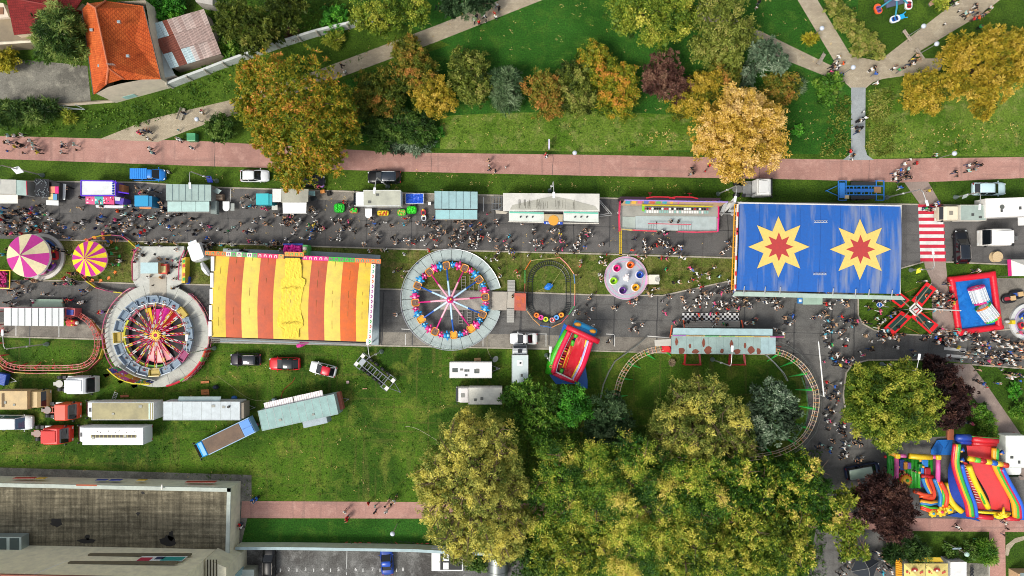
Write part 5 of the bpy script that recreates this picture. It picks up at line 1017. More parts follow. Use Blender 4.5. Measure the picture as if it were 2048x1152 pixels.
for i in range(20):
 a=i*18+3;ca,sa=math.cos(R(a)),math.sin(R(a));rc=5.35;zc=1.3+.35*math.sin(R(a+150))
 cc=['c4283c:p','e0b838:p','d8d4d0:p','c4283c:p','b8306c:p'];mb=MB();N=7
 for k in range(N):
  q0,q1=k/N,(k+1)/N;r0,r1=.4+(rc-.9)*q0,.4+(rc-.9)*q1;z0,z1=1.75+(zc-1.45)*q0,1.75+(zc-1.45)*q1
  for s in(-1,1):mb.tube([(hx+r0*ca-s*.16*(1-q0*.2)*sa,hy+r0*sa+s*.16*(1-q0*.2)*ca,z0),(hx+r1*ca-s*.16*sa*.8,hy+r1*sa+s*.16*ca*.8,z1)],.07,4,(k+i)%5 if s<0 else(k*2+i)%5)
  mb.tube([(hx+r0*ca-.16*sa,hy+r0*sa+.16*ca,z0),(hx+r1*ca+.14*sa,hy+r1*sa-.14*ca,z1)],.03,3,2)
 mb.build('arm',cc,t)
 mb=MB();mb.box((0,0,0),(1.1,1.5,.1));mb.box((.5,0,.35),(.12,1.55,.7),ry=12);mb.box((0,.76,.25),(1.05,.06,.5));mb.box((0,-.76,.25),(1.05,.06,.5));mb.box((.1,0,.12),(.7,1.35,.18),m=1)
 cl=['8fa0b0:p','6d8294:p'];
 if i in(2,10,15):cl=['c8b050:p','b09a40:p']
 if i in(18,):cl=['a8306c:p','8a2860:p']
 st=mb.build('seat',cl,t,loc=(rc*ca,rc*sa,zc),rz=a);mb=MB();mb.tube([(-.45,-.7,.45),(-.5,0,.5),(-.45,.7,.45)],.04,5);mb.build('lap_bar','b8bcc0:m',st)
mb=MB();mb.lathe((hx,hy),[(.7,.3),(.75,1.3),(.55,1.55),(.5,1.85),(.1,1.95)],20);mb.build('hub','b02c60:p',t)
mb=MB();n=16
for i in range(n):a=2*math.pi*i/n;mb.box((hx+.62*math.cos(a)+.25,hy+.62*math.sin(a),1.98),(.34,.12,.06),rz=math.degrees(a))
mb.ring((hx+.25,hy),.3,.52,1.94,2.04,20);mb.build('sun_wheel','e8c020:p',t)
def ride_fence(t,arc,cols,z0,name='railing'):
 segs(t,name,arc,cols,.09,z=z0,closed=False)
ride_fence(t,circ(t,312,671,108,118,238,22),['b85878:p','a84868:p','c8a080:p','b05070:p'],1.7)
ride_fence(t,circ(t,312,671,106,52,-60,22),['b06880:p','c0606c:p','c89a90:p'],1.5)
for pl in([(265,560),(264,525),(269,505),(277,494)],[(357,560),(358,530),(362,515),(369,500)]):ride_fence(t,pl,['b04868:p','c05878:p'],1.7)
slabpx(t,'painted_side_panel',[(364,518),(371,514),(370,566),(363,566)],1.6,'d8b838:p',1.4)
for i in range(5):slabpx(t,'panel_art',[(365,520+i*9),(370,519+i*9),(370,525+i*9),(365,526+i*9)],1.64,['3aa048:p','c83a30:p','d8d040:p','c06030:p','3aa048:p'][i],.04)
b=T('ticket_booth','glazed ticket booth on the entrance deck of the spinning ride','booth',299,537)
slabpx(b,'body',[(281,525),(316,525),(316,547),(281,547)],2.6,'c0a070:p',1.7);slabpx(b,'roof',[(281,525),(316,525),(316,547),(281,547)],2.72,'9cb4b8:m',.1)
slabpx(b,'counter',[(318,528),(333,528),(333,548),(318,548)],1.8,'c84838:p',.9);slabpx(b,'counter_top',[(320,532),(331,532),(331,545),(320,545)],1.86,'d8c888:p',.06)
cols=['38a050:p','2c3c98:p','e08828:p','d85aa0:p','c83a30:p','58b048:p','e8c828:p']
b=T('painted_board','curved painted backdrop board with flames below the spinning ride','painted board',262,752)
bp=[(214,738),(224,748),(236,757),(250,763),(266,767),(282,768),(298,769)];tp=[(235,733),(246,740),(258,747),(270,753),(284,757),(298,760),(309,764)]
for i in range(6):
 a_,c_=b.L(*bp[i],3.4),b.L(*bp[i+1],3.4);d_,e_=b.L(*tp[i],1.0),b.L(*tp[i+1],1.0);mb=MB();m1=a_.lerp(d_,.5);m2=c_.lerp(e_,.5);mb.slab([a_,c_,m2,m1],.06,0);mb.slab([m1,m2,e_,d_],.06,1);mb.build('panel',[cols[i+1],cols[(i*3)%7]],b)
mb=MB();rr=random.Random(4)
for i in range(46):u=rr.random()*5.9;k=int(u);v=rr.random();a_=b.L(*bp[k],3.4).lerp(b.L(*bp[k+1],3.4),u-k);d_=b.L(*tp[k],1.0).lerp(b.L(*tp[k+1],1.0),u-k);p=a_.lerp(d_,v);mb.ball((p.x,p.y,p.z+.02),rr.uniform(.07,.2),rr.choice((0,1,2,3)),6,(1,1,.5))
mb.build('painted_figures',['d8d4e0:p','2c3ca0:p','e8a020:p','e05080:p'],b);mb=MB();mb.tube([b.L(*p,3.45)for p in bp],.09,5);mb.build('yellow_border','e0d040:p',b)
for x,y,cl in((212,750,'c83040:p'),(241,763,'d8c870:p'),(268,772,'2890d0:p')):p=b.L(x,y,3.5);mb=MB();mb.add([(p.x-.5,p.y+.1,p.z),(p.x+.5,p.y+.25,p.z),(p.x+.5,p.y-.05,p.z),(p.x-.1,p.y-.35,p.z)],[(0,3,2,1)]);mb.slab([(p.x-.5,p.y+.1,p.z),(p.x+.5,p.y+.25,p.z),(p.x+.5,p.y-.05,p.z),(p.x-.1,p.y-.35,p.z)],.05);mb.build('cut_out_flame',cl,b)
b=T('painted_board','red and green rim boards at the lower right of the spinning ride','painted board',370,745);bq=circ(b,312,671,103,-78,-14,12)
segs(b,'panel',bq,['c83040:p','b82838:p','c83040:p','6ab048:p','c06040:p','d03830:p'],.16,2.0,False,panel=.05)
t=T('bumper_car_hall','long bumper car hall with yellow and orange striped tarpaulin roof','fairground hall',586,600);z=4.6
tx=[431,459,490,522,553,624,656,687,719,744];bx_=[424,452,484,516,547,617,649,681,712.5,737];sc_=['dcc040:f','c05c38:f','dec858:f','c05a3a:f','dec248:f','bc583a:f','dec658:f','cc6020:f','dcbc3c:f']
for i in range(9):
 ls=[]
 for k in range(9):
  v=k/8;y0=512+(tx[i]-431)*.038;y1=673.5+(bx_[i]-424)*.032;y0b=512+(tx[i+1]-431)*.038;y1b=673.5+(bx_[i+1]-424)*.032;bow=-2.6*math.sin(math.pi*v)
  l_=[]
  for q in range(7):
   u=q/6;x=(tx[i]*(1-v)+bx_[i]*v)*(1-u)+(tx[i+1]*(1-v)+bx_[i+1]*v)*u+bow;y=(y0*(1-v)+y1*v)*(1-u)+(y0b*(1-v)+y1b*v)*u;l_.append(tuple(t.L(x,y,z)+Vector((0,0,.09*math.sin(math.pi*u)+.25*math.sin(math.pi*v)))))
  ls.append(l_)
 mb=MB();mb.loops(ls,cap=False,closed=False);so_=mb.build('roof_stripe',sc_[i].replace(':f',':d'),t,smooth=True);mb=MB();rz0=random.Random(i)
 for v0 in(.05,.3,.52,.74):k0=int(v0*8)+rz0.randint(0,1);p_=[Vector(ls[min(k0+j_,8)][3])+Vector((0,0,.02))for j_ in(0,1)];mb.tube([p_[0],p_[0].lerp(p_[1],rz0.uniform(.3,.9))],.025,3)
 mb.build('centre_stitching','8a6a34:f',so_)
rr=random.Random(21);ls=[]
for k in range(34):
 v=k/33;wdt=14+3*math.sin(v*9)+(9 if .25<v<.85 else 0);cx=587-5*v+2*math.sin(v*7);y=516+v*160;ls.append([tuple(t.L(cx-wdt+2*wdt*q/12+rr.uniform(-1,1),y,z)+Vector((0,0,.34+.07*math.sin(q*1.1+v*12)*math.cos(q*.9+v*17)+rr.uniform(0,.06))))for q in range(13)])
mb=MB();mb.loops(ls,cap=False,closed=False);mb.build('loose_tarpaulin','e6ca42:f',t)
mb=MB()
for v0 in(.36,.80):
 pts=[tuple(t.L(563+4*i+rr.uniform(-1,1),518+160*v0+rr.uniform(-3,3),z+.6))for i in range(10)];mb.tube(pts,[.03+.04*rr.random()for _ in pts],5)
mb.build('rope_folds','bca634:f',t)
slabpx(t,'platform',[(446,497),(575,501),(622,502),(760,510),(757,690),(440,684)],.55,'93a2a8:d',.5)
c_=[t.L(x,y,4.4)for x,y in((424,514),(750,526),(741,690),(419,676))]
mb=MB();mb.prism([(p.x*.985,p.y*.985)for p in c_],4.0,4.35);mb.build('ceiling_frame','5a5450:d',t)
for i in range(4):
 for u in(0,.5):p=c_[i].lerp(c_[(i+1)%4],u)*.97;mb=MB();mb.tube([(p.x,p.y,.5),(p.x,p.y,4.2)],.1,6);mb.build('post','b8b8b4:m',t)
def arch_fascia(p0,p1,n,colf,z=4.9,wd=.62,nrm=(0,1)):
 a=t.L(*p0,z);b=t.L(*p1,z);d=(b-a);ang=math.degrees(math.atan2(d.y,d.x));nn=Vector(nrm+(0,))
 for i in range(n):
  c=a.lerp(b,(i+.5)/n);bc,ac=colf(i);mb=MB();mb.box((c.x,c.y,z),(d.length/n-.02,wd,.35),rz=ang,rx=0);q=mb.build('fascia_panel',bc,t)
  mb=MB();mb.ring((c.x,c.y),.10,.2,z+.18,z+.2,10,ang,ang+180);mb.box((c.x+.15*math.cos(R(ang)),c.y+.15*math.sin(R(ang))-.1*(1 if nrm[1]else 0),z+.19),(.1,.2,.02));mb.box((c.x-.15*math.cos(R(ang)),c.y-.15*math.sin(R(ang))-.1*(1 if nrm[1]else 0),z+.19),(.1,.2,.02));mb.build('painted_arch',ac,q)
def ctop(i):
 if i<4:return('e07838:p','28a070:p')
 if i<10:return('58b860:p','a83890:p')if i%2 else('d8e0c8:p','8a3080:p')
 if i<14:return('d83068:p','f0d8d8:p')
 return('e8a858:p','28a070:p')
def ctop2(i):
 if i<5:return('d83088:p','f0d8c8:p')
 if i<10:return('40b840:p','a02880:p')
 return('e88048:p','30a080:p')
arch_fascia((411,506),(568,513.5),15,ctop);arch_fascia((570,508),(608,509),4,lambda i:('e89040:p','38b058:p'),z=5.4);arch_fascia((606,515.5),(762,523),15,ctop2)
arch_fascia((747,528),(739,688),16,lambda i:('e2e0dc:p',['38b060:p','30a080:p','d85848:p','e07838:p','a02890:p','a02890:p','a02890:p','982888:p','a02890:p','a02890:p','a02890:p','38b048:p','d85848:p','38a870:p','d05840:p','38b060:p'][i]),nrm=(1,0))
for i in range(5):
 a=t.L(426-i*1.2,513+i*32.5,4.9);b2=t.L(425-(i+1)*1.2,513+(i+1)*32.5-3,4.9);mb=MB();mb.box(((a.x+b2.x)/2,(a.y+b2.y)/2,4.75),(.45,a.y-b2.y,.35));mb.build('white_fascia','e4e0de:p',t)
mb=MB();a=t.L(421,676,4.5);b2=t.L(742,688,4.5);mb.tube([a,b2],.12,5);mb.tube([a-Vector((0,.35,.2)),b2-Vector((0,.35,.2))],.06,5);mb.build('rear_beam','a8a49c:m',t)
k=T('balloon_kiosk','magenta mound shaped kiosk top on the front edge of the striped hall','kiosk',595,500)
mb=MB();mb.box((0,0,.9),(3.0,1.2,1.8));mb.build('body','9a2a90:p',k,bevel=.1);rr=random.Random(2);mb=MB()
for i in range(60):mb.ball((rr.uniform(-1.35,1.15),rr.uniform(-.5,.5),1.9+rr.uniform(0,.25)),rr.uniform(.16,.26),n=7)
mb.build('balloon_heap','d81c94:i',k,smooth=True);mb=MB();mb.box((1.75,-.1,1.0),(.7,1.5,2.0));mb.ball((1.75,.1,2.1),.32,m=1);mb.ball((1.75,-.4,2.1),.25,m=2);mb.build('painted_end',['58c060:p','e8e0d0:p','d0d840:p'],k)
mb=MB();mb.box((-.2,.75,1.5),(3.0,.25,.3));mb.build('blue_counter','2c48b0:p',k,bevel=.05)
t=T('pink_bundle','pink cloth bundle hanging behind the striped hall','bundle',605,688);mb=MB();mb.tube([(-.6,-.3,.5),(0,.0,.75),(.8,.3,.5),(1.3,.35,.45)],[.25,.4,.25,.1],7);mb.build('cloth','c83090:f',t)
t=T('bear_ride','round ride with twelve arms of pink and blue teddy bear gondolas','fairground ride',904,599)
n=26
for i in range(n):
 a0=13+i*(334/n)
 mb=MB();mb.ring((0,0),5.85,7.5,.15,.55,3,a0+.25,a0+334/n-.25);mb.build('platform_plate','a9b8b6:d',t)
mb=MB();mb.tube([(7.55*math.cos(R(a)),7.55*math.sin(R(a)),1.5)for a in range(14,348,6)],.045,5);mb.tube([(7.55*math.cos(R(a)),7.55*math.sin(R(a)),1.0)for a in range(14,348,6)],.03,4)
for a in range(14,348,6):mb.tube([(7.55*math.cos(R(a)),7.55*math.sin(R(a)),.2),(7.55*math.cos(R(a)),7.55*math.sin(R(a)),1.5)],.035,4)
mb.build('railing','c8ccd0:m',t)
hub=Vector((0,0,3.0));ap=[(510,225),(710,255),(868,380),(935,570),(905,760),(780,915),(590,985),(385,950),(235,815),(170,632),(195,445),(325,297)]
for i,(x,y)in enumerate(ap):
 px,py=800+x/5.485,490+y/5.485;c=t.L(px,py,1.4);ang=math.atan2(c.y,c.x);ca,sa=math.cos(ang),math.sin(ang);pink=i in(1,3,5,7,9,11);cl='d81e7a:p'if pink else '1e90d0:p';rc=math.hypot(c.x,c.y)
 mb=MB();e0=(.5*ca,.5*sa,2.9);e1=(rc*.55*ca,rc*.55*sa,2.5);e2=((rc-.45)*ca,(rc-.45)*sa,1.5);mb.tube([e0,e1],[.16,.14],6,0);mb.tube([e1,e2],[.14,.1],6,1)
 mb.build('arm',['f0a8b8:p','c81e78:p']if pink else['b8d8ec:p','2058b0:p'],t)
 mb=MB();mb.loops([rrect(.8,.75,.2,5,.35),rrect(1.0,.95,.25,5,.8)]);mb.tube([(p[0],p[1],.82)for p in rrect(.92,.88,.22,5)],.06,5,1,True);mb.loops([rrect(.72,.68,.14,4,.805),rrect(.72,.68,.14,4,.815)],m=2)
 g=mb.build('gondola',['8a5a30:p','e89828:p','6a5040:x'if i not in(5,6,8)else 'd8a020:p'],t,loc=(c.x,c.y,.55),rz=math.degrees(ang));g.scale=(1.18,1.12,1.1)
 for s in(-1,1):
  mb=MB();zb=.75;k_=1.2 if s*(1 if i<6 else-1)>0 else .85
  mb.ball((0,s*.78,zb),.30*k_,n=10,sq=(1,.9,1.1));mb.ball((0,s*(.78+.30),zb+.25),.26*k_,n=10);
  for q in(-1,1):mb.ball((q*.2*k_,s*(.80+.42),zb+.36),.10,n=7);mb.ball((q*.36*k_,s*.86,zb+.15),.13*k_,n=7,sq=(1.5,1,1));mb.ball((q*.28*k_,s*.52,zb-.1),.13,n=7)
  mb.ball((0,s*(.78+.46),zb+.2),.10,n=7,m=1);mb.ball((0,s*.74,zb+.28),.17*k_,n=8,m=1)
  mb.build('bear_figure',['d82a86:i'if pink else '1890d0:i','f4b0cc:i'if pink else '9adcf0:i'],g,smooth=True)
mb=MB();mb.lathe((0,0),[(.9,.3),(.7,1.5),(.45,2.6),(.5,3.0),(.1,3.25)],20);mb.build('hub','c82878:p',t);mb=MB();mb.ball((0,0,3.3),.28);mb.ball((.12,.12,3.45),.14,m=1);mb.ball((-.15,-.05,3.45),.13,m=2);mb.build('hub_ornament',['d83040:p','f0d048:p','e8e8e0:p'],t)
for i in range(12):a=R(i*30+12);mb=MB();mb.tube([(.2*math.cos(a),.2*math.sin(a),2.95),(.85*math.cos(a),.85*math.sin(a),2.75)],.09,5);mb.build('hub_bracket','c0206c:p'if i%2 else '1858a8:p',t)
slabpx(t,'deck',[(881,582),(982,583),(982,621),(881,619)],.45,'a39e94:d',.4);slabpx(t,'deck_landing',[(983,583.5),(1014,584),(1013,620.5),(983,620.5)],.62,'aaa498:d',.5)
def steps_px(t,x0,x1,y0,y1,n,z0,z1,mat='a8a8a2:d',name='step'):
 for i in range(n):slabpx(t,name,[(x0,y0+(y1-y0)*i/n),(x1,y0+(y1-y0)*i/n),(x1,y0+(y1-y0)*(i+.93)/n),(x0,y0+(y1-y0)*(i+.93)/n)],z0+(z1-z0)*i/n,mat,.06)
steps_px(t,1015,1030,560,583,8,.15,.7);slabpx(t,'walkway',[(1015,583.5),(1030,583.5),(1028.5,616),(1014,616)],.72,'b0aca0:d',.1);steps_px(t,1013.5,1028.5,645,617,8,.15,.7)
b=T('ticket_booth','small ticket booth with a rusty orange roof beside the bear ride steps','booth',1040,603);slabpx(b,'body',[(1030,587),(1051,587),(1051,620),(1030,620)],2.1,'b4604a:d',1.9);slabpx(b,'roof',[(1029,586),(1052,587),(1051.5,621.5),(1028.5,620.5)],2.3,'bc5c48:s',.15)
for(x,y,w_,h_)in((1036,596,8,8),(1046,600,6,12),(1038,610,8,7)):slabpx(b,'rust_patch',[(x-w_/2,y-h_/2),(x+w_/2,y-h_/2+1),(x+w_/2,y+h_/2),(x-w_/2+1,y+h_/2)],2.312,'c86038:s',.01)
for i,(x,y0,y1)in enumerate(((927,552,583),(944,552,582),(960.5,570,582),(922,619,647),(938.5,619,646),(954,619,646))):
 b=T('support_frame',['upper left support frame beside the bear ride deck','upper middle support frame beside the bear ride deck','short upper right support frame beside the bear ride deck','lower left support frame beside the bear ride deck','lower middle support frame beside the bear ride deck','lower right support frame beside the bear ride deck'][i],'support frame',x,(y0+y1)/2,group='support frames under the bear ride')
 h_=(y1-y0)/S;mb=MB()
 for s in(-.3,.3):mb.box((s,0,.2),(.06,h_,.08))
 for k in range(6):mb.box((0,-h_/2+.05+(h_-.1)*k/5,.2),(.56,.05,.05))
 mb.build('rails','b0aaa4:m',b)
t=T('train_track','small oval train track on the grass and road beside the bear ride','ride track',1098,587)
tp_=[(1098+38*math.cos(R(a)),563-37*math.sin(R(a)))for a in range(0,181,12)]+[(1098+38*math.cos(R(a)),606-34*math.sin(R(a)))for a in range(180,361,12)]
for rr_ in(-.32,.32):
 q=[]
 for i,p in enumerate(tp_):
  a=Vector(tp_[i-1]);b2=Vector(tp_[(i+1)%len(tp_)]);d=(b2-a).normalized();nn=Vector((-d.y,d.x));v=t.L(p[0]+nn.x*rr_*S,p[1]+nn.y*rr_*S);q.append((v.x,v.y,.2))
 mb=MB();mb.tube(q,.045,5,closed=True);mb.build('rail','4a4e4e:m',t)
mb=MB()
for i,p in enumerate(tp_):
 for f in(0,.5):
  p2=Vector(p).lerp(Vector(tp_[(i+1)%len(tp_)]),f);d=(Vector(tp_[(i+1)%len(tp_)])-Vector(p));v=t.L(*p2);mb.box((v.x,v.y,.14),(.08,.9,.06),rz=math.degrees(math.atan2(-d.y,d.x)))
mb.build('sleepers','3c4040:m',t)
t=T('caterpillar_train','colourful caterpillar train of six cars on the oval track','ride train',1098,634)
for(x,y,a,c1,c2)in((1073,630,-25,'e06020:i','f09030:i'),(1081.5,634.5,-20,'c82890:i','e050a0:i'),(1091,638,-12,'50b030:i','e8d830:i'),(1104.5,639.5,8,'d8e0e4:i','d03030:i'),(1112.5,634.5,25,'3080d0:i','70b0e8:i'),(1122,629.5,28,'e06018:i','f0b030:i')):
 v=t.L(x,y);mb=MB();mb.loops([rrect(.75,.7,.25,4,.25),rrect(.85,.8,.3,4,.55),rrect(.7,.66,.25,4,.75)]);mb.ring((0,0),.22,.36,.75,.84,14,m=1);o=mb.build('train_car',[c1,c2],t,loc=(v.x,v.y,0),rz=-a if False else a);mb=MB();mb.ball((.3,.0,.8),.14);mb.ball((-.1,0,.8),.13,m=1);mb.build('riding_seat',[c2,'2a2422:x'],o)
t=T('ride_fence','thin coloured fence around the caterpillar train oval','fence',1098,587)
segs(t,'fence_span',[(1061.7,521),(1050,540),(1050,567),(1049,588),(1054,622),(1066,638),(1080,651),(1103,655),(1123,646),(1137,630),(1149,612),(1150,590),(1150,567),(1148,548),(1140,536),(1132,526),(1120,515),(1112,516)],['d87030:p','50a860:p','b06050:p','9a9a90:p','c8a070:p','d8a060:p','4070b8:p','d89858:p','c85860:p','50a060:p','c85a70:p','c8a050:p','4a78b0:p','d87030:p','c86028:p','d06070:p','d08060:p'],.06,closed=False)
segs(t,'fence_span',[(1061.7,521),(1076,519),(1092,518),(1112,516)],['c8b080:p','a8b070:p'],.04,closed=False)
t=T('blue_cover','bright blue folded cloth in the middle of the train oval','cloth cover',1097,573);mb=MB();rr=random.Random(8)
pts=[(.7*math.cos(a)*(.8+.3*math.sin(a*2)),.5*math.sin(a))for a in[2*math.pi*i/14 for i in range(14)]];mb.loops([[(x*1.1,y*1.1,.02)for x,y in pts],[(x*1.0,y*1.0,.5+.1*rr.random())for x,y in pts],[(x*.3,y*.3,.8)for x,y in pts]]);mb.build('cloth','2078d8:i',t)
mb=MB();a=t.L(1130,530,1);b2=t.L(1070,584,.2);mb.tube([a,(0.3,.1,.85)],.025,4);mb.tube([b2,(-.3,-.1,.6)],.02,4);mb.build('rope','b0a868:x',t)
t=T('teacup_ride','round pale lilac teacup ride with six coloured cups','fairground ride',1252,556,zr=.4)
mb=MB();mb.cyl((0,0),3.28,0,.35,56);mb.build('platform_edge','b8b0bc:p',t);mb=MB();mb.cyl((0,0),2.95,.36,.42,56);mb.build('turntable','a9b0ba:p',t);mb=MB();mb.ring((0,0),2.5,2.58,.42,.44,56);mb.ring((0,0),3.08,3.16,.36,.39,56);mb.build('pink_trim','d890b8:p',t)
for x,y,c1,c2 in((170,443,'d81c78:p','e85aa0:p'),(308,410,'e06820:p','f08838:p'),(405,510,'2450b0:p','4a78d0:p'),(137,573,'98d020:p','b8e048:p'),(230,670,'582c80:p','784aa0:p'),(362,640,'e8a820:p','f0c040:p')):
 c=t.L(1200+x/5.12,450+y/5.12,.8);mb=MB();mb.lathe((0,0),[(.5,.02),(.56,.04),(.62,.06)],20,m=1);mb.lathe((0,0),[(.2,.06),(.38,.12),(.52,.45),(.54,.68),(.48,.68),(.42,.4),(.1,.25)],20);mb.cyl((0,0),.16,.25,.55,12,m=2)
 o=mb.build('teacup',[c1,'e8e0e4:p','33383e:m'],t,loc=(c.x,c.y,.42),smooth=False);mb=MB();mb.ring((.56,0),.08,.15,.3,.4,12);mb.build('handle',c2,o)
mb=MB();mb.lathe((0,0),[(.5,.42),(.4,.7),(.3,1.0),(.38,1.3),(.1,1.6)],14);mb.ball((0,.2,1.7),.25);mb.tube([(0,-.1,1.3),(.15,-.5,1.0)],.09,6);mb.ball((-.2,.45,1.6),.16);mb.ball((.15,.5,1.6),.16);mb.build('teapot_statue','e6e0e0:p',t)
slabpx(t,'entrance',[(1286,551),(1298,551),(1298,568),(1286,570)],.4,'d898d0:p',.3)
b=T('ticket_booth','small square white ticket booth attached to the teacup ride','booth',1309,559);slabpx(b,'body',[(1298,550),(1318,550),(1318,568),(1298,568)],1.9,'d8d0b8:p',1.8);slabpx(b,'roof',[(1298,549.5),(1318.5,549.5),(1318.5,568.5),(1298,568.5)],2.05,'dcd8c8:d',.12);mb=MB();mb.ring((0,0),.25,.4,2.05,2.12,12);mb.box((0,0,2.1),(.3,.3,.1));mb.build('roof_hatch','a8a8a0:d',b)
t=T('star_roof_hall','large hall with a blue tarpaulin roof bearing two yellow and red stars','fairground hall',1638,498);z=5.2
BL=M('1c5cae:f');nt=BL.node_tree;b_=nt.nodes['Principled BSDF'];src=b_.inputs['Base Color'].links[0].from_socket;tc_=node(nt,'ShaderNodeTexCoord');mp=node(nt,'ShaderNodeMapping');mp.inputs['Scale'].default_value=(.9,.07,1);nn=node(nt,'ShaderNodeTexNoise');nn.inputs['Scale'].default_value=1;nn.inputs['Detail'].default_value=5;r_=node(nt,'ShaderNodeMapRange');r_.inputs[1].default_value=.5;r_.inputs[2].default_value=.72;r_.inputs[4].default_value=.75;mx=node(nt,'ShaderNodeMix',data_type='RGBA');mx.inputs[7].default_value=(*lin('8a8f98'),1)
L=nt.links.new;L(tc_.outputs['Object'],mp.inputs[0]);L(mp.outputs[0],nn.inputs[0]);L(nn.outputs[0],r_.inputs[0]);L(r_.outputs[0],mx.inputs[0]);L(src,mx.inputs[6]);L(mx.outputs[2],b_.inputs['Base Color'])
cn=[(1479,407),(1801,413),(1799,588),(1472.5,580)];q=[t.L(x,y,z)for x,y in cn]
def bl2(u,v):a=q[0].lerp(q[1],u);b=q[3].lerp(q[2],u);return a.lerp(b,v)
def hz(u,v):return .35*math.sin(math.pi*v)**.8+.03*math.sin(u*40)
ls=[[tuple(bl2(i/40,j/16)+Vector((0,0,hz(i/40,j/16))))for i in range(41)]for j in range(17)]
mb=MB();mb.loops(ls,cap=False,closed=False);mb.build('tarpaulin_roof','1c5cae:f',t,smooth=True)
mb=MB();mb.prism([(p.x*.99,p.y*.985)for p in q],z-.9,z-.25);mb.build('roof_frame','4a4e54:m',t)
for cx,cy in((1555.5,494),(1718,499)):
 for R0_,R1_,cl,dz,nm in((61,33,'dcc068:f',.03,'yellow_star'),(29,15,'b03a3a:f',.06,'red_star')):
  c=t.L(cx,cy,z);pts=[]
  for i in range(16):
   a=R(90+22.5*i);rr_=(R0_ if i%2==0 else R1_)/S*.95;pts.append((c.x+rr_*math.cos(a),c.y+rr_*math.sin(a)))
  vs=[(c.x,c.y)];fs=[];N=5
  def zz(x,y):v=(q[0].y-y)/(q[0].y-q[3].y);return z+.35*math.sin(math.pi*min(max(v,0),1))**.8+dz+.035
  V=[];F=[]
  for i in range(16):
   a,b2=pts[i],pts[(i+1)%16];base=len(V)
   for k in range(N+1):
    for(x1,y1)in(a,b2):f=k/N;x=c.x+(x1-c.x)*f;y=c.y+(y1-c.y)*f;V.append((x,y,zz(x,y)))
   for k in range(N):F.append((base+2*k,base+2*k+2,base+2*k+3,base+2*k+1))
  mb=MB();mb.add(V,F);mb.build(nm,cl,t)
mb=MB()
for k in range(1,8):mb.tube([bl2(k/8,v/12)+Vector((0,0,hz(k/8,v/12)+.012))for v in range(13)],.03,3)
mb.build('tarpaulin_seams','184a90:f',t)
for x,y in((1639,444),(1637,548)):
 c=t.L(x,y,z);mb=MB()
 for k in(-.12,.12):mb.box((c.x,c.y+k,z+.42),(1.9,.06,.03))
 for k in range(5):mb.box((c.x-.8+k*.4,c.y,z+.42),(.05,.3,.03))
 mb.build('lacing','d0d4d8:f',t)
q0=[t.L(x,y,z-.1)for x,y in((1470,583),(1803,592),(1811,600),(1465,592))]
mb=MB();mb.slab(q0,.12);mb.build('gutter_panel','a8bcb0:d',t)
for x in(1489,1531,1561,1667,1712,1739,1785):a=t.L(x,572+(x-1480)*.026,z+.4);mb=MB();mb.tube([a,a+Vector((-.1,-1.2,-.1))],.07,5);mb.build('bracket','d8d8d4:m',t)
mb=MB();a=t.L(1470,409,5.0);b2=t.L(1464,580,5.0)
for dx in(-.05,.3):mb.tube([a+Vector((dx,0,0)),b2+Vector((dx,0,0))],.09,5)
for k in range(16):p=a.lerp(b2,k/16);mb.box((p.x+.12,p.y,p.z),(.4,.07,.07))
mb.build('yellow_truss','d89a20:p',t);mb=MB();a=t.L(1475.5,408,5.3);b2=t.L(1470,582,5.3);mb.tube([a,b2],.13,5);mb.build('white_fascia','e0d4d0:p',t)
for k in(.12,.3,.33,.62,.8,.95):p=a.lerp(b2,k);mb=MB();mb.box((p.x,p.y,p.z+.1),(.22,.6,.12));mb.build('red_fascia_mark','c83038:p',t)
mb=MB();mb.tube([q[0]+Vector((-.2,.1,.05)),q[1]+Vector((.1,.1,.05))],.1,5);mb.tube([q[1]+Vector((.05,0,.05)),q[2]+Vector((.05,0,.05))],.06,5);mb.build('white_roof_edge','dcdad6:p',t)
for u,v in((0,0),(.33,0),(.66,0),(1,0),(0,1),(.33,1),(.66,1),(1,1)):p=bl2(u*.97+.015,v*.95+.02);mb=MB();mb.tube([(p.x,p.y,0),(p.x,p.y,4.6)],.12,6);mb.build('post','8a8a86:m',t)
slabpx(t,'floor_platform',[(1500,425),(1770,430),(1770,570),(1495,565)],.4,'5a5c60:d',.38)
k=T('booth','small booth with a pale green roof and blue sign below the blue star roof','booth',1624,601);slabpx(k,'body',[(1606,595),(1644,596),(1644,606),(1606,606)],2.3,'8a9c90:d',2.2);slabpx(k,'roof',[(1605,594),(1645,595),(1645,609),(1606,609)],2.45,'9cb8a6:d',.1);slabpx(k,'sign',[(1596,596),(1605,596),(1605,607),(1596,607)],2.6,'3a80c0:p',.4);slabpx(k,'sign_print',[(1598,599),(1603,599),(1603,604),(1598,604)],2.62,'e0e8f0:p',.02)
t=T('coaster_station','long coaster station with a pale blue and rust streaked metal roof','station building',1447,682);z=3.4
slabpx(t,'upper_roof',[(1347,656),(1545,658),(1545,671),(1345,670)],z,'a3c0c4:d',.1)
for i in range(14):x0=1343+i*14.9;slabpx(t,'roof_sheet',[(x0,672),(x0+14.6,672.2),(x0+14.6,708),(x0,707.5)],z-.15+.01*(i%2),'93aaa6:d'if i<12 else '9cb8bc:d',.08)
rr=random.Random(15)
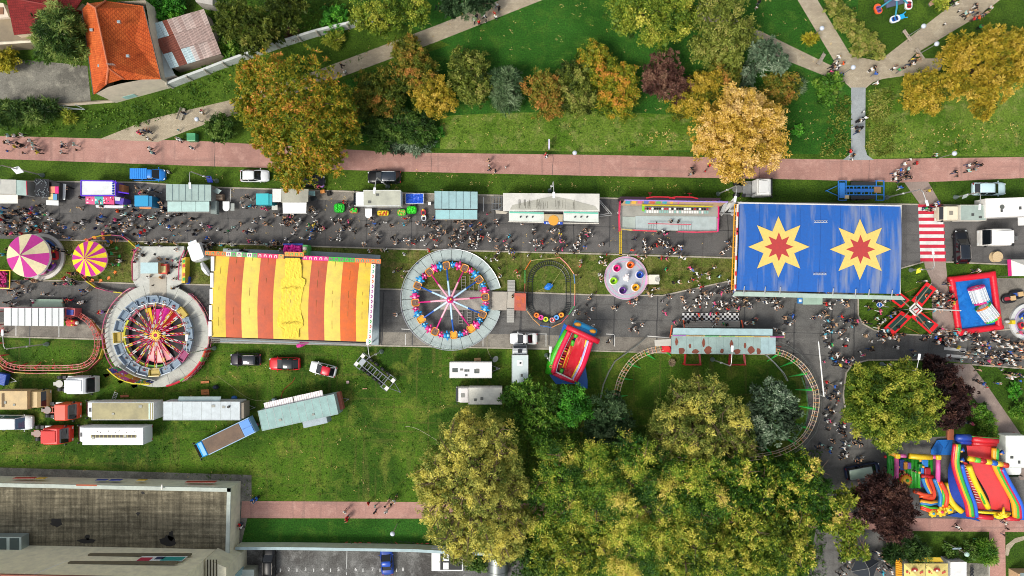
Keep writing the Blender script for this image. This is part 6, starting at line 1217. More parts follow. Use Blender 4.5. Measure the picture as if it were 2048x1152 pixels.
for i,(x,y,w_,h_)in enumerate(((1353,684,5,12),(1363,702,12,10),(1380,692,4,8),(1391,703,12,8),(1407,686,5,14),(1416,700,13,13),(1444,702,6,8),(1463,688,6,12),(1474,703,12,8),(1490,691,4,10),(1502,700,11,12),(1517,702,8,10))):
 c=t.L(x,y,z-.13);pts=[(c.x+w_/1.7/S*math.cos(a)*(.7+.5*rr.random()),c.y+h_/1.6/S*math.sin(a)*(.8+.3*rr.random()),z-.125)for a in[2*math.pi*k/12 for k in range(12)]];mb=MB();mb.add(pts,[tuple(range(12))]);mb.build('rust_stain','7c4230:s',t)
a=t.L(1342,671,z+.1);b2=t.L(1570,674,z+.1);mb=MB();mb.tube([a,b2],.08,5);mb.build('trim_bar','c8b870:p',t)
for i,cl in enumerate(('b878c8:p','c8a878:p','60b878:p','88b868:p','d8c860:p','d8a868:p','d03a90:p')):p=a.lerp(b2,(i+.5)/7.0);mb=MB();mb.tube([p-Vector((1.0,0,-.06)),p+Vector((1.0,0,.06))],.07,4);mb.build('light_strip',cl,t)
slabpx(t,'platform',[(1352,655),(1545,657),(1545,700),(1352,700)],.7,'8a8a86:d',.6)
for x in(1350,1400,1450,1500,1545):p=t.L(x,690,0);mb=MB();mb.tube([(p.x,p.y,0),(p.x,p.y,3.2)],.08,6);mb.build('post','a02c28:p',t)
for i,x0 in enumerate((1368,1457)):
 mb=MB();w_=32;a=[t.L(x0+2,708,.9),t.L(x0,729,.9),t.L(x0+w_,729,.9),t.L(x0+w_-2,708,.9)]
 for j in range(3):
  for dz in(0,.5):mb.tube([a[j]+Vector((0,0,dz)),a[j+1]+Vector((0,0,dz))],.09,5)
 for j in(1,2):mb.tube([(a[j].x,a[j].y,0),(a[j].x,a[j].y,1.5)],.08,5)
 mb.build('red_support_frame','b02024:p',t)
steps_px(t,1366,1480,642,655,4,.3,.7,'a8a49c:d');CHK=ground_mat('checker_plates',['e8e8e4','dcdcd8','e4e4e0'],(.3,1,5),0,.5,.05);nt=CHK.node_tree;b_=nt.nodes['Principled BSDF'];ck=node(nt,'ShaderNodeTexChecker');ck.inputs['Scale'].default_value=2.85;tcc=node(nt,'ShaderNodeTexCoord');nt.links.new(tcc.outputs['Object'],ck.inputs[0]);ck.inputs[1].default_value=(.75,.76,.75,1);ck.inputs[2].default_value=(.015,.015,.016,1);nt.links.new(ck.outputs[0],b_.inputs['Base Color'])
slabpx(t,'checkered_platform',[(1365,626),(1478,626),(1478,641),(1365,641)],.29,CHK,.2)
for pl in(((1344,650),(1340,676)),((1367,640),(1369,655)),((1483,640),(1486,655))):mb=MB();a=t.L(*pl[0],1.3);b2=t.L(*pl[1],1.3);mb.tube([a,b2],.1,5);mb.build('handrail','d05a38:p',t)
mb=MB();c=t.L(1332,697,.9);mb.box((c.x,c.y,.8),(1.3,1.1,.8));mb.cyl((c.x,c.y),.5,1.2,1.4,16,m=1);mb.build('train_nose',['c82030:p','e03838:p'],t);slabpx(t,'side_roof',[(1309,680),(1342,678),(1342,692),(1310,692)],2.2,'c4c0b6:d',.12)
mb=MB();c=t.L(1344,725,.6)
for i in range(26):a=R(i*14);mb.tube([(c.x,c.y,.3),(c.x+.5*math.cos(a),c.y+.6*math.sin(a),.7+.2*math.sin(i*2))],.07,4)
mb.build('prop_bundle','8a7a60:w',t)
t=T('coaster_track','dragon coaster track with orange ties curving under the trees','coaster track',1447,800)
cp=[(1335,694,1.2),(1312,699,1.2),(1290,706,1.3),(1268,719,1.5),(1252,738,1.8),(1242,757,2.0),(1235,780,2.2),(1230,810,2.4),(1233,845,2.6),(1250,878,2.4),(1285,900,2.0),(1322,911,1.6),(1400,918,1.4),(1480,917,1.4),(1545,909,1.6),(1580,896,1.9),(1603,880,2.1),(1619,858,2.3),(1629,832,2.5),(1633,805,2.5),(1631,780,2.3),(1621,757,2.1),(1609,738,1.9),(1592,722,1.6),(1573,710,1.4),(1552,703,1.2)]
def smooth_pts(cp,n=6):
 o=[]
 for i in range(len(cp)-1):
  p0=Vector(cp[max(i-1,0)]);p1=Vector(cp[i]);p2=Vector(cp[i+1]);p3=Vector(cp[min(i+2,len(cp)-1)])
  for k in range(n):u=k/n;o.append(.5*((2*p1)+(p2-p0)*u+(2*p0-5*p1+4*p2-p3)*u*u+(3*p1-p0-3*p2+p3)*u**3))
 o.append(Vector(cp[-1]));return o
def coaster(t,cp,gauge,railc,tiec,tiecols,zoff=0,sup='34b84c:p',supn=9,r=.05,n=6):
 sp=[t.L(p.x,p.y,p.z)for p in smooth_pts(cp,n)];L_,R_=[],[]
 for i,p in enumerate(sp):d=(sp[min(i+1,len(sp)-1)]-sp[max(i-1,0)]);d.z=0;d.normalize();nn=Vector((-d.y,d.x,0));L_.append(p+nn*gauge/2);R_.append(p-nn*gauge/2)
 for q in(L_,R_):mb=MB();mb.tube(q,r,5);mb.build('rail',railc,t)
 mb=MB();mb.tube([p-Vector((0,0,.25))for p in sp],r*1.3,5);mb.build('spine',railc,t)
 mb=MB()
 for i in range(0,len(sp),2):d=(R_[i]-L_[i]).normalized();mb.tube([L_[i]-d*.12,R_[i]+d*.12],r*.9,4,(i//2)%len(tiecols));(mb.tube([L_[i],R_[min(i+2,len(sp)-1)]],r*.5,3,(i//2)%len(tiecols))if i%4==0 else None)
 mb.build('ties',tiecols,t)
 for i in range(3,len(sp)-3,supn):
  p=sp[i];d=(R_[i]-L_[i]).normalized();mb=MB();mb.tube([(p.x,p.y,p.z-.2),(p.x,p.y,0)],.08,5);mb.tube([(p.x,p.y,p.z-.15),(p.x-d.x*0-(p.x)*.0,p.y,.05)],.05,4);o=Vector((-p.x,-p.y,0)).normalized()*(2.1 if r>.04 and supn>7 else .8);mb.tube([(p.x,p.y,p.z-.2),(p.x+o.x,p.y+o.y,.05)],[.2,.04],5);mb.build('support',sup,t)
coaster(t,cp,.8,'c8bca4:p',None,['d8904c:p','d8a8a0:p','c8a868:p'])
t=T('track_fence','left grey rail fence around the coaster curve','fence',1240,720);segs(t,'rail',[(1295,673),(1273,692),(1252,707),(1241,715),(1230,723),(1218,744),(1207,770),(1201,800)],['a0a29c:m'],.06,closed=False)
t=T('track_fence','right thin rail fence around the coaster curve on the asphalt','fence',1620,780);segs(t,'rail',[(1556,682),(1580,693),(1602,709),(1625,740),(1636,768),(1643,800),(1642,835),(1632,865),(1612,890),(1590,905)],['8a8c88:m'],.045,closed=False)
t=T('track_fence','inner white rail and green cable fence inside the right coaster curve','fence',1560,760);segs(t,'rail',[(1533,710),(1550,726),(1568,746),(1576,762)],['c8ccc8:m'],.06,closed=False);segs(t,'green_cable',[(1604,755),(1613,780),(1617,815),(1612,845),(1596,870),(1582,882)],['6a9a78:p'],.03,.5,closed=False)
t=T('small_coaster','small red dragon coaster oval at the left edge','coaster track',90,700)
coaster(t,[(128,640,1.0),(150,628,1.0),(165,634,1.1),(181,648,1.2),(191,667,1.3),(194,688,1.4),(190,708,1.4),(180,723,1.4),(163,732,1.4),(140,735,1.4),(110,736,1.4),(80,736,1.4),(50,736,1.4),(25,733,1.4),(8,726,1.4),(-5,712,1.3),(-12,690,1.2),(-8,668,1.1),(5,655,1.0)],.7,'c0706c:p',None,['c85850:p','c88078:p'],sup='c84a40:p',supn=6,n=5)
t=T('small_coaster_station','white ribbed roof station of the small red coaster','station building',68,634);slabpx(t,'roof',[(8,616),(127,616),(127,652.5),(8,651)],3.0,'cfd4d4:p',.12)
for i in range(1,9):slabpx(t,'roof_seam',[(8+13.6*i,616.5),(8.9+13.6*i,616.5),(8.9+13.6*i,652),(8+13.6*i,652)],3.05,'5a5e60:x',.05)
slabpx(t,'platform',[(66,598),(125,599),(125,618),(64,617)],.7,'9ab8a0:p',.5);slabpx(t,'side_panel',[(-10,614.5),(134,614.5),(134,617),(-10,617)],2.2,'c8888c:p',1.4)
for p0 in((14,648),(118,648),(14,622),(118,622)):p=t.L(*p0);mb=MB();mb.tube([(p.x,p.y,0),(p.x,p.y,2.95)],.08,6);mb.build('post','b06060:p',t)
slabpx(t,'painted_cabin',[(130,616),(150,617),(149,632),(130,634)],2.0,'c05a60:p',1.6);slabpx(t,'cabin_roof',[(133,619),(147,620),(146,630),(133,630)],2.1,'3a4aa0:p',.1)
d=T('dragon_train','green and red dragon headed train leaving the white roofed station','ride train',145,645);mb=MB();mb.loops([rrect(.9,.9,.25,4,.5),rrect(1.0,1.0,.3,4,1.1)]);mb.build('train_car','58c020:i',d,loc=(-1.0,0,0));mb=MB();mb.loops([rrect(1.3,1.0,.3,4,.5),rrect(1.3,1.0,.35,4,1.3)]);mb.ball((.3,.3,1.4),.14,1);mb.ball((.3,-.3,1.4),.14,1);mb.ball((.75,0,.95),.3,2);mb.build('dragon_head',['c8302c:i','e8d830:i','e0e0d0:i'],d,loc=(.5,0,0))
t=T('ride_fence','red and orange low fence along the small coaster oval','fence',100,742);segs(t,'fence_span',[(160,632),(178,640),(196,662),(206,680),(205,697),(198,718),(186,730),(175,741),(150,746),(120,747),(95,746),(70,747),(50,746),(28,745),(8,738),(-5,725)],['c87a50:p','d89a40:p','c06a50:p','d86a38:p','d8c040:p','c05850:p','8a3a40:p','a83a38:p','c88040:p','a0a830:p','983c40:p','b85838:p','c8a838:p','984048:p'],.08,.8,False,panel=.05)
t=T('ball_pool','magenta ball pool with a yellow frame at the left edge','ball pool',0,560)
mb=MB();rr=random.Random(3)
for i in range(120):mb.ball((rr.uniform(-1.2,1.5),rr.uniform(-1.3,1.3),.5+rr.uniform(0,.3)),rr.uniform(.12,.2),n=6)
mb.build('balls','b81870:i',t);mb=MB();pts=[t.L(x,y,1.6)for x,y in((-20,540),(20,541),(19,577),(-20,575))]
for i in range(4):mb.tube([pts[i],pts[(i+1)%4]],.09,5);mb.tube([(pts[i].x,pts[i].y,0),pts[i]],.08,5)
mb.build('frame','e0c038:p',t)
def itube(t,name,pts,r,col,n=10):
 """inflated tube through (px,py,z) points"""
 mb=MB();q=[t.L(*p)for p in pts];mb.tube(q,r,n);return mb.build(name,col,t,smooth=True)
def sub(pts,n=5):return[tuple(p)for p in smooth_pts(pts,n)]
def itubes(t,name,pts,r,cols,off=(1,0),n=9):
 """bundle of parallel coloured tubes stacked side by side: offsets in pixels"""
 for i,c in enumerate(cols):itube(t,name,[(p[0]+off[0]*i,p[1]+off[1]*i,p[2]+(off[2]*i if len(off)>2 else 0))for p in pts],r,c,n)
def surf(t,name,rows,col,smooth=True,th=0):
 mb=MB();mb.loops([[tuple(t.L(*p))for p in r]for r in rows],cap=False,closed=False);return mb.build(name,col,t,smooth=smooth)
def lane(t,name,L_,R_,col,n=7,wr=.06,seed=1,smooth=True):
 rr=random.Random(seed);L_,R_=sub(L_,5),sub(R_,5);rows=[]
 for k,(a,b)in enumerate(zip(L_,R_)):rows.append([tuple(Vector(a).lerp(Vector(b),i/n)+Vector((0,0,rr.uniform(-wr,wr))))for i in range(n+1)])
 return surf(t,name,rows,col,smooth)
t=T('inflatable_slide','red inflatable slide with blue dinosaur top and green side beside the road','inflatable slide',1148,706)
mb=MB();bp_=[t.L(x,y,.04)for x,y in((1128,646),(1132,650),(1160,660),(1180,700),(1170,728),(1175,760),(1175,777),(1160,774),(1150,768),(1112,768),(1100,752),(1098,745),(1112,692))]
mb.prism([(p.x,p.y)for p in bp_],0,.08);mb.build('ground_sheet','1c62b8:i',t)
def z3(x,y):return(1080+x/7.2,630+y/7.2)
def Z3(l):return[z3(x,y)+(z,)for x,y,z in l]
lane(t,'slide_surface',Z3([(540,290,4.2),(470,450,3.6),(420,600,2.3),(370,740,1.2),(330,850,.8)]),Z3([(700,350,4.2),(650,480,3.6),(590,640,2.3),(540,780,1.2),(480,925,.8)]),'c01c2c:i',8,.09,5)
lane(t,'climbing_lane',Z3([(455,255,4.2),(370,440,3.0),(300,600,1.9),(230,800,.8)]),Z3([(515,270,4.2),(450,440,3.0),(380,600,1.9),(290,820,.8)]),'8c1822:i',4,.03)
for i,(x,y,z)in enumerate(((375,480,2.8),(355,515,2.5),(325,590,2.1),(318,625,1.9),(300,660,1.6),(288,700,1.4))):itube(t,'climbing_step',Z3([(x-25,y-8,z+.15),(x+28,y+12,z+.15)]),.11,'d8b830:i'if i%2 else 'c02838:i',7)
itube(t,'divider',Z3([(530,265,4.6),(510,320,4.4)]),.3,'48b030:i');itube(t,'divider',Z3([(482,365,3.9),(465,430,3.6)]),.28,'48b030:i');itube(t,'divider',Z3([(455,440,3.5),(400,590,2.4),(345,755,1.3)]),.26,'c83020:i');itube(t,'divider',Z3([(320,775,1.2),(298,840,.9)]),.28,'48b030:i')
for dx in(-18,20):itube(t,'divider_piping',Z3([(455+dx,440,3.7),(400+dx,590,2.6),(345+dx,755,1.5)]),.05,'e0c038:i',5)
lw=Z3([(430,235,4.8),(370,360,4.0),(290,530,2.8),(225,690,1.9),(190,830,1.3)]);rw=Z3([(740,375,4.8),(700,500,4.0),(655,640,2.9),(600,780,1.9),(510,950,1.3)])
itube(t,'side_wall',sub(lw,3),.38,'d81c48:i');itube(t,'side_wall',sub(rw,3),.36,'d81c48:i')
itube(t,'white_piping',sub([(a+4.5,b,z)for a,b,z in lw],3),.14,'d8d0e8:i',6)
for i,cl in enumerate(('d8d0e8:i','a8b0e0:i','e0d030:i')):itube(t,'side_stripe',sub([(a-4-i*2.6,b-1.2*i,z-.15-.25*i)for a,b,z in rw],3),.17,cl,7)
itube(t,'top_arch',Z3([(385,170,5.0),(520,235,5.2),(680,310,5.2),(845,385,5.0)]),.40,'d81c38:i');itube(t,'front_bar',Z3([(190,830,1.0),(320,900,1.0),(500,960,1.0)]),.34,'d81c48:i');itube(t,'front_piping',Z3([(215,815,1.2),(340,870,1.2),(475,940,1.2)]),.13,'e8e4e4:i',6)
itube(t,'dinosaur_back',Z3([(480,130,3.6),(620,190,3.8),(790,270,3.6)]),.75,'1c90c8:i',12);itube(t,'dinosaur_back',Z3([(470,170,4.2),(620,230,4.4),(780,300,4.2)]),.45,'1878b8:i')
for x,y in((540,140),(750,240)):c=t.L(*z3(x,y),4.3);mb=MB();mb.ball((c.x,c.y,4.3),.48,n=12,sq=(1.2,.75,.8));mb.build('dinosaur_eye','e8a028:i',t,smooth=True)
itube(t,'green_side',Z3([(400,230,3.5),(300,400,2.5),(220,560,1.8),(165,700,1.2),(140,830,.8)]),.55,'40b81c:i',10);itube(t,'green_side',Z3([(260,480,.9),(190,600,.8),(150,720,.8),(130,840,.6)]),.6,'3cb020:i',10)
mb=MB();c=t.L(*z3(155,735),1.2);mb.ring((c.x,c.y),.12,.25,1.75,1.8,12);mb.build('painted_dot','d88040:i',t)
t=T('air_blower','small grey blower behind the red slide','blower',1193,664);mb=MB();mb.cyl((0,0),.3,.1,.6,12);mb.box((.4,0,.3),(.4,.3,.3));mb.build('body','3c4248:p',t)
t=T('inflatable_pool','blue water pool with a thick red inflatable rim','inflatable pool',1951,607)
pc=[(1903,559,.5),(1985,549,.5),(1998,654,.5),(1918,665,.5)];q=[t.L(*p)for p in pc]
mb=MB();mb.prism([(p.x,p.y)for p in q],.02,.3);mb.build('water',ground_mat('pool_water',['1c68bc','2476c8','1558a4'],(.3,1.2,5),.03,.08,.08),t)
for i in range(4):a,b=q[i],q[(i+1)%4];d=(b-a).normalized()*.45;mb=MB();mb.tube([a-d,a,a.lerp(b,.5),b,b+d*.2],.46,12);mb.build('rim_tube','d8142c:i',t,smooth=True)
TRN=bpy.data.materials.new('clear_vinyl');TRN.use_nodes=True;b_=TRN.node_tree.nodes['Principled BSDF'];b_.inputs['Base Color'].default_value=(.75,.82,.85,1);b_.inputs['Alpha'].default_value=.5;b_.inputs['Roughness'].default_value=.15
def roller(label,px,py,rot,ca,cb):
 r=T('water_roller',label,'water roller',0,0,rot,'transparent water rollers in the pool',loc=tuple(P(px,py,1.2)*Vector((1,1,0))if False else(P(px,py,1.2).x,P(px,py,1.2).y,.3)))
 mb=MB();n=24;R_=1.05;h=1.15;ls=[[(x,R_*math.cos(2*math.pi*i/n),R_+R_*math.sin(2*math.pi*i/n))for i in range(n)]for x in[-h+2*h*k/8 for k in range(9)]];mb.loops(ls,cap=False);mb.build('clear_tube',TRN,r,smooth=True)
 for i in range(16):a=2*math.pi*i/16;mb=MB();mb.tube([(-h,R_*1.02*math.cos(a),R_+R_*1.02*math.sin(a)),(h,R_*1.02*math.cos(a),R_+R_*1.02*math.sin(a))],.06,5);mb.build('white_rib','d8e0e4:i',r)
 for k in range(4):x=-h*.6+k*h*.4;mb=MB();mb.tube([(x,R_*1.03*math.cos(2*math.pi*i/20),R_+R_*1.03*math.sin(2*math.pi*i/20))for i in range(20)],.03,4,closed=True);mb.build('white_hoop','d8e0e4:i',r)
 for s,cols in((-1,ca),(1,cb)):mb=MB();mb.tube([(s*h,R_*.98*math.cos(2*math.pi*i/20),R_+R_*.98*math.sin(2*math.pi*i/20))for i in range(20)],.16,7,closed=True,m=0);f0=len(mb.m);mb.m=[(1 if(i//35)%2 else 0)for i in range(f0)];mb.build('coloured_end',cols,r,smooth=True)
roller('upper clear water roller with blue and magenta ends',1956,590,-70,('d03a90:i','c83a70:i'),('28a0c8:i','d02a80:i'));bpy.context.view_layer.update()
roller('lower clear water roller with green and orange ends',1974,625,-52,('30b040:i','e07828:i'),('e88028:i','40b840:i'))
for lb,x,y,c1 in(('upper black bumper boat parked beside the pool',2029,589,'2a50a0:i'),('lower black bumper boat parked beside the pool',2014,597,'a02838:i')):
 b=T('bumper_boat',lb,'bumper boat',x,y,8,'black bumper boats beside the pool');mb=MB();mb.tube([(p[0],p[1],.35)for p in rrect(1.9,.95,.45,5)],.24,8,closed=True);mb.build('hull','16181c:i',b,smooth=True);mb=MB();mb.box((-.1,0,.35),(1.4,.7,.1));mb.build('deck',c1,b);mb=MB();mb.box((.55,0,.5),(.75,.7,.3));mb.build('engine_cover','c8a878:p',b,bevel=.04)
t=T('bungee_trampolines','four red edged trampolines in a cross around a white frame','trampoline ride',1822,618)
for pts in([(1852.7,567),(1869.7,579),(1843,612),(1825.7,599.4)],[(1798,585),(1817,600),(1802,614),(1785,601)],[(1802,625),(1820,635.5),(1788.6,667),(1771,655)],[(1837.5,622),(1873.6,649),(1859,665),(1825,634.6)]):
 q=[t.L(x,y,1.1)for x,y in pts];c=sum(q,Vector())/4;q=[c+(p-c)*1.14 for p in q];inn=[c+(p-c)*.70 for p in q];mb=MB();mb.slab(inn,.04);tb=mb.build('jumping_bed','123a34:f',t);mb=MB()
 for i in range(4):mb.slab([q[i]+Vector((0,0,.04)),q[(i+1)%4]+Vector((0,0,.04)),inn[(i+1)%4]+Vector((0,0,.04)),inn[i]+Vector((0,0,.04))],.12)
 mb.build('red_pad','dc1820:i',tb);mb=MB()
 for p in q:mb.tube([(p.x,p.y,0),(p.x,p.y,1.0)],.06,5)
 mb.build('legs','8a8c8e:m',tb)
for x,y in((1863,567),(1790,588),(1776,664),(1866,668)):p=t.L(x,y,5.5);mb=MB();mb.tube([(p.x*.12,p.y*.12,.8),tuple(p)],[.1,.06],6);mb.build('bungee_pole','c8c0a8:m',t)
for a,b2 in(((1811,585),(1836,575)),((1808,652),(1838,667)),((1800,615),(1783,612)),((1838,618),(1905,618)),((1835,628),(1870,622))):mb=MB();mb.tube([t.L(*a,3),t.L(*b2,.5)],.03,4);mb.build('stay_rope','c87838:x',t)
mb=MB();
for a in range(4):mb.box((.7*math.cos(R(a*90+45)),.7*math.sin(R(a*90+45)),1.2),(.22,1.25,.12),rz=a*90+45)
mb.build('white_frame','d8dad6:p',t);mb=MB();mb.box((0,0,1.0),(.8,.8,.5),rz=45);mb.box((0,0,1.3),(.6,.2,.1),rz=20,m=1);mb.build('motor_unit',['c8c4c0:p','b03040:p'],t)
for a in range(4):mb=MB();ca,sa=math.cos(R(a*90+2)),math.sin(R(a*90+2));mb.tube([(ca*.9,sa*.9,1.0),(ca*1.9,sa*1.9,1.6),(ca*1.9,sa*1.9,.1)],.05,5);mb.build('outrigger','9aa8a4:m',t)
t=T('round_ride','pale ringed round children ride cut by the right edge','fairground ride',2058,644,zr=.4);mb=MB();mb.ring((0,0),2.2,2.8,0,.45,48);mb.build('platform_ring','c8ccca:d',t);mb=MB();mb.cyl((0,0),2.15,.05,.3,36);mb.build('turntable','9a9ca4:p',t);mb=MB();mb.ring((0,0),2.1,2.25,.46,.6,48);mb.build('lilac_rim','b8a8c8:p',t)
for i,c_ in enumerate(('d82a90:p','e8b020:p','2c50a8:p','c82a38:p','8a2c90:p','e06828:p')):a=R(i*60+20);little_car(t,(1.5*math.cos(a),1.5*math.sin(a),.3),i*60+110,c_,1.1,.7)
b=T('generator','small yellow and white unit on the left of the ringed round ride','machine',2019,644);mb=MB();mb.box((0,0,.5),(.5,.6,.9));mb.build('body','d8c020:p',b,bevel=.05);mb=MB();mb.ball((-.7,.1,.5),.33,sq=(1.2,.8,.9));mb.build('tank','b8b8b4:p',b,smooth=True)
t=T('white_tent','white tent with a magenta edge at the right border','tent',2040,536);q=[t.L(x,y,2.4)for x,y in((2018,519),(2080,519),(2080,552),(2020,552))];ap_=t.L(2048,530,3.4);mb=MB();mb.add(q+[ap_],[(0,4,1),(1,4,2),(2,4,3),(3,4,0)]);mb.build('canopy','e0dcd2:f',t);mb=MB();mb.tube([q[0],q[3]],.25,6);mb.build('magenta_edge','c81c70:f',t)
for p in q:mb=MB();mb.tube([(p.x,p.y,0),tuple(p)],.05,5);mb.build('leg','b0b0ac:m',t)
t=T('bouncy_castle','green floored bouncy castle with pink columns and a small orange slide','bouncy castle',1830,935)
def z8(x,y):return(1740+x/6.06,860+y/6.06)
def Z8(l):return[z8(x,y)+(z,)for x,y,z in l]
for i in range(9):x=370+i*46;itube(t,'floor_cell',Z8([(x,345,.35),(x-4,520,.35),(x-8,700 if x<640 else 600,.35)]),.32,['2a9a2c:i','38ac30:i'][i%2],8)
for i in range(3):x=228+i*30;itube(t,'left_wall',Z8([(x,270,1.4),(x+2,400,1.4),(x+2,550,1.3)]),.3,'2c9a30:i')
itube(t,'pink_column',Z8([(322,320,2.2),(322,450,1.9),(318,590,1.5)]),.32,'d858a0:i');itube(t,'pink_column',Z8([(825,340,2.2),(825,450,2.0),(822,620,1.5)]),.33,'d858a0:i')
itube(t,'top_beam',Z8([(240,270,2.4),(290,290,2.5),(330,310,2.5)]),.38,'e8982c:i');itube(t,'top_beam',Z8([(360,310,2.4),(430,315,2.4)]),.3,'d060a0:i');itube(t,'top_beam',Z8([(475,315,2.5),(600,325,2.5),(745,330,2.5)]),.42,'e8c01c:i');itube(t,'top_beam',Z8([(745,325,2.4),(800,325,2.4)]),.3,'d060a0:i')
for x,y in((330,315),(825,330)):c=t.L(*z8(x,y),2.6);mb=MB();mb.box(tuple(c),(.75,.75,.7));mb.build('corner_block','e8c41c:i',t,bevel=.2)
for x,y,w_,h_,cl,z in((380,420,60,130,'2850a8:i',.9),(425,430,45,90,'e89c20:i',1.1),(470,430,45,80,'7a50b0:i',1.1),(660,400,75,90,'2478c8:i',.9),(690,500,75,90,'a01c24:i',1.0),(610,430,55,50,'1c7a28:i',.9),(380,500,60,40,'a82030:i',.8),(630,500,40,90,'2878c8:i',.8),(640,640,80,100,'3a2470:i',.5)):
 c=t.L(*z8(x,y),z);mb=MB();mb.box((c.x,c.y,z*.55+.2),(w_/6.06/S,h_/6.06/S,z));mb.build('soft_block',cl,t,bevel=.12)
for x,y in((610,370),(645,445),(600,515),(415,515),(345,450)):c=t.L(*z8(x,y),1.2);mb=MB();mb.ball(tuple(c),.2);mb.build('orange_ball','e8a850:i',t,smooth=True)
c=t.L(*z8(440,610),1.2);mb=MB();mb.cyl((c.x,c.y),.75,.6,1.2,20);mb.ball((c.x+.15,c.y,1.25),.25,1);
for i in range(14):a=2*math.pi*i/14;mb.ball((c.x+.85*math.cos(a),c.y+.85*math.sin(a),1.0),.18,2,6)
mb.build('sun_flower',['e8a820:i','38a030:i','b83028:i'],t,smooth=True)
itube(t,'red_threshold',Z8([(620,560,1.2),(760,565,1.2)]),.3,'b81c24:i')
lane(t,'small_slide',Z8([(650,590,1.2),(690,680,1.0),(720,770,.7),(620,840,.5)]),Z8([(745,590,1.2),(780,680,1.0),(800,800,.7),(760,870,.5)]),'d0401c:i',5,.03)
for off,cl in((0,'e0481c:i'),(-18,'e8a820:i'),(-36,'2878b8:i')):itube(t,'slide_wall',sub(Z8([(675+off,580,1.4),(700+off,660,1.2),(745+off*.7,760,.9)]),3),.28,cl);itube(t,'slide_wall',sub(Z8([(815+off,590,1.5),(860+off,700,1.3),(900+off*1.2,800,1.0),(890+off*1.2,930+off*.3,.7)]),3),.3,cl)
itube(t,'slide_wall',Z8([(880,720,1.5),(895,820,1.2),(880,900,.9)]),.2,'48b030:i');itube(t,'slide_wall',sub(Z8([(850,630,1.7),(900,720,1.5),(930,810,1.2),(915,925,.9)]),3),.34,'e0401c:i')
for i,cl in enumerate(('e05020:i','e8a828:i','2878b8:i')):itube(t,'front_wall',Z8([(600,800-i*0+i*38,.9-.1*i),(720,800+i*40,.9-.1*i)]if i==0 else[(610,860+(i-1)*22,.7),(730,880+(i-1)*18,.7),(810,870+(i-1)*10,.7)]),.26,cl)
for i,cl in enumerate(('48b030:i','d83020:i','e0481c:i')):itube(t,'front_tongue',Z8([(620,905+i*22,.5),(720,940+i*22,.45),(810,945+i*18,.45)]),.22,cl)
itube(t,'orange_edge',Z8([(530,740,.9),(640,780,.9),(750,790,.9)]),.28,'e0481c:i')
for x,y,r_,cc in((870,990,.75,'d83058:i'),(765,1010,.6,'38a0c8:i'),(970,965,.6,'38a0c8:i')):c=t.L(*z8(x,y),.6);mb=MB();mb.cyl((c.x,c.y),r_*.85,.1,.7,16);[mb.ball((c.x+r_*.8*math.cos(a*.9),c.y+r_*.8*math.sin(a*.9),.5),r_*.34,0,7)for a in range(7)];mb.ball((c.x,c.y,.75),r_*.35,1,8,(1,1,.5));mb.build('flower_step',['e8c020:i',cc],t,smooth=True)
for x,y in((245,228),(185,325)):c=t.L(*z8(x,y),1.6);mb=MB();mb.ball(tuple(c),.22);mb.build('red_knob','d02030:i',t,smooth=True)
t=T('inflatable_slide','tall rainbow walled inflatable slide with a yellow palm at its foot','inflatable slide',1985,960)
lane(t,'slide_surface',Z8([(1170,190,4.6),(1210,420,4.2),(1330,620,2.8),(1430,800,1.4),(1470,960,.7)]),Z8([(1500,200,4.6),(1490,440,4.2),(1590,640,2.8),(1680,830,1.4),(1700,990,.7)]),'c83a3c:i',9,.05,9)
lane(t,'climbing_lane',Z8([(1120,380,4.2),(1180,600,3.0),(1270,800,1.5),(1300,970,.6)]),Z8([(1180,400,4.2),(1260,620,3.0),(1370,820,1.5),(1440,970,.6)]),'b02c34:i',4,.03)
for i in range(15):u=i/14;x=1135+155*u+10*math.sin(u*3);y=430+440*u;z=4.2-3.0*u;itube(t,'climbing_step',Z8([(x-5,y,z),(x+52,y+12,z)]),.07,'d8b8b0:i',5)
itube(t,'top_wall',Z8([(1040,90,4.9),(1130,90,4.9),(1210,95,4.9)]),.5,'1c40a0:i');itube(t,'top_wall',Z8([(1045,140,4.7),(1130,140,4.7),(1210,145,4.7)]),.4,'1838a0:i');itube(t,'top_wall',Z8([(1240,105,5.0),(1400,120,5.0),(1540,130,5.0)]),.45,'c81c28:i');itube(t,'top_wall',Z8([(1240,155,4.7),(1400,165,4.7),(1520,175,4.7)]),.4,'b81820:i');itube(t,'top_piping',Z8([(1230,75,5.2),(1280,85,5.2),(1560,105,5.2)]),.1,'38a040:i',5)
LW=[(1030,160,5.2),(1015,280,5.0),(1010,400,4.6),(1050,560,3.7),(1110,730,2.6),(1170,890,1.6),(1190,1030,1.0)]
RW=[(1505,220,5.2),(1500,330,5.0),(1510,440,4.6),(1590,600,3.6),(1680,760,2.4),(1740,890,1.5),(1755,1050,1.0)]
for i,cl in enumerate(('c41c3c:i','e89c1c:i','38a838:i')):itube(t,'left_wall',sub(Z8([(x+i*24,y+10,z+.1*i)for x,y,z in LW]),3),.30,cl)
for i,cl in enumerate(('c41c3c:i','2060d0:i')):itube(t,'left_wall',sub(Z8([(x+(72+i*28)*(.75+.25*i),y+20,z-.2)for x,y,z in LW[2:]]),3),.30,cl)
for i,cl in enumerate(('e8a01c:i','38a838:i','b81c3c:i','2060d0:i')):itube(t,'right_wall',sub(Z8([(x+i*30,y+8*i,z+.1)for x,y,z in(RW if i<2 else RW[2:])]),3),.34,cl)
itube(t,'divider',sub(Z8([(1200,440,4.5),(1260,600,3.2),(1350,780,1.8),(1430,940,1.0)]),3),.40,'e8c818:i');itube(t,'divider',sub(Z8([(1265,590,3.5),(1330,740,2.3),(1395,890,1.4)]),3),.22,'40a830:i')
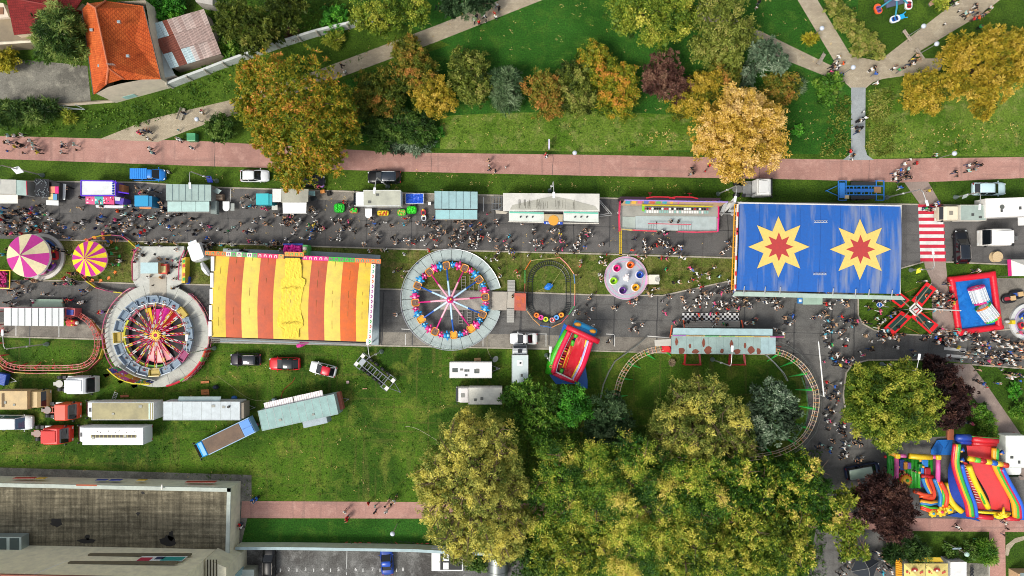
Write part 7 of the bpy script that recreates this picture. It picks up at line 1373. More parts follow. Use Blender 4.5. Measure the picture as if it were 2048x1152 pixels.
for i,cl in enumerate(('e8c41c:i','60c840:i','b81c24:i','e8c41c:i','2060b8:i','e8b828:i','c83820:i')):x=1190+i*68;itube(t,'cross_beam',Z8([(x,345+i*12,5.6),(x+70,357+i*12,5.6)]),.38,cl)
lane(t,'blue_flank',Z8([(1010,300,3.5),(950,450,2.5),(950,650,1.6),(1000,820,.9),(1120,960,.2)]),Z8([(1020,320,4.5),(1020,460,4.0),(1080,660,3.0),(1150,850,2.0),(1190,990,1.0)]),'1c3c98:i',5,.03)
itube(t,'yellow_skirt',sub(Z8([(935,640,.7),(950,780,.6),(1010,900,.5),(1110,985,.4)]),3),.45,'e8c41c:i');slabpx(t,'blue_skirt',[z8(*p)for p in((930,1040),(1120,985),(1260,1050),(1340,1110),(1220,1080),(1150,1070))],.15,'1c4898:i',.1)
itube(t,'front_bar',Z8([(1300,1045,.7),(1400,1055,.7),(1480,1062,.7)]),.38,'c81c30:i');itube(t,'front_bar',Z8([(1640,1065,.7),(1720,1070,.7),(1800,1075,.7)]),.38,'c81c30:i');itube(t,'front_lip',Z8([(1300,990,.9),(1400,1000,.9),(1700,1010,.9)]),.2,'d8d020:i')
c=t.L(*z8(1570,1040),1.0);mb=MB();mb.ball((c.x,c.y,.9),.65,sq=(1.3,.8,.9))
for a,l_ in((80,1.5),(60,.9),(110,.8),(10,1.1),(170,.9),(140,.8),(35,1.0)):mb.tube([(c.x,c.y,1.1),(c.x+l_*.5*math.cos(R(a)),c.y+l_*.5*math.sin(R(a)),1.6),(c.x+l_*math.cos(R(a)),c.y+l_*math.sin(R(a)),1.5)],[.25,.22,.1],7)
mb.build('palm_figure','e8cc18:i',t,smooth=True)
for x,y in((1110,230),(1110,350),(1590,260)):mb=MB();c=t.L(*z8(x,y),5.2);mb.tube([tuple(c),(c.x+.35,c.y-.3,5.3)],[.35,.1],8,0);mb.ball((c.x,c.y-.3,5.2),.2,1);mb.build('shark_figure',['2050a8:i','e8a048:i'],t,smooth=True)
t=T('tarpaulin_sheet','bright blue tarpaulin spread left of the rainbow slide','tarpaulin',1884,895);rr=random.Random(6);q=[(1862,900),(1871,886),(1874,880),(1905,879),(1904,910),(1862,909)];slabpx(t,'sheet',q,.35,'2272c8:i',.06);mb=MB();mb.tube([t.L(1874,881,.4),t.L(1885,895,.42),t.L(1880,908,.38)],.06,4);mb.tube([t.L(1900,881,.4),t.L(1890,898,.42)],.05,4);mb.build('fold','1c60b0:i',t)
t=T('orange_board','pale orange painted board beside the blue tarpaulin','board',1901,868);slabpx(t,'board',[(1896,858),(1908,859),(1908,880),(1895,880)],.8,'d07850:d',.1);slabpx(t,'support',[(1897,862),(1899,862),(1899,878),(1897,878)],.7,'8a5a40:w',.65)
t=T('kiddie_ride','small arm ride with orange, blue and white boats on the lawn at the top','fairground ride',1788,2)
mb=MB();mb.box((-.3,.2,.3),(2.6,2.2,.3),rz=15);mb.build('platform','5a6078:p',t);mb=MB();mb.ring((-.3,.2),.5,.8,1.4,1.7,20);mb.ring((-.3,.2),.2,.5,1.45,1.75,20,m=1);mb.build('centre_ring',['d8c8d8:p','4a68b0:p'],t)
for x,y,a,c1,c2,lb in((1756,18,110,'e06030:p','6a4a90:p',0),(1790,38,20,'d8dce0:p','2460b0:p',1),(1817,9,90,'dce4de:p','b02838:p',2)):
 v=t.L(x,y,.8);mb=MB();mb.tube([(-.3,.2,1.2),(v.x*.5-.15,v.y*.5+.1,1.3),(v.x,v.y,.8)],.13,6);mb.build('arm','3c90a8:p',t);mb=MB();mb.loops([rrect(1.35,.85,.4,5,.3),rrect(1.6,1.1,.5,5,.75),rrect(1.5,1.0,.45,5,.85)]);mb.loops([rrect(1.0,.65,.2,4,.86,-.1),rrect(1.0,.65,.2,4,.88,-.1)],m=1);o=mb.build('boat',[c1,c2],t,loc=(v.x,v.y,.1),rz=a)
 for k in(-.35,.15):mb=MB();mb.box((k,0,.92),(.12,.6,.14));mb.build('bench','2a2230:p',o)
 if lb==1:mb=MB();mb.box((1.05,0,.6),(.8,.7,.4));[mb.tube([(1.2,s*.2,.7),(1.75,s*.45,.9)],.08,5)for s in(-1,1)];mb.build('blue_figure','20a0d8:p',o)
def stall(label,roof,z,mat,ribs=6,awn=None,awnmat=None,zaw=2.5,cat='stall',name='market_stall',body='8a8c8a:d',ribc='6e8286:m',panels=3,group=None):
 x0,y0,x1,y1=roof;t=T(name,label,cat,0,0,loc=tuple(P((x0+x1)/2,(y0+y1)/2,z)*Vector((1,1,0))if False else(P((x0+x1)/2,(y0+y1)/2,z).x,P((x0+x1)/2,(y0+y1)/2,z).y,0)),group=group)
 slabpx(t,'body',[(x0+1,y0+1),(x1-1,y0+2),(x1-1,y1-1),(x0+1,y1-2)],z-.1,body,z-.5);r=slabpx(t,'roof',[(x0,y0),(x1,y0+1.5),(x1,y1),(x0,y1-1)],z,mat,.12)
 if ribs:
  mb=MB()
  for i in range(1,ribs):xx=x0+(x1-x0)*i/ribs;a=t.L(xx,y0+1,z+.02);b=t.L(xx,y1-1,z+.02);mb.box(((a.x+b.x)/2,(a.y+b.y)/2,z+.02),(.06,abs(a.y-b.y),.05))
  mb.build('roof_seams',ribc,r)
 if awn:
  ax0,ay0,ax1,ay1=awn
  for i in range(panels):xa=ax0+(ax1-ax0)*i/panels;xb=ax0+(ax1-ax0)*(i+1)/panels-.5;mb=MB();mb.slab([t.L(xa,ay0,z-.15),t.L(xb,ay0,z-.15),t.L(xb,ay1,zaw),t.L(xa,ay1,zaw)],.05);mb.build('awning',awnmat or mat,t)
  mb=MB();mb.tube([t.L(ax0,ay1,zaw),t.L(ax1,ay1,zaw)],.07,5);mb.build('awning_edge','c4c4bc:m',t)
  slabpx(t,'counter',[(ax0+2,ay0+2),(ax1-2,ay0+2),(ax1-2,ay0+8),(ax0+2,ay0+8)],1.1,'a89078:w',.9)
 return t
stall('grey roofed food stall with a white awning at the left edge',(-20,358,32,388),2.9,'b4b4ac:d',0,(-20,389,36,407),'dcd8cc:f',panels=1)
t=stall('sea green stall roof end beside the grey food stall',(33,360,53,391),2.9,'9db4ae:d',0);mb=MB();mb.tube([t.L(53,362,3),t.L(54,390,3)],.08,5);mb.build('red_trim','b83048:p',t)
t=stall('open stall trailer with a black cover and bright pink picture boards',(70,357,98,394),2.3,'26282c:f',0);rr=random.Random(5);mb=MB()
for i in range(26):a=t.L(rr.uniform(71,96),rr.uniform(359,392),2.36);mb.tube([a,a+Vector((rr.uniform(-.4,.4),rr.uniform(-.4,.4),.05))],.05,4)
mb.build('net_folds','7c8488:f',t);slabpx(t,'display_box',[(98,364),(119,366),(118,399),(98,396)],2.0,'1e1a1c:p',1.6)
for x0,y0,x1,y1,cl in((98,373,110,386,'e09070:p'),(110,373,117,387,'e0207a:p'),(97,387,106,399,'d8c088:p'),(106,388,114,400,'5a90b8:p')):slabpx(t,'picture_board',[(x0,y0),(x1,y0),(x1,y1),(x0,y1)],2.06,cl,.04)
for lb,pts,z in(('white table in front of the pink picture stall',[(92,400),(117,401),(117,411),(92,410)],1.0),('white flap table right of the pink picture stall',[(121,367),(132,368),(130,400),(121,399)],1.2)):
 c=P(pts[0][0]+8,pts[0][1]+5,z);t=T('folding_table',lb,'table',0,0,loc=(c.x,c.y,0));slabpx(t,'table_top',pts,z,'d8dcdc:p',.06)
 for p in pts:q_=t.L(*p,z)*.9;mb=MB();mb.tube([(q_.x,q_.y,0),(q_.x,q_.y,z-.06)],.03,5);mb.build('leg','8a8c8c:m',t)
t=stall('white roofed stall with purple neon edges and pink picture panels',(162,361,231,391),2.9,'d8dcdc:d',0,body='6a4ab8:p')
for pl in([(162,361),(228,362)],[(162,391),(229,391)],[(162,361),(162,391)],[(231,361),(231,392)]):mb=MB();mb.tube([t.L(*pl[0],2.95),t.L(*pl[1],2.95)],.09,5);mb.build('neon_edge','6038d0:p',t)
for x0,x1,c1 in((171,189,'d85a88:p'),(189,206,'48b0a8:p'),(206,228,'d84878:p')):slabpx(t,'picture_panel',[(x0,393),(x1,393),(x1+.5,409),(x0+.5,408)],2.3,c1,.06)
rr=random.Random(12);mb=MB()
for i in range(22):c=t.L(rr.uniform(173,226),rr.uniform(395,407),2.33);mb.ball((c.x,c.y,2.32),rr.uniform(.08,.2),rr.choice((0,1,2,3)),6,(1,1,.3))
mb.build('picture_motifs',['e8d8d0:p','8a2040:p','f0e0e8:p','2a6a68:p'],t);slabpx(t,'counter',[(191,410),(247,411),(246,416),(192,415)],1.2,'dcdce0:p',.9)
slabpx(t,'side_cabin',[(229,395),(248,397),(246,409),(230,407)],2.2,'5a40a8:p',1.9);slabpx(t,'side_roof',[(229,393),(241,395),(239,402),(230,401)],2.3,'c8ccd0:p',.06);slabpx(t,'toy_shelf',[(232,367),(247,370),(247,384),(233,381)],1.8,'b87848:d',1.4)
mb=MB()
for i in range(5):mb.ball(tuple(t.L(226,367+i*5,3.0)),.16,0,7)
mb.build('blue_bulbs','2048b0:p',t,smooth=True);mb=MB();mb.tube([t.L(231,383,2.6),t.L(258,387,2.6)],.1,5);mb.tube([t.L(222,361,2.9),t.L(234,366,2.9)],.12,5);mb.build('neon_arrow','5a30d0:p',t)
def booth(label,x0,y0,x1,y1,cl,c2,z=2.3,name='booth',cat='booth',split=.75,front=None):
 c=P((x0+x1)/2,(y0+y1)/2,z);t=T(name,label,cat,0,0,loc=(c.x,c.y,0));xs=x0+(x1-x0)*split
 slabpx(t,'body',[(x0+1,y0+1),(x1-1,y0+1),(x1-1,y1-1),(x0+1,y1-1)],z-.1,c2,z-.2);mb=MB();mb.slab([t.L(x0,y0,z),t.L(xs,y0,z),t.L(xs,y1-2,z),t.L(x0,y1-2,z)],.06);mb.build('roof',cl,t);mb=MB();mb.slab([t.L(xs,y0,z),t.L(x1,y0+2,z-.4),t.L(x1,y1,z-.4),t.L(xs,y1-2,z)],.06);mb.build('side_roof',c2,t)
 if front:slabpx(t,'front_shelf',[(x0+8,y1-2),(x1-2,y1-1),(x1-3,y1+4),(x0+10,y1+3)],1.1,front,.1)
 return t
booth('bright blue booth with an orange front shelf on the upper road',269,391,305,414,'1f93c4:p','1878a8:p',front='d88848:p');booth('turquoise booth beside the white canopy stall',512,387,545,411,'38b4bc:p','2898a4:p',front=None)
stall('large sea green ribbed stall under a curved street lamp',(332,368,422,402),3.0,'97ada8:d',7,(335,403,419,424),'a3c0bc:d',panels=3)
t=stall('aqua ribbed stall between blue tarpaulin trailer and long shooting gallery',(869,382,955,418),3.0,'92b4b8:d',6,(871,420,955,439),'8cb8bc:d',panels=3)
t=T('grill_stand','small cluttered grill stand with a grey square lid beside the large sea green stall','stand',440,394);slabpx(t,'lid',[(423,383),(433,376),(443,381),(437,388)],1.9,'a8bcb8:m',.05);slabpx(t,'crates',[(424,389),(445,388),(445,400),(424,400)],1.0,'8a7464:w',.9)
for k in range(3):slabpx(t,'crate_slats',[(425,390+k*3.3),(444,390+k*3.3),(444,391.4+k*3.3),(425,391.4+k*3.3)],1.05,'b8a890:w',.05)
slabpx(t,'side_counter',[(421,402),(433,402),(433,428),(421,427)],1.6,'8a9894:d',.9)
for i,(lb,x,y)in enumerate((('white round ended table near the large sea green stall',458,414),('white round ended table below the white box van',740,428))):
 t=T('bar_table',lb,'table',x,y);mb=MB();pts=[(-.5,.7,1),(.5,.7,1),(.5,-.3,1)]+[(.5*math.cos(R(-a)),-.3-.45*math.sin(R(a)),1)for a in range(20,180,20)]+[(-.5,-.3,1)];mb.prism([(p[0],p[1])for p in pts],1.0,1.06);mb.build('table_top','e2e4e4:p',t)
 for s in(-.3,.3):mb=MB();mb.tube([(0,s,0),(0,s,1.0)],.05,6);mb.build('leg','8a8c8c:m',t)
 if not i:mb=MB();mb.box((.85,-.1,.8),(.6,1.1,.06));mb.build('grey_leaf','9aa09c:p',t)
t=T('canopy_stall','white canopy stall half hidden by the large orange tree','stall',0,0,loc=tuple((P(582,395,2.8).x,P(582,395,2.8).y,0)))
slabpx(t,'roof',[(545,378),(562,378),(562,404),(545,404)],2.7,'dcdcd8:f',.08);slabpx(t,'roof',[(562,377),(617,378),(616,404),(563,405)],2.8,'a6a596:s',.08);mb=MB();mb.slab([t.L(565,405,2.8),t.L(613,405,2.8),t.L(612,427,2.3),t.L(566,427,2.3)],.05);mb.build('awning','e0e0dc:f',t)
for x,y in((546,379),(546,403),(616,379),(566,437),(613,437)):p=t.L(x,y,.2);p2=t.L(x,min(y,427),2.3);mb=MB();mb.tube([(p2.x,p2.y,0),(p2.x,p2.y,2.3)],.05,5);mb.build('post','d8d8d4:m',t)
slabpx(t,'side_shelf',[(617,382),(630,382),(630,392),(617,390)],1.5,'88b0b0:d',.1);slabpx(t,'price_board',[(543.5,410),(555,410),(555,420),(543.5,420)],1.0,'c4c4bc:p',.08);slabpx(t,'chairs',[(620,393),(632,392),(636,400),(622,402)],.9,'3a4044:m',.1)
def tub(label,x,y,w_,h_,cl,c2,n=40,seed=1):
 t=T('ball_tub',label,'game tub',x,y,group='green and yellow game tubs in front of the box van');mb=MB();mb.loops([rrect(w_,h_,min(w_,h_)*.3,5,0),rrect(w_*1.05,h_*1.05,min(w_,h_)*.32,5,.55),rrect(w_*.95,h_*.95,min(w_,h_)*.28,5,.5)]);mb.build('tub',c2,t);rr=random.Random(seed);mb=MB()
 for i in range(n):mb.ball((rr.uniform(-.4,.4)*w_,rr.uniform(-.4,.4)*h_,.55),rr.uniform(.08,.14),0,6)
 mb.build('contents',cl,t)
tub('rounded tub of bright green balls left of the box van',680,417,1.5,1.3,'28d828:i','20a028:p');tub('small square green tub on an orange tray',709,422,1.1,.8,'28c830:i','b8784c:p',30,2);tub('leaf shaped tub of bright green balls below the blue trailer',824,421,1.4,1.1,'38e020:i','28b020:p',40,3)
tub('yellow tray with red toys right of the white round ended table',767,427,1.6,.7,'c83020:i','d8c820:p',18,4);tub('yellow and green tray below the box van rear',804,426,1.2,.9,'d8a850:i','48b838:p',18,5)
t=T('ride_on_toy','small red and blue ride on car for children left of the aqua stall','toy car',848,430,95);little_car(t,(.35,0,0),0,'b83040:p',.9,.75);little_car(t,(-.5,0,0),0,'d0d4d8:p',.9,.75,seat='101418:x')
t=T('white_chair','white plastic chair between the blue trailer and aqua stall','chair',860,408);mb=MB();mb.box((0,0,.45),(.45,.45,.05));mb.build('seat','e4e4e2:p',t);mb=MB();mb.box((.22,0,.7),(.05,.45,.45));mb.build('backrest','e4e4e2:p',t)
for a,b in((-.18,-.18),(-.18,.18),(.18,-.18),(.18,.18)):mb=MB();mb.tube([(a,b,0),(a,b,.45)],.025,5);mb.build('leg','e4e4e2:p',t)
for lb,x,y,cl,w_,h_ in(('orange crate beside the canopy stall and tree',646.5,383.5,'d89048:p',.7,.5),('black bag on the grey kerb right of the orange crate',659,387,'1c1c1e:f',.6,.7)):
 t=T('crate'if 'crate'in lb else 'bag',lb,'crate'if 'crate'in lb else 'bag',x,y);mb=MB();mb.box((0,0,.25),(w_,h_,.5),rz=10);mb.build('body',cl,t,bevel=.05);mb=MB();mb.box((0,0,.52),(w_*.8,h_*.7,.04),rz=10);mb.build('top',cl,t)
t=stall('long white roofed shooting gallery with green edged canopies',(1006,386,1199,423),3.0,'cfcdc6:s',0);c=P(1100,404,3)
rr=random.Random(31);slabpx(t,'stained_sheet',[(1060,402),(1105,392),(1140,399),(1190,412),(1196,420),(1020,419),(1025,410)],3.03,'a9a89c:s',.02);mb=MB()
for i in range(34):x=rr.uniform(1035,1150);a=t.L(x,rr.uniform(398,405),3.04);b=t.L(x+rr.uniform(-1,1),rr.uniform(410,419),3.04);mb.tube([a,b],rr.uniform(.012,.035),3)
mb.build('dark_streaks','5e5c50:x',t)
for x0,x1 in((1018,1088),(1127,1197)):
 mb=MB();mb.slab([t.L(x0,422,2.9),t.L(x1,424,2.9),t.L(x1,445,2.4),t.L(x0,442,2.4)],.06);p=mb.build('canopy','c9cfc8:s',t);mb=MB();mb.slab([t.L(x0+1,423,2.97),t.L(x1-1,425,2.97),t.L(x1-1,428,2.9),t.L(x0+1,426,2.9)],.03);mb.build('green_edge','58b098:p',p)
 for k in(-12,0,12):c=t.L((x0+x1)/2+k,434,2.72);mb=MB();mb.cyl((c.x,c.y),.12,2.6,2.9,8);mb.build('roof_vent','22262a:x',p)
mb=MB();mb.tube([t.L(1017,443,2.45),t.L(1089,445,2.45)],.07,5);mb.tube([t.L(1126,446,2.45),t.L(1198,447,2.45)],.07,5);mb.build('front_rail','d8d4c8:p',t)
slabpx(t,'centre_sign',[(1088,428),(1126,429),(1125,443),(1089,442)],2.7,'b8a888:d',.1);mb=MB();c=t.L(1107,438,2.8);mb.cyl((c.x,c.y-.2),.75,2.7,2.78,20);mb.build('sun_emblem','d89a38:p',t);slabpx(t,'blue_banner',[(1088,443),(1125,444),(1125,449),(1088,448)],2.7,'2048b0:p',.1)
for k in range(6):slabpx(t,'banner_letters',[(1092+k*5,444.5),(1095+k*5,444.5),(1095+k*5,447.5),(1092+k*5,447.5)],2.73,'c8d8f0:p',.02)
slabpx(t,'side_flap',[(991,420),(1016,424),(1012,428),(992,427)],2.4,'b8b0a0:d',.05)
t=T('towing_frame','grey steel towing frame left of the shooting gallery','frame',992,408)
for a,b in(((984,392),(984,424)),((1003,392),(1003,420)),((984,394),(1003,394)),((984,407),(1003,407)),((984,419),(1003,419)),((990,394),(990,419)),((997,394),(997,419)),((1006,412),(996,420))):mb=MB();mb.tube([t.L(*a,.6),t.L(*b,.6)],.06,5);mb.build('bar','9a9ea0:m',t)
t=T('towing_frame','white triangular tow frame right of the shooting gallery','frame',1212,418)
for a,b in(((1199,400),(1224,428)),((1199,404),(1218,426)),((1199,430),(1222,426)),((1199,433),(1224,430))):mb=MB();mb.tube([t.L(*a,.8),t.L(*b,.8)],.06,5);mb.build('bar','d0d0cc:m',t)
t=T('game_stage','long open stage ride with red rims and a row of black and white pictures','fairground stage',1339,430)
slabpx(t,'platform',[(1241,406),(1437,409),(1437,463),(1240,460)],.8,'9c9c94:d',.6);slabpx(t,'front_floor',[(1271,432),(1433,433),(1433,461),(1271,460)],.86,'aab8b8:d',.04);slabpx(t,'grey_plate',[(1245,433),(1271,434),(1270,458),(1244,457)],.88,'a4b0a8:d',.04)
slabpx(t,'rear_wall',[(1241,393),(1442,396),(1440,401),(1242,399)],3.4,'34202c:p',2.8)
mb=MB();mb.slab([t.L(1250,400,3.2),t.L(1455,404,3.2),t.L(1440,413,1.6),t.L(1242,411,1.6)],.06);bk=mb.build('backdrop','b89a78:p',t);rr=random.Random(44)
for i in range(16):
 x=1252+i*12.3;cl=['38a0b0:p','e0b040:p','d06888:p','5a70b8:p','c86038:p','68b048:p'][i%6];mb=MB();mb.slab([t.L(x,401.5,3.24),t.L(x+9,402,3.24),t.L(x+7,408,2.4),t.L(x-2,407,2.4)],.03);mb.build('backdrop_art',cl,bk)
mb=MB();mb.tube([t.L(1249,400,3.3),t.L(1456,404,3.3)],.09,5);mb.build('lit_edge','a890e0:p',t);mb=MB();mb.tube([t.L(1284,410,2.6),t.L(1425,413,2.6)],.10,5,0);mb.build('sign_edge','c8b828:p',t)
mb=MB()
for i in range(26):
 x=1290+i*5.0;c=t.L(x,417+i*.05,2.2);mb.cyl((c.x,c.y),.17,2.1,2.2,10,m=rr.choice((0,0,1,2)));mb.box((c.x,c.y-.45,2.15),(.28,.4,.08),m=rr.choice((1,1,3)))
mb.build('picture_row',['1a1618:p','dcdcd8:p','a02838:p','88b0a8:p'],t);slabpx(t,'sign_end',[(1284,408),(1289,408),(1289,423),(1284,422)],2.3,'78c038:p',.1)
segs(t,'red_rim',[(1240,461),(1239,430),(1241,398)],['d02c50:p','c82c58:p'],.11,1.5,False);segs(t,'red_rim',[(1437,412),(1437,436),(1436,463)],['d82c68:p','d83888:p'],.12,1.5,False);segs(t,'front_rim',[(1242,458),(1265,460),(1314,462)],['c8b070:p','d84858:p'],.08,1.3,False);segs(t,'front_rim',[(1357,463),(1395,464),(1436,463)],['d84868:p','d84060:p'],.08,1.3,False)
mb=MB()
for x in range(1297,1385,5):
 if x<1315 or x>1355:mb.tube([t.L(x,448,1.1),t.L(x,461,.9)],.03,4)
mb.tube([t.L(1296,447,1.7),t.L(1382,449,1.7)],.07,5,1);mb.build('stair_rails',['b0b8b4:m','c85868:p'],t)
for x in(1322,1368):mb=MB();mb.tube([t.L(x-30,396,3.8),t.L(x-15,393.5,3.9),t.L(x+15,394,3.9),t.L(x+28,397,3.8)],.1,6);mb.build('red_arch','b82030:p',t)
for x,y in((1300,386),(1379,387)):mb=MB();mb.tube([t.L(x,y,1.2),t.L(x,396,1.2)],.08,5);mb.tube([t.L(x-4,y,1.2),t.L(x+4,y,1.2)],.08,5);mb.build('tow_bar','b82830:p',t)
t=T('yellow_barrier','narrow yellow cable ramp crossing the road below the game stage','cable ramp',1241,486);mb=MB()
for k in range(6):mb.box((0,1.6-k*.65,.06),(.38,.62,.1))
mb.build('ramp','c8a828:p',t);mb=MB();mb.box((0,0,.12),(.06,3.8,.04));mb.build('cable_slot','3a3428:x',t)
t=T('ground_stripe_board','white and grey striped boards between game stage and blue star tent','boards',1456,420)
for a,b in(((1438,427),(1467,428)),):mb=MB();mb.tube([t.L(*a,.5),t.L(*b,.5)],.08,5);mb.build('rail','d0d4d4:m',t)
for x0 in(1440,1456):mb=MB();mb.slab([t.L(x0,424,.3),t.L(x0+8,424,.3),t.L(x0+16,404,.3),t.L(x0+9,404,.3)],.05);mb.build('white_board','b8bcbc:p',t)
c=P(391,504,2.6);t=T('white_cabin','white rounded cabin standing askew beside the spinning ride entrance','cabin',0,0,20,loc=(c.x,c.y,0));mb=MB();mb.loops([rrect(2.0,2.5,.3,4,.3),rrect(2.1,2.6,.3,4,1.6),rrect(1.9,2.4,.3,4,2.6)]);mb.build('body','e0e2e2:p',t);mb=MB();mb.box((-.2,1.5,2.0),(1.3,.6,.1));mb.build('flap','e4e6e6:p',t);mb=MB();mb.box((1.05,-.1,1.6),(.06,1.8,.7),rx=0);mb.build('window','2a3034:g',t)
t=T('blue_bag','blue plastic sack on the grass beside the spinning ride entrance','sack',378,562);mb=MB();mb.ball((0,0,.35),.5,sq=(.8,1,.7));mb.ball((.1,.4,.3),.35);mb.build('sack','1c3cb0:i',t,smooth=True);mb=MB();mb.ball((0,0,.75),.12);mb.build('knot','1c3cb0:i',t)
t=T('white_cover','crumpled white plastic cover at the left end of the striped hall','plastic cover',416,540);mb=MB();mb.tube([(-.6,1.0,.6),(-.2,.3,.8),(.2,-.4,.6),(.4,-.8,.4)],[.3,.5,.45,.2],7);mb.build('cover','c8ccce:i',t)
t=T('gazebo','dark pyramid canopy tent with pale seams near the bottom edge','gazebo',1733,1135);z=2.3;q=[t.L(x,y,z)for x,y in((1719,1105),(1758,1123),(1742,1165),(1702,1143))];ap_=t.L(1737,1137,3.5)
for i in range(4):mb=MB();mb.add([q[i],q[(i+1)%4],ap_],[(0,1,2)]);mb.build('canopy_panel','262c34:f',t);mb=MB();mb.tube([q[i]+Vector((0,0,.03)),ap_+Vector((0,0,.03))],.035,4);mb.build('seam','8c8c88:f',t);mb=MB();mb.tube([(q[i].x,q[i].y,0),tuple(q[i])],.05,5);mb.build('leg','8c8c88:m',t)
t=T('market_tent','pair of yellow printed tents standing together at the bottom edge','tent',1852,1140);z=2.6
for i,(x0,x1)in enumerate(((1808,1851),(1852,1896))):
 cx=(x0+x1)/2;cy=1148;ap_=t.L(cx,cy,3.3);q=[t.L(x,y,z)for x,y in((x0,1127),(x1,1127),(x1,1170),(x0,1170))]
 for k in range(4):mb=MB();mb.add([q[k],q[(k+1)%4],ap_],[(0,1,2)]);rp_=mb.build('roof_panel','dcc878:f',t)
 c=t.L(cx,1142,3.1);mb=MB();mb.cyl((c.x,c.y),.36,3.02,3.12,14);mb.cyl((c.x,c.y),.2,3.12,3.14,12,m=1);mb.ring((c.x,c.y),.42,.5,3.04,3.1,14,m=0);mb.build('printed_emblem',['a02c2c:f','e8dcc8:f'],t)
 for dx in(-15,-9,11,15):c=t.L(cx+dx,1150-abs(dx)*.4,2.95);mb=MB();mb.ball((c.x,c.y,2.95),.2,0,8,(1,1,.3));mb.build('printed_star','b85040:f',t)
slabpx(t,'rear_awning',[(1845,1114),(1881,1115),(1888,1125),(1820,1124)],2.3,'c8a828:f',.06);mb=MB()
for k in range(9):c=t.L(1798,1116+k*4.2,2.2);mb.tube([(c.x-.45,c.y,2.1),(c.x+.35,c.y,2.35)],.16,6)
mb.build('yellow_valance','d89c18:f',t)
t=booth('white flat roofed container beside the yellow printed tents',1901,1124,1934,1160,'dcdcda:d','d0d0ce:d',2.6,'container','container',.97);t=T('round_chairs','dark stacked chairs right of the white container','chairs',1940,1142);mb=MB()
for k in range(3):mb.ring((0,.5-k*.5),.12,.26,.4,.5,12)
mb.build('stack','24262a:p',t)
t=T('wooden_kiosk','pale wooden box kiosk with a grey lid at the lower right corner','kiosk',2033,1146);mb=MB();mb.box((0,-.3,1.0),(2.4,2.0,2.0));mb.build('body','c8a880:w',t);mb=MB();mb.box((.2,.1,2.1),(2.4,1.6,.1));mb.build('lid','a8b8b4:m',t)
t=T('green_rack','thin pale green rack lying on the grass at the lower right','rack',1965,1084)
for k,(x0,x1,y)in enumerate(((1952,1976,1082.5),(1946,1966,1077.5))):mb=MB();mb.tube([t.L(x0,y,.3),t.L(x1,y+1,.3)],.08 if not k else .05,5);mb.build('bar','58b888:p',t)
t=T('wall_post','thin pale concrete edging line beside the lower right path','edging',1976,1140);mb=MB();mb.box((0,0,.15),(.14,5.5,.3));mb.build('edging','b8b4a8:d',t);mb=MB();mb.box((0,2.8,.3),(.2,.2,.6));mb.build('post','a8a498:d',t)
t=T('cable_drum','round pale wooden cable drum on the road beside the white tractor','cable drum',1988,514);mb=MB();mb.cyl((0,0),.8,.75,.83,20);mb.cyl((0,0),.8,0,.08,20);mb.build('flange','c8b088:w',t);mb=MB();mb.cyl((0,0),.35,.08,.75,12);mb.build('core','a89068:w',t)
for lb,x,y,w_,h_,cl,nm in(('orange brown plank lying nearest the plum car',410.5,764,1.25,.35,'c07848:w','plank'),('square orange brown board beside the dark sack',411,784,1.2,.8,'c47c44:w','board'),('brown board against the grey caravan awning',412,794,1.2,.4,'a87850:w','board'),('reddish plank near the small ladder',250,792,1.25,.35,'b87050:w','plank'),('wooden step box above the caravan with roof hatches',955,720,1.0,.65,'c8a070:w','step'),('tiny pink wrapper on the field',696,764,.4,.4,'c8a8a8:p','wrapper'),('tan stick lying on the field grass',730,777,.7,.15,'b89070:w','stick')):
 t=T(nm,lb,nm,x,y);mb=MB();mb.box((0,0,.1),(w_,h_,.14),rz=3);mb.build('body',cl,t,bevel=.02);mb=MB();mb.box((w_*.1,0,.19),(w_*.5,h_*.12,.02),rz=3);mb.build('grain_strip','7a5438:w',t)
t=T('small_ladder','short grey metal ladder leaning by the beige lorry','ladder',233,791,-22);mb=MB()
for s in(-.25,.25):mb.box((s,0,.4),(.06,1.2,.08))
for k in range(5):mb.box((0,-.5+k*.25,.4),(.5,.06,.06))
mb.build('rungs','a8aca8:m',t)
for lb,x,y,cl in(('blue plastic sack at the grey caravan corner',470,795,'1f62b0:i'),('dark blue sack on the field left of the grey caravan',433,774,'1c2438:f'),('grey canister beside the sea green caravan',550,799,'8a9aa0:m'),('dark red sack beside the blue diagonal truck',513,849,'803040:f')):t=T('sack',lb,'sack',x,y);mb=MB();mb.ball((0,0,.3),.42,sq=(1.1,.8,.8));mb.build('sack',cl,t,smooth=True);mb=MB();mb.ball((.2,.1,.62),.12);mb.build('knot',cl,t)
def cable(label,pts,r,col,name='cable'):
 t=T(name,label,'cable',*pts[0]);mb=MB();mb.tube([t.L(*p,.03)for p in smooth_pts([(x,y,.03)for x,y in pts],4)]if False else[t.L(p.x,p.y,.03)for p in smooth_pts([(x,y,.03)for x,y in pts],4)],r,4);mb.build('cable_run',col,t);mb=MB();p=t.L(*pts[-1],.03);mb.box((p.x,p.y,.08),(.3,.2,.14));mb.build('plug','3a3c3c:x',t)
cable('brown hose curling from the red car to the sea green caravan',[(590,755),(584,765),(572,775),(565,785),(562,797)],.07,'7a4820:x');cable('pale cable curving across the lower field',[(810,854),(818,853),(835,858),(860,872),(880,885)],.03,'b8b898:x');cable('long pale cable from the caravan to the sea green trailer',[(435,752),(460,770),(500,798),(540,802)],.025,'a8a878:x')
cable('grey cable running down from the bear ride',[(975,670),(974,690),(977,705),(983,716)],.03,'b0a888:x')
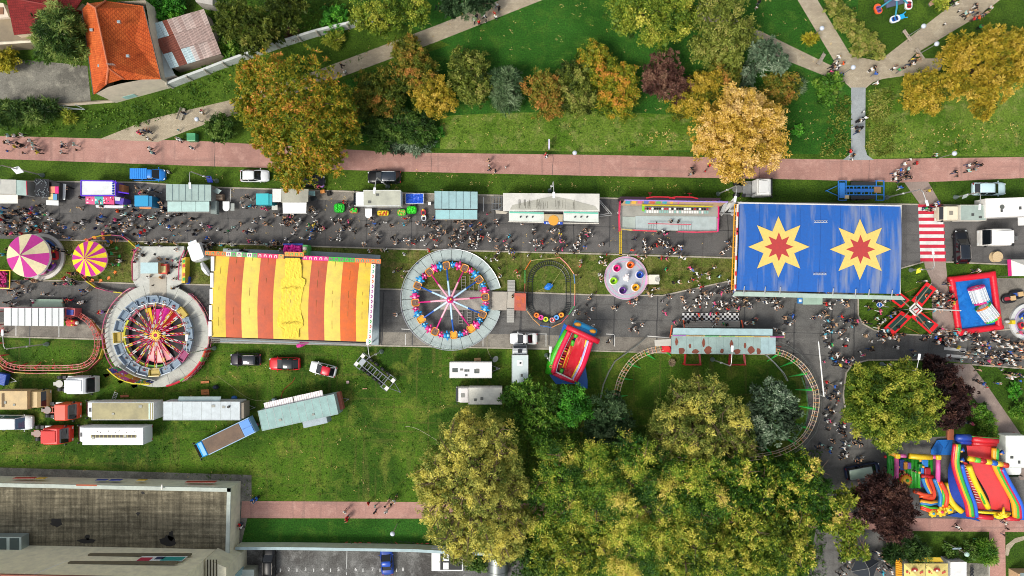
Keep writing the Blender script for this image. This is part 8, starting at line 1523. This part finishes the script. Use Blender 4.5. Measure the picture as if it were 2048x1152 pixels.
t=T('satellite_dish','grey satellite dish on a stand beside the caravan','satellite dish',990,716);mb=MB();mb.tube([(0,0,0),(0,0,1.0)],.05,5);mb.build('stand','8a8c8c:m',t);mb=MB();mb.lathe((0,0),[(.05,0),(.35,.06),(.5,.16)],14);o=mb.build('dish','a8acac:m',t,loc=(0,0,1.1));o.rotation_euler=(R(40),0,R(60))
def pose(walk=0.,arm=0.,sit=False,bend=0.):
 J={};hz=.94 if not sit else .50
 J['pelvis']=((0,0,hz),.125);J['spine']=((.01,0,hz+.22),.12);J['chest']=((.02+bend*.1,0,hz+.42),.135);J['neck']=((.02+bend*.15,0,hz+.56),.055);J['jaw']=((.05+bend*.2,0,hz+.63),.07);J['skull']=((.03+bend*.2,0,hz+.72),.092)
 J['nose']=((.135+bend*.2,0,hz+.67),.014);E=[('pelvis','spine','torso'),('spine','chest','torso'),('chest','neck','neck'),('neck','jaw','head'),('jaw','skull','head'),('jaw','nose','head')]
 for s,n in((1,'l'),(-1,'r')):
  sw=s*walk;J['sh'+n]=((.02+bend*.1,s*.18,hz+.47),.062);el=(.02-sw*.14+arm*.12,s*(.235),hz+.22+arm*.02);wr=(.06-sw*.24+arm*.32,s*(.25-arm*.08),hz+.03+arm*.25)
  if sit:el=(.12,s*.24,hz+.25);wr=(.34,s*.16,hz+.2)
  J['el'+n]=(el,.045);J['wr'+n]=(wr,.032);d=(Vector(wr)-Vector(el)).normalized();h=Vector(wr)+d*.08;J['ha'+n]=(tuple(h),.034)
  E+=[('chest','sh'+n,'torso'),('sh'+n,'el'+n,'sleeve'),('el'+n,'wr'+n,'sleeve'if arm==0 or sit else 'skin'),('wr'+n,'ha'+n,'skin')]
  for k in range(4):o=Vector((.028-.018*k,0,0));a=h+d*.05+o;J[f'f{k}{n}']=(tuple(a),.010);J[f'g{k}{n}']=(tuple(a+d*(.03+.008*(k in(1,2)))+Vector((0,-s*.02,0))),.008);E+=[('ha'+n,f'f{k}{n}','skin'),(f'f{k}{n}',f'g{k}{n}','skin')]
  J['th'+n]=(tuple(Vector(wr)+d*.05+Vector((.05,-s*.01,0))),.010);E.append(('wr'+n,'th'+n,'skin'))
  hp=(0,s*.09,hz-.04);kn=(sw*.17+.02,s*.10,.50);an=(sw*.26-.04*(sw<0),s*.10,.09+.06*(sw<0)*abs(walk));to=(an[0]+.17,an[1]+s*.02,.045)
  if sit:kn=(.42,s*.12,hz+.03);an=(.46,s*.12,.10);to=(.62,s*.13,.05)
  J['hp'+n]=(hp,.088);J['kn'+n]=(kn,.058);J['an'+n]=(an,.042);J['to'+n]=(to,.036)
  E+=[('pelvis','hp'+n,'legs'),('hp'+n,'kn'+n,'legs'),('kn'+n,'an'+n,'legs'),('an'+n,'to'+n,'shoe')]
 return J,E
def person_meshes(J,E,lvl=1):
 ks=list(J);me=bpy.data.meshes.new('figure');me.from_pydata([J[k][0]for k in ks],[(ks.index(a),ks.index(b))for a,b,_ in E],[])
 o=bpy.data.objects.new('figure',me);COL.objects.link(o);o.modifiers.new('skin','SKIN')
 for i,k in enumerate(ks):v=me.skin_vertices[0].data[i];r=J[k][1];v.radius=(r*(1.35 if k in('chest','pelvis','spine')else 1),r);v.use_root=(k=='pelvis')
 if lvl:m=o.modifiers.new('subsurf','SUBSURF');m.levels=lvl;m.render_levels=lvl
 dg=bpy.context.evaluated_depsgraph_get();ev=o.evaluated_get(dg);em=ev.to_mesh();V=np.array([v.co[:]for v in em.vertices]);F=[tuple(p.vertices)for p in em.polygons];N=np.array([v.normal[:]for v in em.vertices]);ev.to_mesh_clear();bpy.data.objects.remove(o)
 seg=[(np.array(J[a][0]),np.array(J[b][0]),r)for a,b,r in E];C=np.array([V[list(f)].mean(0)for f in F]);D=[]
 for a,b,r in seg:ab=b-a;u=np.clip(((C-a)@ab)/(ab@ab+1e-9),0,1);D.append(np.linalg.norm(C-(a+u[:,None]*ab),axis=1))
 reg=[seg[i][2]for i in np.argmin(np.array(D),0)];hz=J['skull'][0]
 for i,c in enumerate(C):
  if reg[i]in('head','neck')and c[2]>hz[2]-.12 and(c[2]>hz[2]+.01 or c[0]<hz[0]+.02):reg[i]='hair'
  if reg[i]=='torso'and c[2]<J['pelvis'][0][2]+.06:reg[i]='legs'
 return V,F,N,reg
def region_mesh(name,V,F,N,reg,keys,off):
 fs=[f for f,r in zip(F,reg)if r in keys];used=sorted({i for f in fs for i in f});mp={u:i for i,u in enumerate(used)};me=bpy.data.meshes.new(name);me.from_pydata([tuple(V[u]+N[u]*off)for u in used],[],[tuple(mp[i]for i in f)for f in fs]);me.materials.append(M('808080:f'));me.polygons.foreach_set('use_smooth',[True]*len(fs));me.update();return me
POSES=[];LOW=[]
for a in((.0,.0,False,0),(1.,.0,False,.1),(-.8,.3,False,.1),(.3,1.,False,.2),(-.3,.8,False,0),(0,0,True,0)):
 J,E=pose(*a);V,F,N,reg=person_meshes(J,E,1);b=MB();b.add([tuple(v)for v in V],F);sk=J['skull'][0]
 for s in(-1,1):b.ball((sk[0]+.085,s*.032,sk[2]-.02),.011,1,6);b.ball((sk[0]-.01,s*.092,sk[2]-.03),.022,0,6,(.8,.5,1.3))
 b.box((sk[0]+.09,0,sk[2]-.085),(.01,.04,.01),m=2)
 me=bpy.data.meshes.new('person');me.from_pydata(b.v,[],b.f);[me.materials.append(M(x))for x in('c89878:h','201814:h','8a4a44:h')];me.polygons.foreach_set('material_index',b.m);me.polygons.foreach_set('use_smooth',[True]*len(b.f));me.update()
 POSES.append((me,region_mesh('hair',V,F,N,reg,('hair',),.022),region_mesh('shirt',V,F,N,reg,('torso','sleeve'),.018),region_mesh('trousers',V,F,N,reg,('legs',),.014),region_mesh('shoes',V,F,N,reg,('shoe',),.012)))
 V,F,N,reg=person_meshes(J,E,0);LOW.append((V,F,reg))
TOP={'w':('e0e0dc','white'),'k':('16161a','black'),'r':('c81c20','red'),'b':('2860b8','blue'),'n':('1a2448','navy'),'g':('30a860','green'),'y':('d8c030','yellow'),'p':('d85080','pink'),'o':('e05a28','orange'),'s':('8a8a8c','grey'),'t':('b89878','tan'),'c':('48b0c8','turquoise'),'m':('a8d0c8','mint'),'v':('9870b8','violet')}
BOT={'k':('141418','black'),'j':('2c4468','blue'),'s':('6c6c70','grey'),'t':('a89070','beige'),'w':('d8d8d4','white')}
HAIR=[('1a120e',''),('2a1a10',''),('120e0c',''),('a08050',''),('4a2e1a','')]
TILES={(0,250,5.12):"9.11m 15.11w 23.10w 5.18k 9.17w 31.16w 19.19k 15.22y 22.21k 34.20m 38.25s 6.26b 22.28k 39.28y 35.24w 64.19w 76.20m 64.22n 77.25k 63.28w 154.24w 156.28m 142.7p 149.6n 152.14w 182.14w 185.15w 196.23w 173.48w 71.64k 140.64t 144.69p 147.68t 154.66w 161.69k 159.74s 164.79t 167.87w 161.90s 126.79k 130.82g 134.83w 121.88o 126.92w 129.91m 138.87k 138.93s 144.93r 157.94m 153.95w 165.99w 170.97k 173.93w 134.97w 98.95n 105.94b 101.98k 102.101w 108.103p 115.100s 119.97p 124.101o 129.103s 136.102w 121.107w 115.109w 116.106k 110.108s 106.111p 125.112b 142.105k 145.110r 149.108r 144.113b 138.112k 174.104b 173.108n 181.104w 186.101k 192.103w 190.108s 201.108k 199.112k 177.113c 198.96k 78.100k 68.105b 74.107k 76.106t 56.97w 59.101y 62.103s 47.100k 56.109w 60.111s 46.92g 50.91w 32.90r 38.91b 33.85v 40.83k 39.94w 4.85b 2.89c 2.97r 6.95k 11.90t 16.88k 15.91t 20.92k 24.88s 28.91t 27.86k 6.100k 17.100t 23.100s 30.100w 34.100w 3.104w 9.105t 15.109w 30.104n 34.107k 39.107t 23.111r 2.111s 29.95b",(400,250,5.12):"43.74s 48.74k 52.76w 41.79w 46.84w 52.83c 55.83n 64.86p 68.86p 77.91t 81.92w 95.91w 88.95t 86.97k 92.94p 94.98t 103.97w 115.94w 118.98w 100.101w 92.101k 97.105k 89.103k 85.102w 112.102g 117.102y 109.107c 117.106b 123.103k 121.109k 126.107t 96.111w 113.113w 114.84t 116.87t 118.90w 113.88k 55.96k 55.99w 63.95w 66.99t 69.101t 54.108w 52.107w 44.108r 28.108g 25.110k 19.107w 6.108w 3.106t 10.104p 135.96w 138.99k 144.96w 144.100k 145.107w 147.103k 155.107w 152.99p 153.102k 142.112w 147.79r 151.82k 152.86k 170.103k 179.101b 178.107s 181.111w 173.111k 190.100w 195.103k 121.63p 126.63v 118.62k 148.105k",(800,250,5.12):"91.36t 91.41w 92.45k 98.47k 108.43w 149.30r 150.32w 5.96r 9.95t 4.102c 19.101w 34.98k 37.98k 33.104t 36.103k 40.107w 46.108t 48.110k 31.111s 33.113t 38.113w 56.99k 59.98t 65.99w 64.101k 74.99k 73.103b 74.107t 69.110r 66.106w 62.108w 57.109k 56.112t 83.101o 83.107b 87.103t 88.105k 79.110k 74.112k 84.114r 60.114w 89.91p 100.98w 99.101k 124.101w 137.107w 136.111k 152.108s 155.108w 159.107w 164.107k 164.111y 186.110w 191.107k 195.109w 192.113p 197.113w 183.114k 112.114c",(1200,250,5.12):"94.45k 96.49k 93.50s 108.47r 112.41r 64.109w 66.112p 69.111p 61.111k 58.100k 73.99k 80.99k",(1648,250,5.12):"32.3k 35.3k 38.3k 34.7k 27.27r 30.31k 30.35w 90.35w 82.40w 95.39r 78.46b 86.45m 85.49k 72.50w 78.51n 83.53k 88.54k 73.55w 77.57k 115.31m 148.41w 155.39k 160.41k 157.44k 148.47m 135.48k 138.52k 155.45s 78.64b 107.67y 104.85g 110.85n 114.82w 116.80b 109.87k",(0,450,5.12):"3.7s 8.9k 24.12k 8.25k 4.30c 52.20k 56.23k 60.25k 64.27k 68.30k 54.6w 58.8w 67.12t 71.13b 76.31m 108.21s 115.29g 116.40g 120.35k 124.37w 66.54r 70.55w 75.57k 74.60g 66.58k 68.60p 78.60k 57.60k 72.49r 75.50k 29.55p 34.57t 38.58t 12.58k 16.58k 20.59t 24.63t 27.66w 14.65t 10.67k 15.71w 20.70k 25.69w 30.66w 6.79k 10.80s 15.81w 45.71w 50.72w 64.75n 69.76r 73.77r 66.79k 83.72k 82.79w 85.79w 84.67b 87.68n 90.67w 102.89r 106.89v 162.20k 164.22w 138.26p 141.28t 144.30w 140.35t 137.38k 138.32w 147.31k 172.17k 176.18k 180.19t 180.25w 158.30k 161.33w 163.36w 165.35t 172.35k 176.36p 181.35m 184.38k 170.38b 177.43k 181.43k 153.53w 165.54t 173.49k 180.55w 178.65k 182.64w 156.62k 4.110k",(400,450,5.12):"5.18k 9.20t 13.18w 10.23k 30.18k 34.21w 31.25w 43.26k 47.27k 50.17p 54.17k 57.19w 60.18k 68.21w 74.18w 75.16b 79.17k 72.23k 77.22k 83.19k 82.25w 86.21k 91.18w 88.14w 104.13w 113.14b 115.6b 142.10w 141.14w 144.15w 168.18w 182.18k 183.13k 182.10w 197.13k 201.19w 203.16k 173.27w 186.26t 190.25w 198.48w 202.47k 202.92w",(800,450,5.12):"4.15w 10.15w 16.15k 22.15w 24.15w 8.20t 14.19r 4.30w 26.20w 31.9b 33.13t 35.15r 38.11m 37.21w 30.26r 1.45k 4.47w 8.47w 2.53t 17.39b 51.14k 55.15t 53.20k 57.21w 51.20t 60.13w 66.13k 72.17t 74.20w 76.16t 79.19w 78.23w 71.21k 81.14w 84.12o 91.16k 93.16w 100.16k 107.16p 112.13b 115.17k 110.21w 109.25w 114.24y 116.28b 112.28w 100.23t 101.29w 98.31k 97.33s 99.36w 88.33w 93.36w 117.33k 102.44k 103.53w 120.47r 121.51t 131.31w 145.32w 146.24k 133.18w 138.15w 138.21w 147.15k 143.20w 146.18r 156.15t 159.17w 164.17p 168.17p 171.21k 139.25p 157.26w 161.26k 166.25p 160.29k 178.21w 180.24w 183.20w 184.27w 178.28k 183.17w 184.14w 190.15k 191.11p 186.37s 185.42r 181.51t 185.54k 204.38w 204.50s 197.71w 201.69k 195.75k 191.82k 196.86w 180.87w 178.91w 182.91k 190.91k 194.97w 186.101w 198.103w 115.73k",(1200,450,5.12):"45.17w 46.19w 52.23k 55.21k 58.21r 54.24w 62.20k 65.18w 70.18w 68.22w 72.21k 66.21k 81.21w 83.22w 83.24b 75.25r 71.28w 77.28w 81.29k 33.26r 46.24w 47.27w 7.30r 1.33w 2.38w 5.37t 6.40w 37.30p 40.32p 43.34w 47.32t 29.31w 1.51w 0.55t 1.58w 63.34r 68.34p 83.33w 87.34w 67.45g 69.46r 92.44p 95.46b 99.50w 102.53w 96.56r 91.58w 101.57t 105.51b 110.50t 112.54w 75.59k 80.58w 102.62w 104.63r 48.65k 49.70t 54.66w 57.65t 61.65w 53.72w 70.72k 74.75w 64.78s 85.75t 87.78w 92.68t 95.68w 104.68k 107.70t 111.74w 98.77w 103.74w 105.71k 121.63w 128.65k 120.70k 124.70p 69.82t 65.88p 67.91p 16.86w 14.85t 18.84k 31.79r 35.80w 38.76t 38.79w 86.85w 91.87w 97.83w 103.84r 109.84w 109.80w 117.83b 117.80p 124.79w 121.85w 128.85k 130.80w 130.86r 136.77w 138.83k 141.78w 142.85p 146.76k 149.77t 149.82k 153.80w 155.84s 151.74t 161.76k 132.17k 134.22t 130.26w 126.28w 133.57w 135.60k 139.56k 163.76k 177.79w 181.79t 185.78w 190.74w 190.95t 197.93b 190.101k 194.101w 200.97s 101.92r 113.91p 119.90r 97.97k 120.95t 104.96k 76.99p 82.98t 86.100k 90.99k 96.95k 32.97t 34.100w 44.103w 32.107k 35.107w 38.108k 118.102w 116.104w 127.101g 179.106w 182.107k 187.111w",(1648,450,5.12):"154.47k 158.46w 99.58k 104.57w 125.60k 130.62w 54.78k 58.80t 62.78w 60.82w 66.77k 63.74p 57.88p 59.91p 45.83k 48.86k 58.101w 60.99w 55.105t 75.87k 72.90s 26.98w 30.97k 34.98p 32.102k 3.92t 1.90k 10.97t 12.102t 4.98c 2.105s 5.108w 8.101k 5.80w 12.81w 18.77w 22.78k 24.82t 6.85w 2.81r 115.68w 118.70k 121.72w 124.75w 113.75t 118.77k 122.79w 127.73k 128.77r 130.71k 120.83w 125.83k 129.83t 133.80y 116.82r 128.87k 104.71o 110.69t 107.99w 101.100o 75.99w",(1648,650,5.12):"2.9c 5.7w 8.2t 11.2t 1.12w 18.14w 24.15w 8.20g 3.18k 22.21r 46.10w 43.11t 50.17w 51.23y 49.26k 38.28w 40.31p 47.25k 60.15w 63.10t 66.11k 69.13p 72.14w 75.15t 70.10o 65.7k 61.6w 58.9k 62.12r 75.11t 75.23w 94.27t 91.26n 94.31m 12.30w 9.29k 12.37b 16.41y 19.36w 22.37p 25.38b 29.36w 27.41t 21.44k 13.39k 2.58r 3.65k 14.69w 5.75k 10.72k 13.75k 16.78r 14.82w 10.88w 8.90k 2.92w 3.98w 6.98p 10.101w 21.95t 20.99r 20.103w 3.107k 17.106k 22.110k 35.111k 115.6k 119.8w 121.4p 124.12w 127.6t 122.13k 129.13t 134.9c 132.15w 126.17w 128.9k 138.12w 138.5g 144.8w 140.16w 145.14w 123.20k 127.21w 137.23y 155.17k 160.18w 164.18t 173.7w 176.15w 172.17w 182.22w 188.20w 182.16b 178.12k 187.15t 193.18k 196.22w 200.19t 147.28t 153.26k 158.24t 162.29w 155.29m 146.31t 150.33w 176.27w 173.32w 170.32k 181.30w 187.34w 186.29k 191.28b 195.31t 198.36k 192.36w 201.26o 202.33t 155.37w 179.40r 172.40t 194.40w 200.43t 140.36m 159.46t 184.46w 190.49k 195.53w 188.51t 178.60b 182.60w 163.60b 169.64r 156.57k 148.100k 151.101p 202.66w 201.8p 204.18k",(1200,650,5.12):"10.16w 8.18k 36.5w 33.5k 44.2w 179.4w 182.6k 186.9w 101.53t 57.104k 194.18s",(1536,864,4):"58.0k 61.2k 72.6k 74.9k 52.7k 54.9t 43.10m 40.13k 61.13w 64.16w 60.20k 59.22k 77.20w 74.22t 71.24k 97.29w 107.32k 117.31k 190.73w 193.78k 190.83k 153.77k 152.76w 62.99k 65.103w 64.109k 61.112w 88.97w 90.99k 94.104k 93.109w 97.108k 99.112w 92.102w 96.100k 57.114k 113.55w 150.25k",(512,864,4):"71.64w 73.68r 73.70r 90.57r 95.60m 95.64k 103.60k 104.64w 107.54t 108.58k 111.55w 112.51k 1.53b",(0,864,4):"188.64w 187.68w 192.74r 193.76w 202.54b",(0,0,4):"40.14p 40.15w 41.15k 36.15m",(512,0,4):"44.6k 44.9w 45.10k 17.9w 17.4k 17.5w 43.10w 44.15p 45.11k 46.15k 47.18w 48.9p 48.20k 68.13k 68.14w 17.17k 69.14w",(1536,0,4):"57.11k 54.12w 52.13w 51.14p 54.15k 56.14w 50.15k 60.13o 60.14k 58.15b 82.13w 84.13k 86.15b 104.13t 103.14w 107.14k 106.14m 116.12y 113.12k 115.13w 119.12k 118.12t 88.16w 77.22w 77.23k 74.24w 78.24w 70.26k 75.26k 72.27k 154.2w 143.4w 163.2k 166.5t 169.4k 172.7w 176.6w 161.10w 165.13k 164.15o 166.16p 168.9k 171.10k 148.1k 108.1k"}
SC10={(512,0,4):None,(0,0,4):None,(1536,0,4):None}
PL=[];pr_=random.Random(99)
for(ox,oy,s),txt in TILES.items():
 for tk in txt.split():
  c=tk[-1];x,y=tk[:-1].split('.');xx,yy=float(x)*10,float(y)*10
  if s==4 and oy==0:
   continue
  PL.append([ox+xx/s,oy+yy/s,c])
for tok in "401,219p 404,226w 367,226k 284,262w 281,267r 290,264n 297,263k 355,259m 953,32k 949,41w 958,45r 969,32w 972,40k 989,26r 991,34w 994,10w 998,16k 683,130k 685,138w 690,144w 1518,5k 1515,13w 1677,115w 1672,126w 1668,133t 1663,135k 1673,137w 1679,132w 1686,128o 1662,143p 1670,145k 1677,145w 1682,149b 1743,139w 1750,148b 1748,136k 1796,131k 1788,137w 1799,140g 1806,137k 1825,118y 1833,112t 1820,128k 1826,128w 1831,122k 1836,118t 1754,166w 1729,222w 1731,236w 1722,241w 1716,242k 1711,256k 1717,255k 1723,255k 1715,263k 1912,8w 1922,20w 1893,46w 1940,25w 1934,32t 1952,10k 1957,13k 1950,22t 1955,26k 1963,30s 1973,26t 1981,15w 1948,38r 1957,36o 1960,54g 1930,27m 1905,3k".split():
 a,b=tok[:-1].split(',');PL.append([float(a),float(b),tok[-1]])
DENSE=[((55,445),(60,26),45),((45,605),(34,18),12),((155,430),(60,40),14),((265,465),(70,30),26),((350,440),(60,34),20),((430,470),(60,30),14),((560,460),(90,30),22),((700,455),(80,30),12),((900,460),(60,28),22),((990,480),(60,26),12),((1150,480),(70,24),14),((1310,490),(60,22),10),((1450,600),(60,26),38),((1540,605),(50,12),14),((1470,636),(55,14),14),((1660,620),(50,60),26),((1880,596),(28,28),26),((1790,668),(40,14),20),((1900,675),(60,14),34),((1990,700),(60,34),66),((2030,760),(24,16),10),((1665,760),(24,80),22),((1680,900),(34,26),16),((1715,650),(30,20),10),((1930,690),(30,20),14),((1420,560),(50,25),8),((1765,640),(30,30),10),((1700,1120),(20,25),12),((1770,1130),(16,22),10),((300,480),(40,10),8)]
FILL=[]
for(cx,cy),(rx,ry),n in DENSE:
 for i in range(int(n*.45)):a=pr_.uniform(0,6.28);q=math.sqrt(pr_.random());FILL.append([cx+rx*q*math.cos(a),cy+ry*q*math.sin(a),pr_.choice('wwwwwwwkkkkkktsspbrnmc')])
used=[]
PLL=[]
for p in PL:
 if all((p[0]-q[0])**2+(p[1]-q[1])**2>9 for q in PLL):PLL.append(p)
PLL.sort(key=lambda p:-((p[0]-1024)**2+(p[1]-576)**2));IND,REST=PLL[:278],PLL[278:]
LMK=[(60,300,'the left end of the red path'),(140,305,'the left stretch of red path'),(300,280,'the tan path junction'),(300,349,'the bright blue van'),(98,380,'the pink picture stall'),(200,385,'the white neon stall'),(287,402,'the bright blue booth'),(376,397,'the large sea green stall'),(440,394,'the grill stand'),(528,400,'the turquoise booth'),(582,395,'the white canopy stall'),(752,396,'the white box van'),(912,410,'the aqua stall'),(1100,415,'the long shooting gallery'),(1339,430,'the open game stage'),(82,513,'the cream striped carousel'),(203,519,'the yellow chair carousel'),(320,510,'the spinning ride deck'),(312,672,'the spinning ride'),(595,500,'the magenta kiosk'),(480,500,'the striped hall platform'),(730,505,'the striped hall corner'),(904,599,'the bear ride'),(1098,587,'the train oval'),(1252,556,'the teacup ride'),(1150,706,'the red slide'),(1420,634,'the checkered platform'),(1447,690,'the coaster station'),(1638,498,'the blue star hall'),(1600,600,'the blue hall gutter'),(1822,618,'the trampolines'),(1951,607,'the red rimmed pool'),(2058,644,'the ringed round ride'),(1862,466,'the red striped crossing'),(1910,697,'the white striped crossing'),(1785,812,'the clumped round tree'),(1640,800,'the right coaster curve'),(1727,943,'the dark blue car'),(1830,935,'the bouncy castle'),(1985,960,'the rainbow slide'),(1733,1135,'the dark gazebo'),(1852,1140,'the yellow printed tents'),(790,1020,'the lower red path'),(480,1050,'the hall corner'),(960,35,'the tan path'),(690,135,'the largest orange tree'),(1700,130,'the path junction'),(1830,125,'the broad golden tree'),(1716,250,'the grey path'),(1950,30,'the upper right path'),(1800,345,'the blue framed trailer'),(1930,340,'the pale blue car'),(980,330,'the middle red path'),(1390,345,'the large golden tree'),(20,560,'the magenta ball pool'),(68,634,'the ribbed white station'),(145,645,'the dragon train'),(1988,514,'the wooden cable drum'),(1960,770,'the brown path'),(2030,790,'the small round bushes')]
def describe(px,py,top,bot,hair):
 l=min(LMK,key=lambda l:(l[0]-px)**2+((l[1]-py)*1.2)**2);dx,dy=px-l[0],py-l[1];d=('right of'if dx>0 else 'left of')if abs(dx)>abs(dy)else('below'if dy>0 else 'above')
 if math.hypot(dx,dy)<14:d='at'
 return f"person in {TOP[top][1]} top and {BOT[bot][1]} trousers {d} {l[2]}",math.hypot(dx,dy)
def heading(px,py):
 if 265<py<360:return pr_.choice((0,180))+pr_.uniform(-25,25)
 if 400<py<500 or 590<py<700:return pr_.choice((0,180,180,90,270))+pr_.uniform(-45,45)
 return pr_.uniform(0,360)
def setmat(o,mats):
 for i,m_ in enumerate(mats):o.material_slots[i].link='OBJECT';o.material_slots[i].material=M(m_)
SK=['b88a6c:h','a87458:h','c89c80:h']
def add_person(x,y,z,rz,k,top,bot,hair,sc_=1.0):
 me,hm,sm_,tm,fm=POSES[k];o=bpy.data.objects.new('person',me);COL.objects.link(o);o.location=(x,y,z);o.rotation_euler=(0,0,R(rz));o.scale=(sc_,)*3;sk=pr_.choice(SK);setmat(o,[sk,'201814:h','8a4a44:h'])
 for nm,m_,cl in(('hair',hm,HAIR[hair][0]+':h'),('shirt',sm_,TOP[top][0]+':f'),('trousers',tm,BOT[bot][0]+':f'),('shoes',fm,pr_.choice(('e0e0e0:f','1a1a1c:f','8a6a50:f')))):
  c=bpy.data.objects.new(nm,m_);COL.objects.link(c);c.parent=o;setmat(c,[cl])
 return o
GP='people walking and standing around the fair';LAB={};OB=[]
for px,py,c in IND:
 bot=pr_.choice('kkkkjjjsstw');h=pr_.randrange(5);v=P(px,py,1.0);k=pr_.choice((0,0,1,1,2,2,3,4));s_=pr_.choice((1,1,1,.97,1.04,.94,1.0,.62));o=add_person(v.x,v.y,.03,heading(px,py),k,c,bot,h,s_)
 lb,d=describe(px,py,c,bot,h);LAB.setdefault(lb,[]).append((d,o,h))
RI=[]
for i in(3,4,5,6,7,12,13,14,16,19,0,1):a=i*18+3;RI.append((P(312,671,1.0).x+5.3*math.cos(R(a)),P(312,671,1.0).y+5.3*math.sin(R(a)),1.0+.35*math.sin(R(a+150)),a+180,f"seated rider in %s top on the spinning ride",pr_.choice('wkwbrs')))
for i in(0,1,2,3,4,7,9,10,11):x,y=ap[i];v=P(800+x/5.485,490+y/5.485,1.4);RI.append((v.x,v.y,.75,math.degrees(math.atan2(v.y-P(904,599).y,v.x-P(904,599).x))+180,"seated rider in %s top in a bear gondola",pr_.choice('wktnrs')))
cnt={}
for x,y,z,a,lb,c in RI:
 o=add_person(x,y,z-.25,a,5,c,'k',pr_.randrange(5),.9);l=lb%TOP[c][1];d=Vector((x,y));LAB.setdefault(l,[]).append((-y,o,0))
ORD=['closest','second closest','third closest','fourth closest','fifth closest','sixth closest','seventh closest','eighth closest','ninth closest','tenth closest','eleventh closest','twelfth closest']
for lb,L_ in LAB.items():
 L_.sort(key=lambda q:q[0])
 for i,(d,o,h)in enumerate(L_):
  l=lb if len(L_)==1 else(lb+', '+ORD[i]if 'rider'not in lb else lb+', '+['highest','second highest','third highest','fourth highest','fifth highest','sixth highest','seventh highest'][i]+' in photo')
  l=l.replace('trousers','legs')if len(l.split())>16 else l;l=l.replace('person in ','')if len(l.split())>16 else l;tag(o,l,'person',GP if 'rider'not in lb else 'riders sitting on the rides')
RC={'torso':0,'sleeve':0,'neck':2,'head':2,'skin':2,'hair':3,'legs':1,'shoe':4}
VV,FI,FL,CC=[],[],[],[];base=0
for px,py,c in REST+FILL:
 V,F,reg=LOW[pr_.choice((0,0,1,2,3,4))];s_=pr_.choice((1,1,.97,1.04,.65));a=R(heading(px,py));v=P(px,py,1.0);ca,sa=math.cos(a),math.sin(a)
 W=np.stack([V[:,0]*ca-V[:,1]*sa,V[:,0]*sa+V[:,1]*ca,V[:,2]],1)*s_+np.array([v.x,v.y,.03]);VV.append(W)
 cols=[lin(TOP[c][0]),lin(BOT[pr_.choice('kkkkjjjsstw')][0]),lin(pr_.choice(SK)[:6]),lin(HAIR[pr_.randrange(5)][0]),lin(pr_.choice(('e0e0e0','1a1a1c')))]
 for f,r in zip(F,reg):FI.extend(base+i for i in f);FL.append(len(f));CC.append((*cols[RC[r]],1))
 base+=len(V)
VV=np.concatenate(VV);me=bpy.data.meshes.new('crowd');me.vertices.add(len(VV));me.vertices.foreach_set('co',VV.reshape(-1).astype(np.float32));me.loops.add(len(FI));me.loops.foreach_set('vertex_index',np.array(FI,np.int32));me.polygons.add(len(FL));st_=np.concatenate([[0],np.cumsum(FL)[:-1]]);me.polygons.foreach_set('loop_start',st_.astype(np.int32));me.polygons.foreach_set('loop_total',np.array(FL,np.int32))
at=me.attributes.new('clothing','FLOAT_COLOR','FACE');at.data.foreach_set('color',np.array(CC,np.float32).reshape(-1));me.update(calc_edges=True)
cm=bpy.data.materials.new('crowd_clothing');cm.use_nodes=True;an=node(cm.node_tree,'ShaderNodeAttribute',attribute_name='clothing');cm.node_tree.links.new(an.outputs['Color'],cm.node_tree.nodes['Principled BSDF'].inputs['Base Color']);cm.node_tree.nodes['Principled BSDF'].inputs['Roughness'].default_value=.9;me.materials.append(cm)
o=bpy.data.objects.new('crowd',me);COL.objects.link(o);tag(o,'dense crowd of fair visitors between the rides and stalls','crowd',None,'stuff')
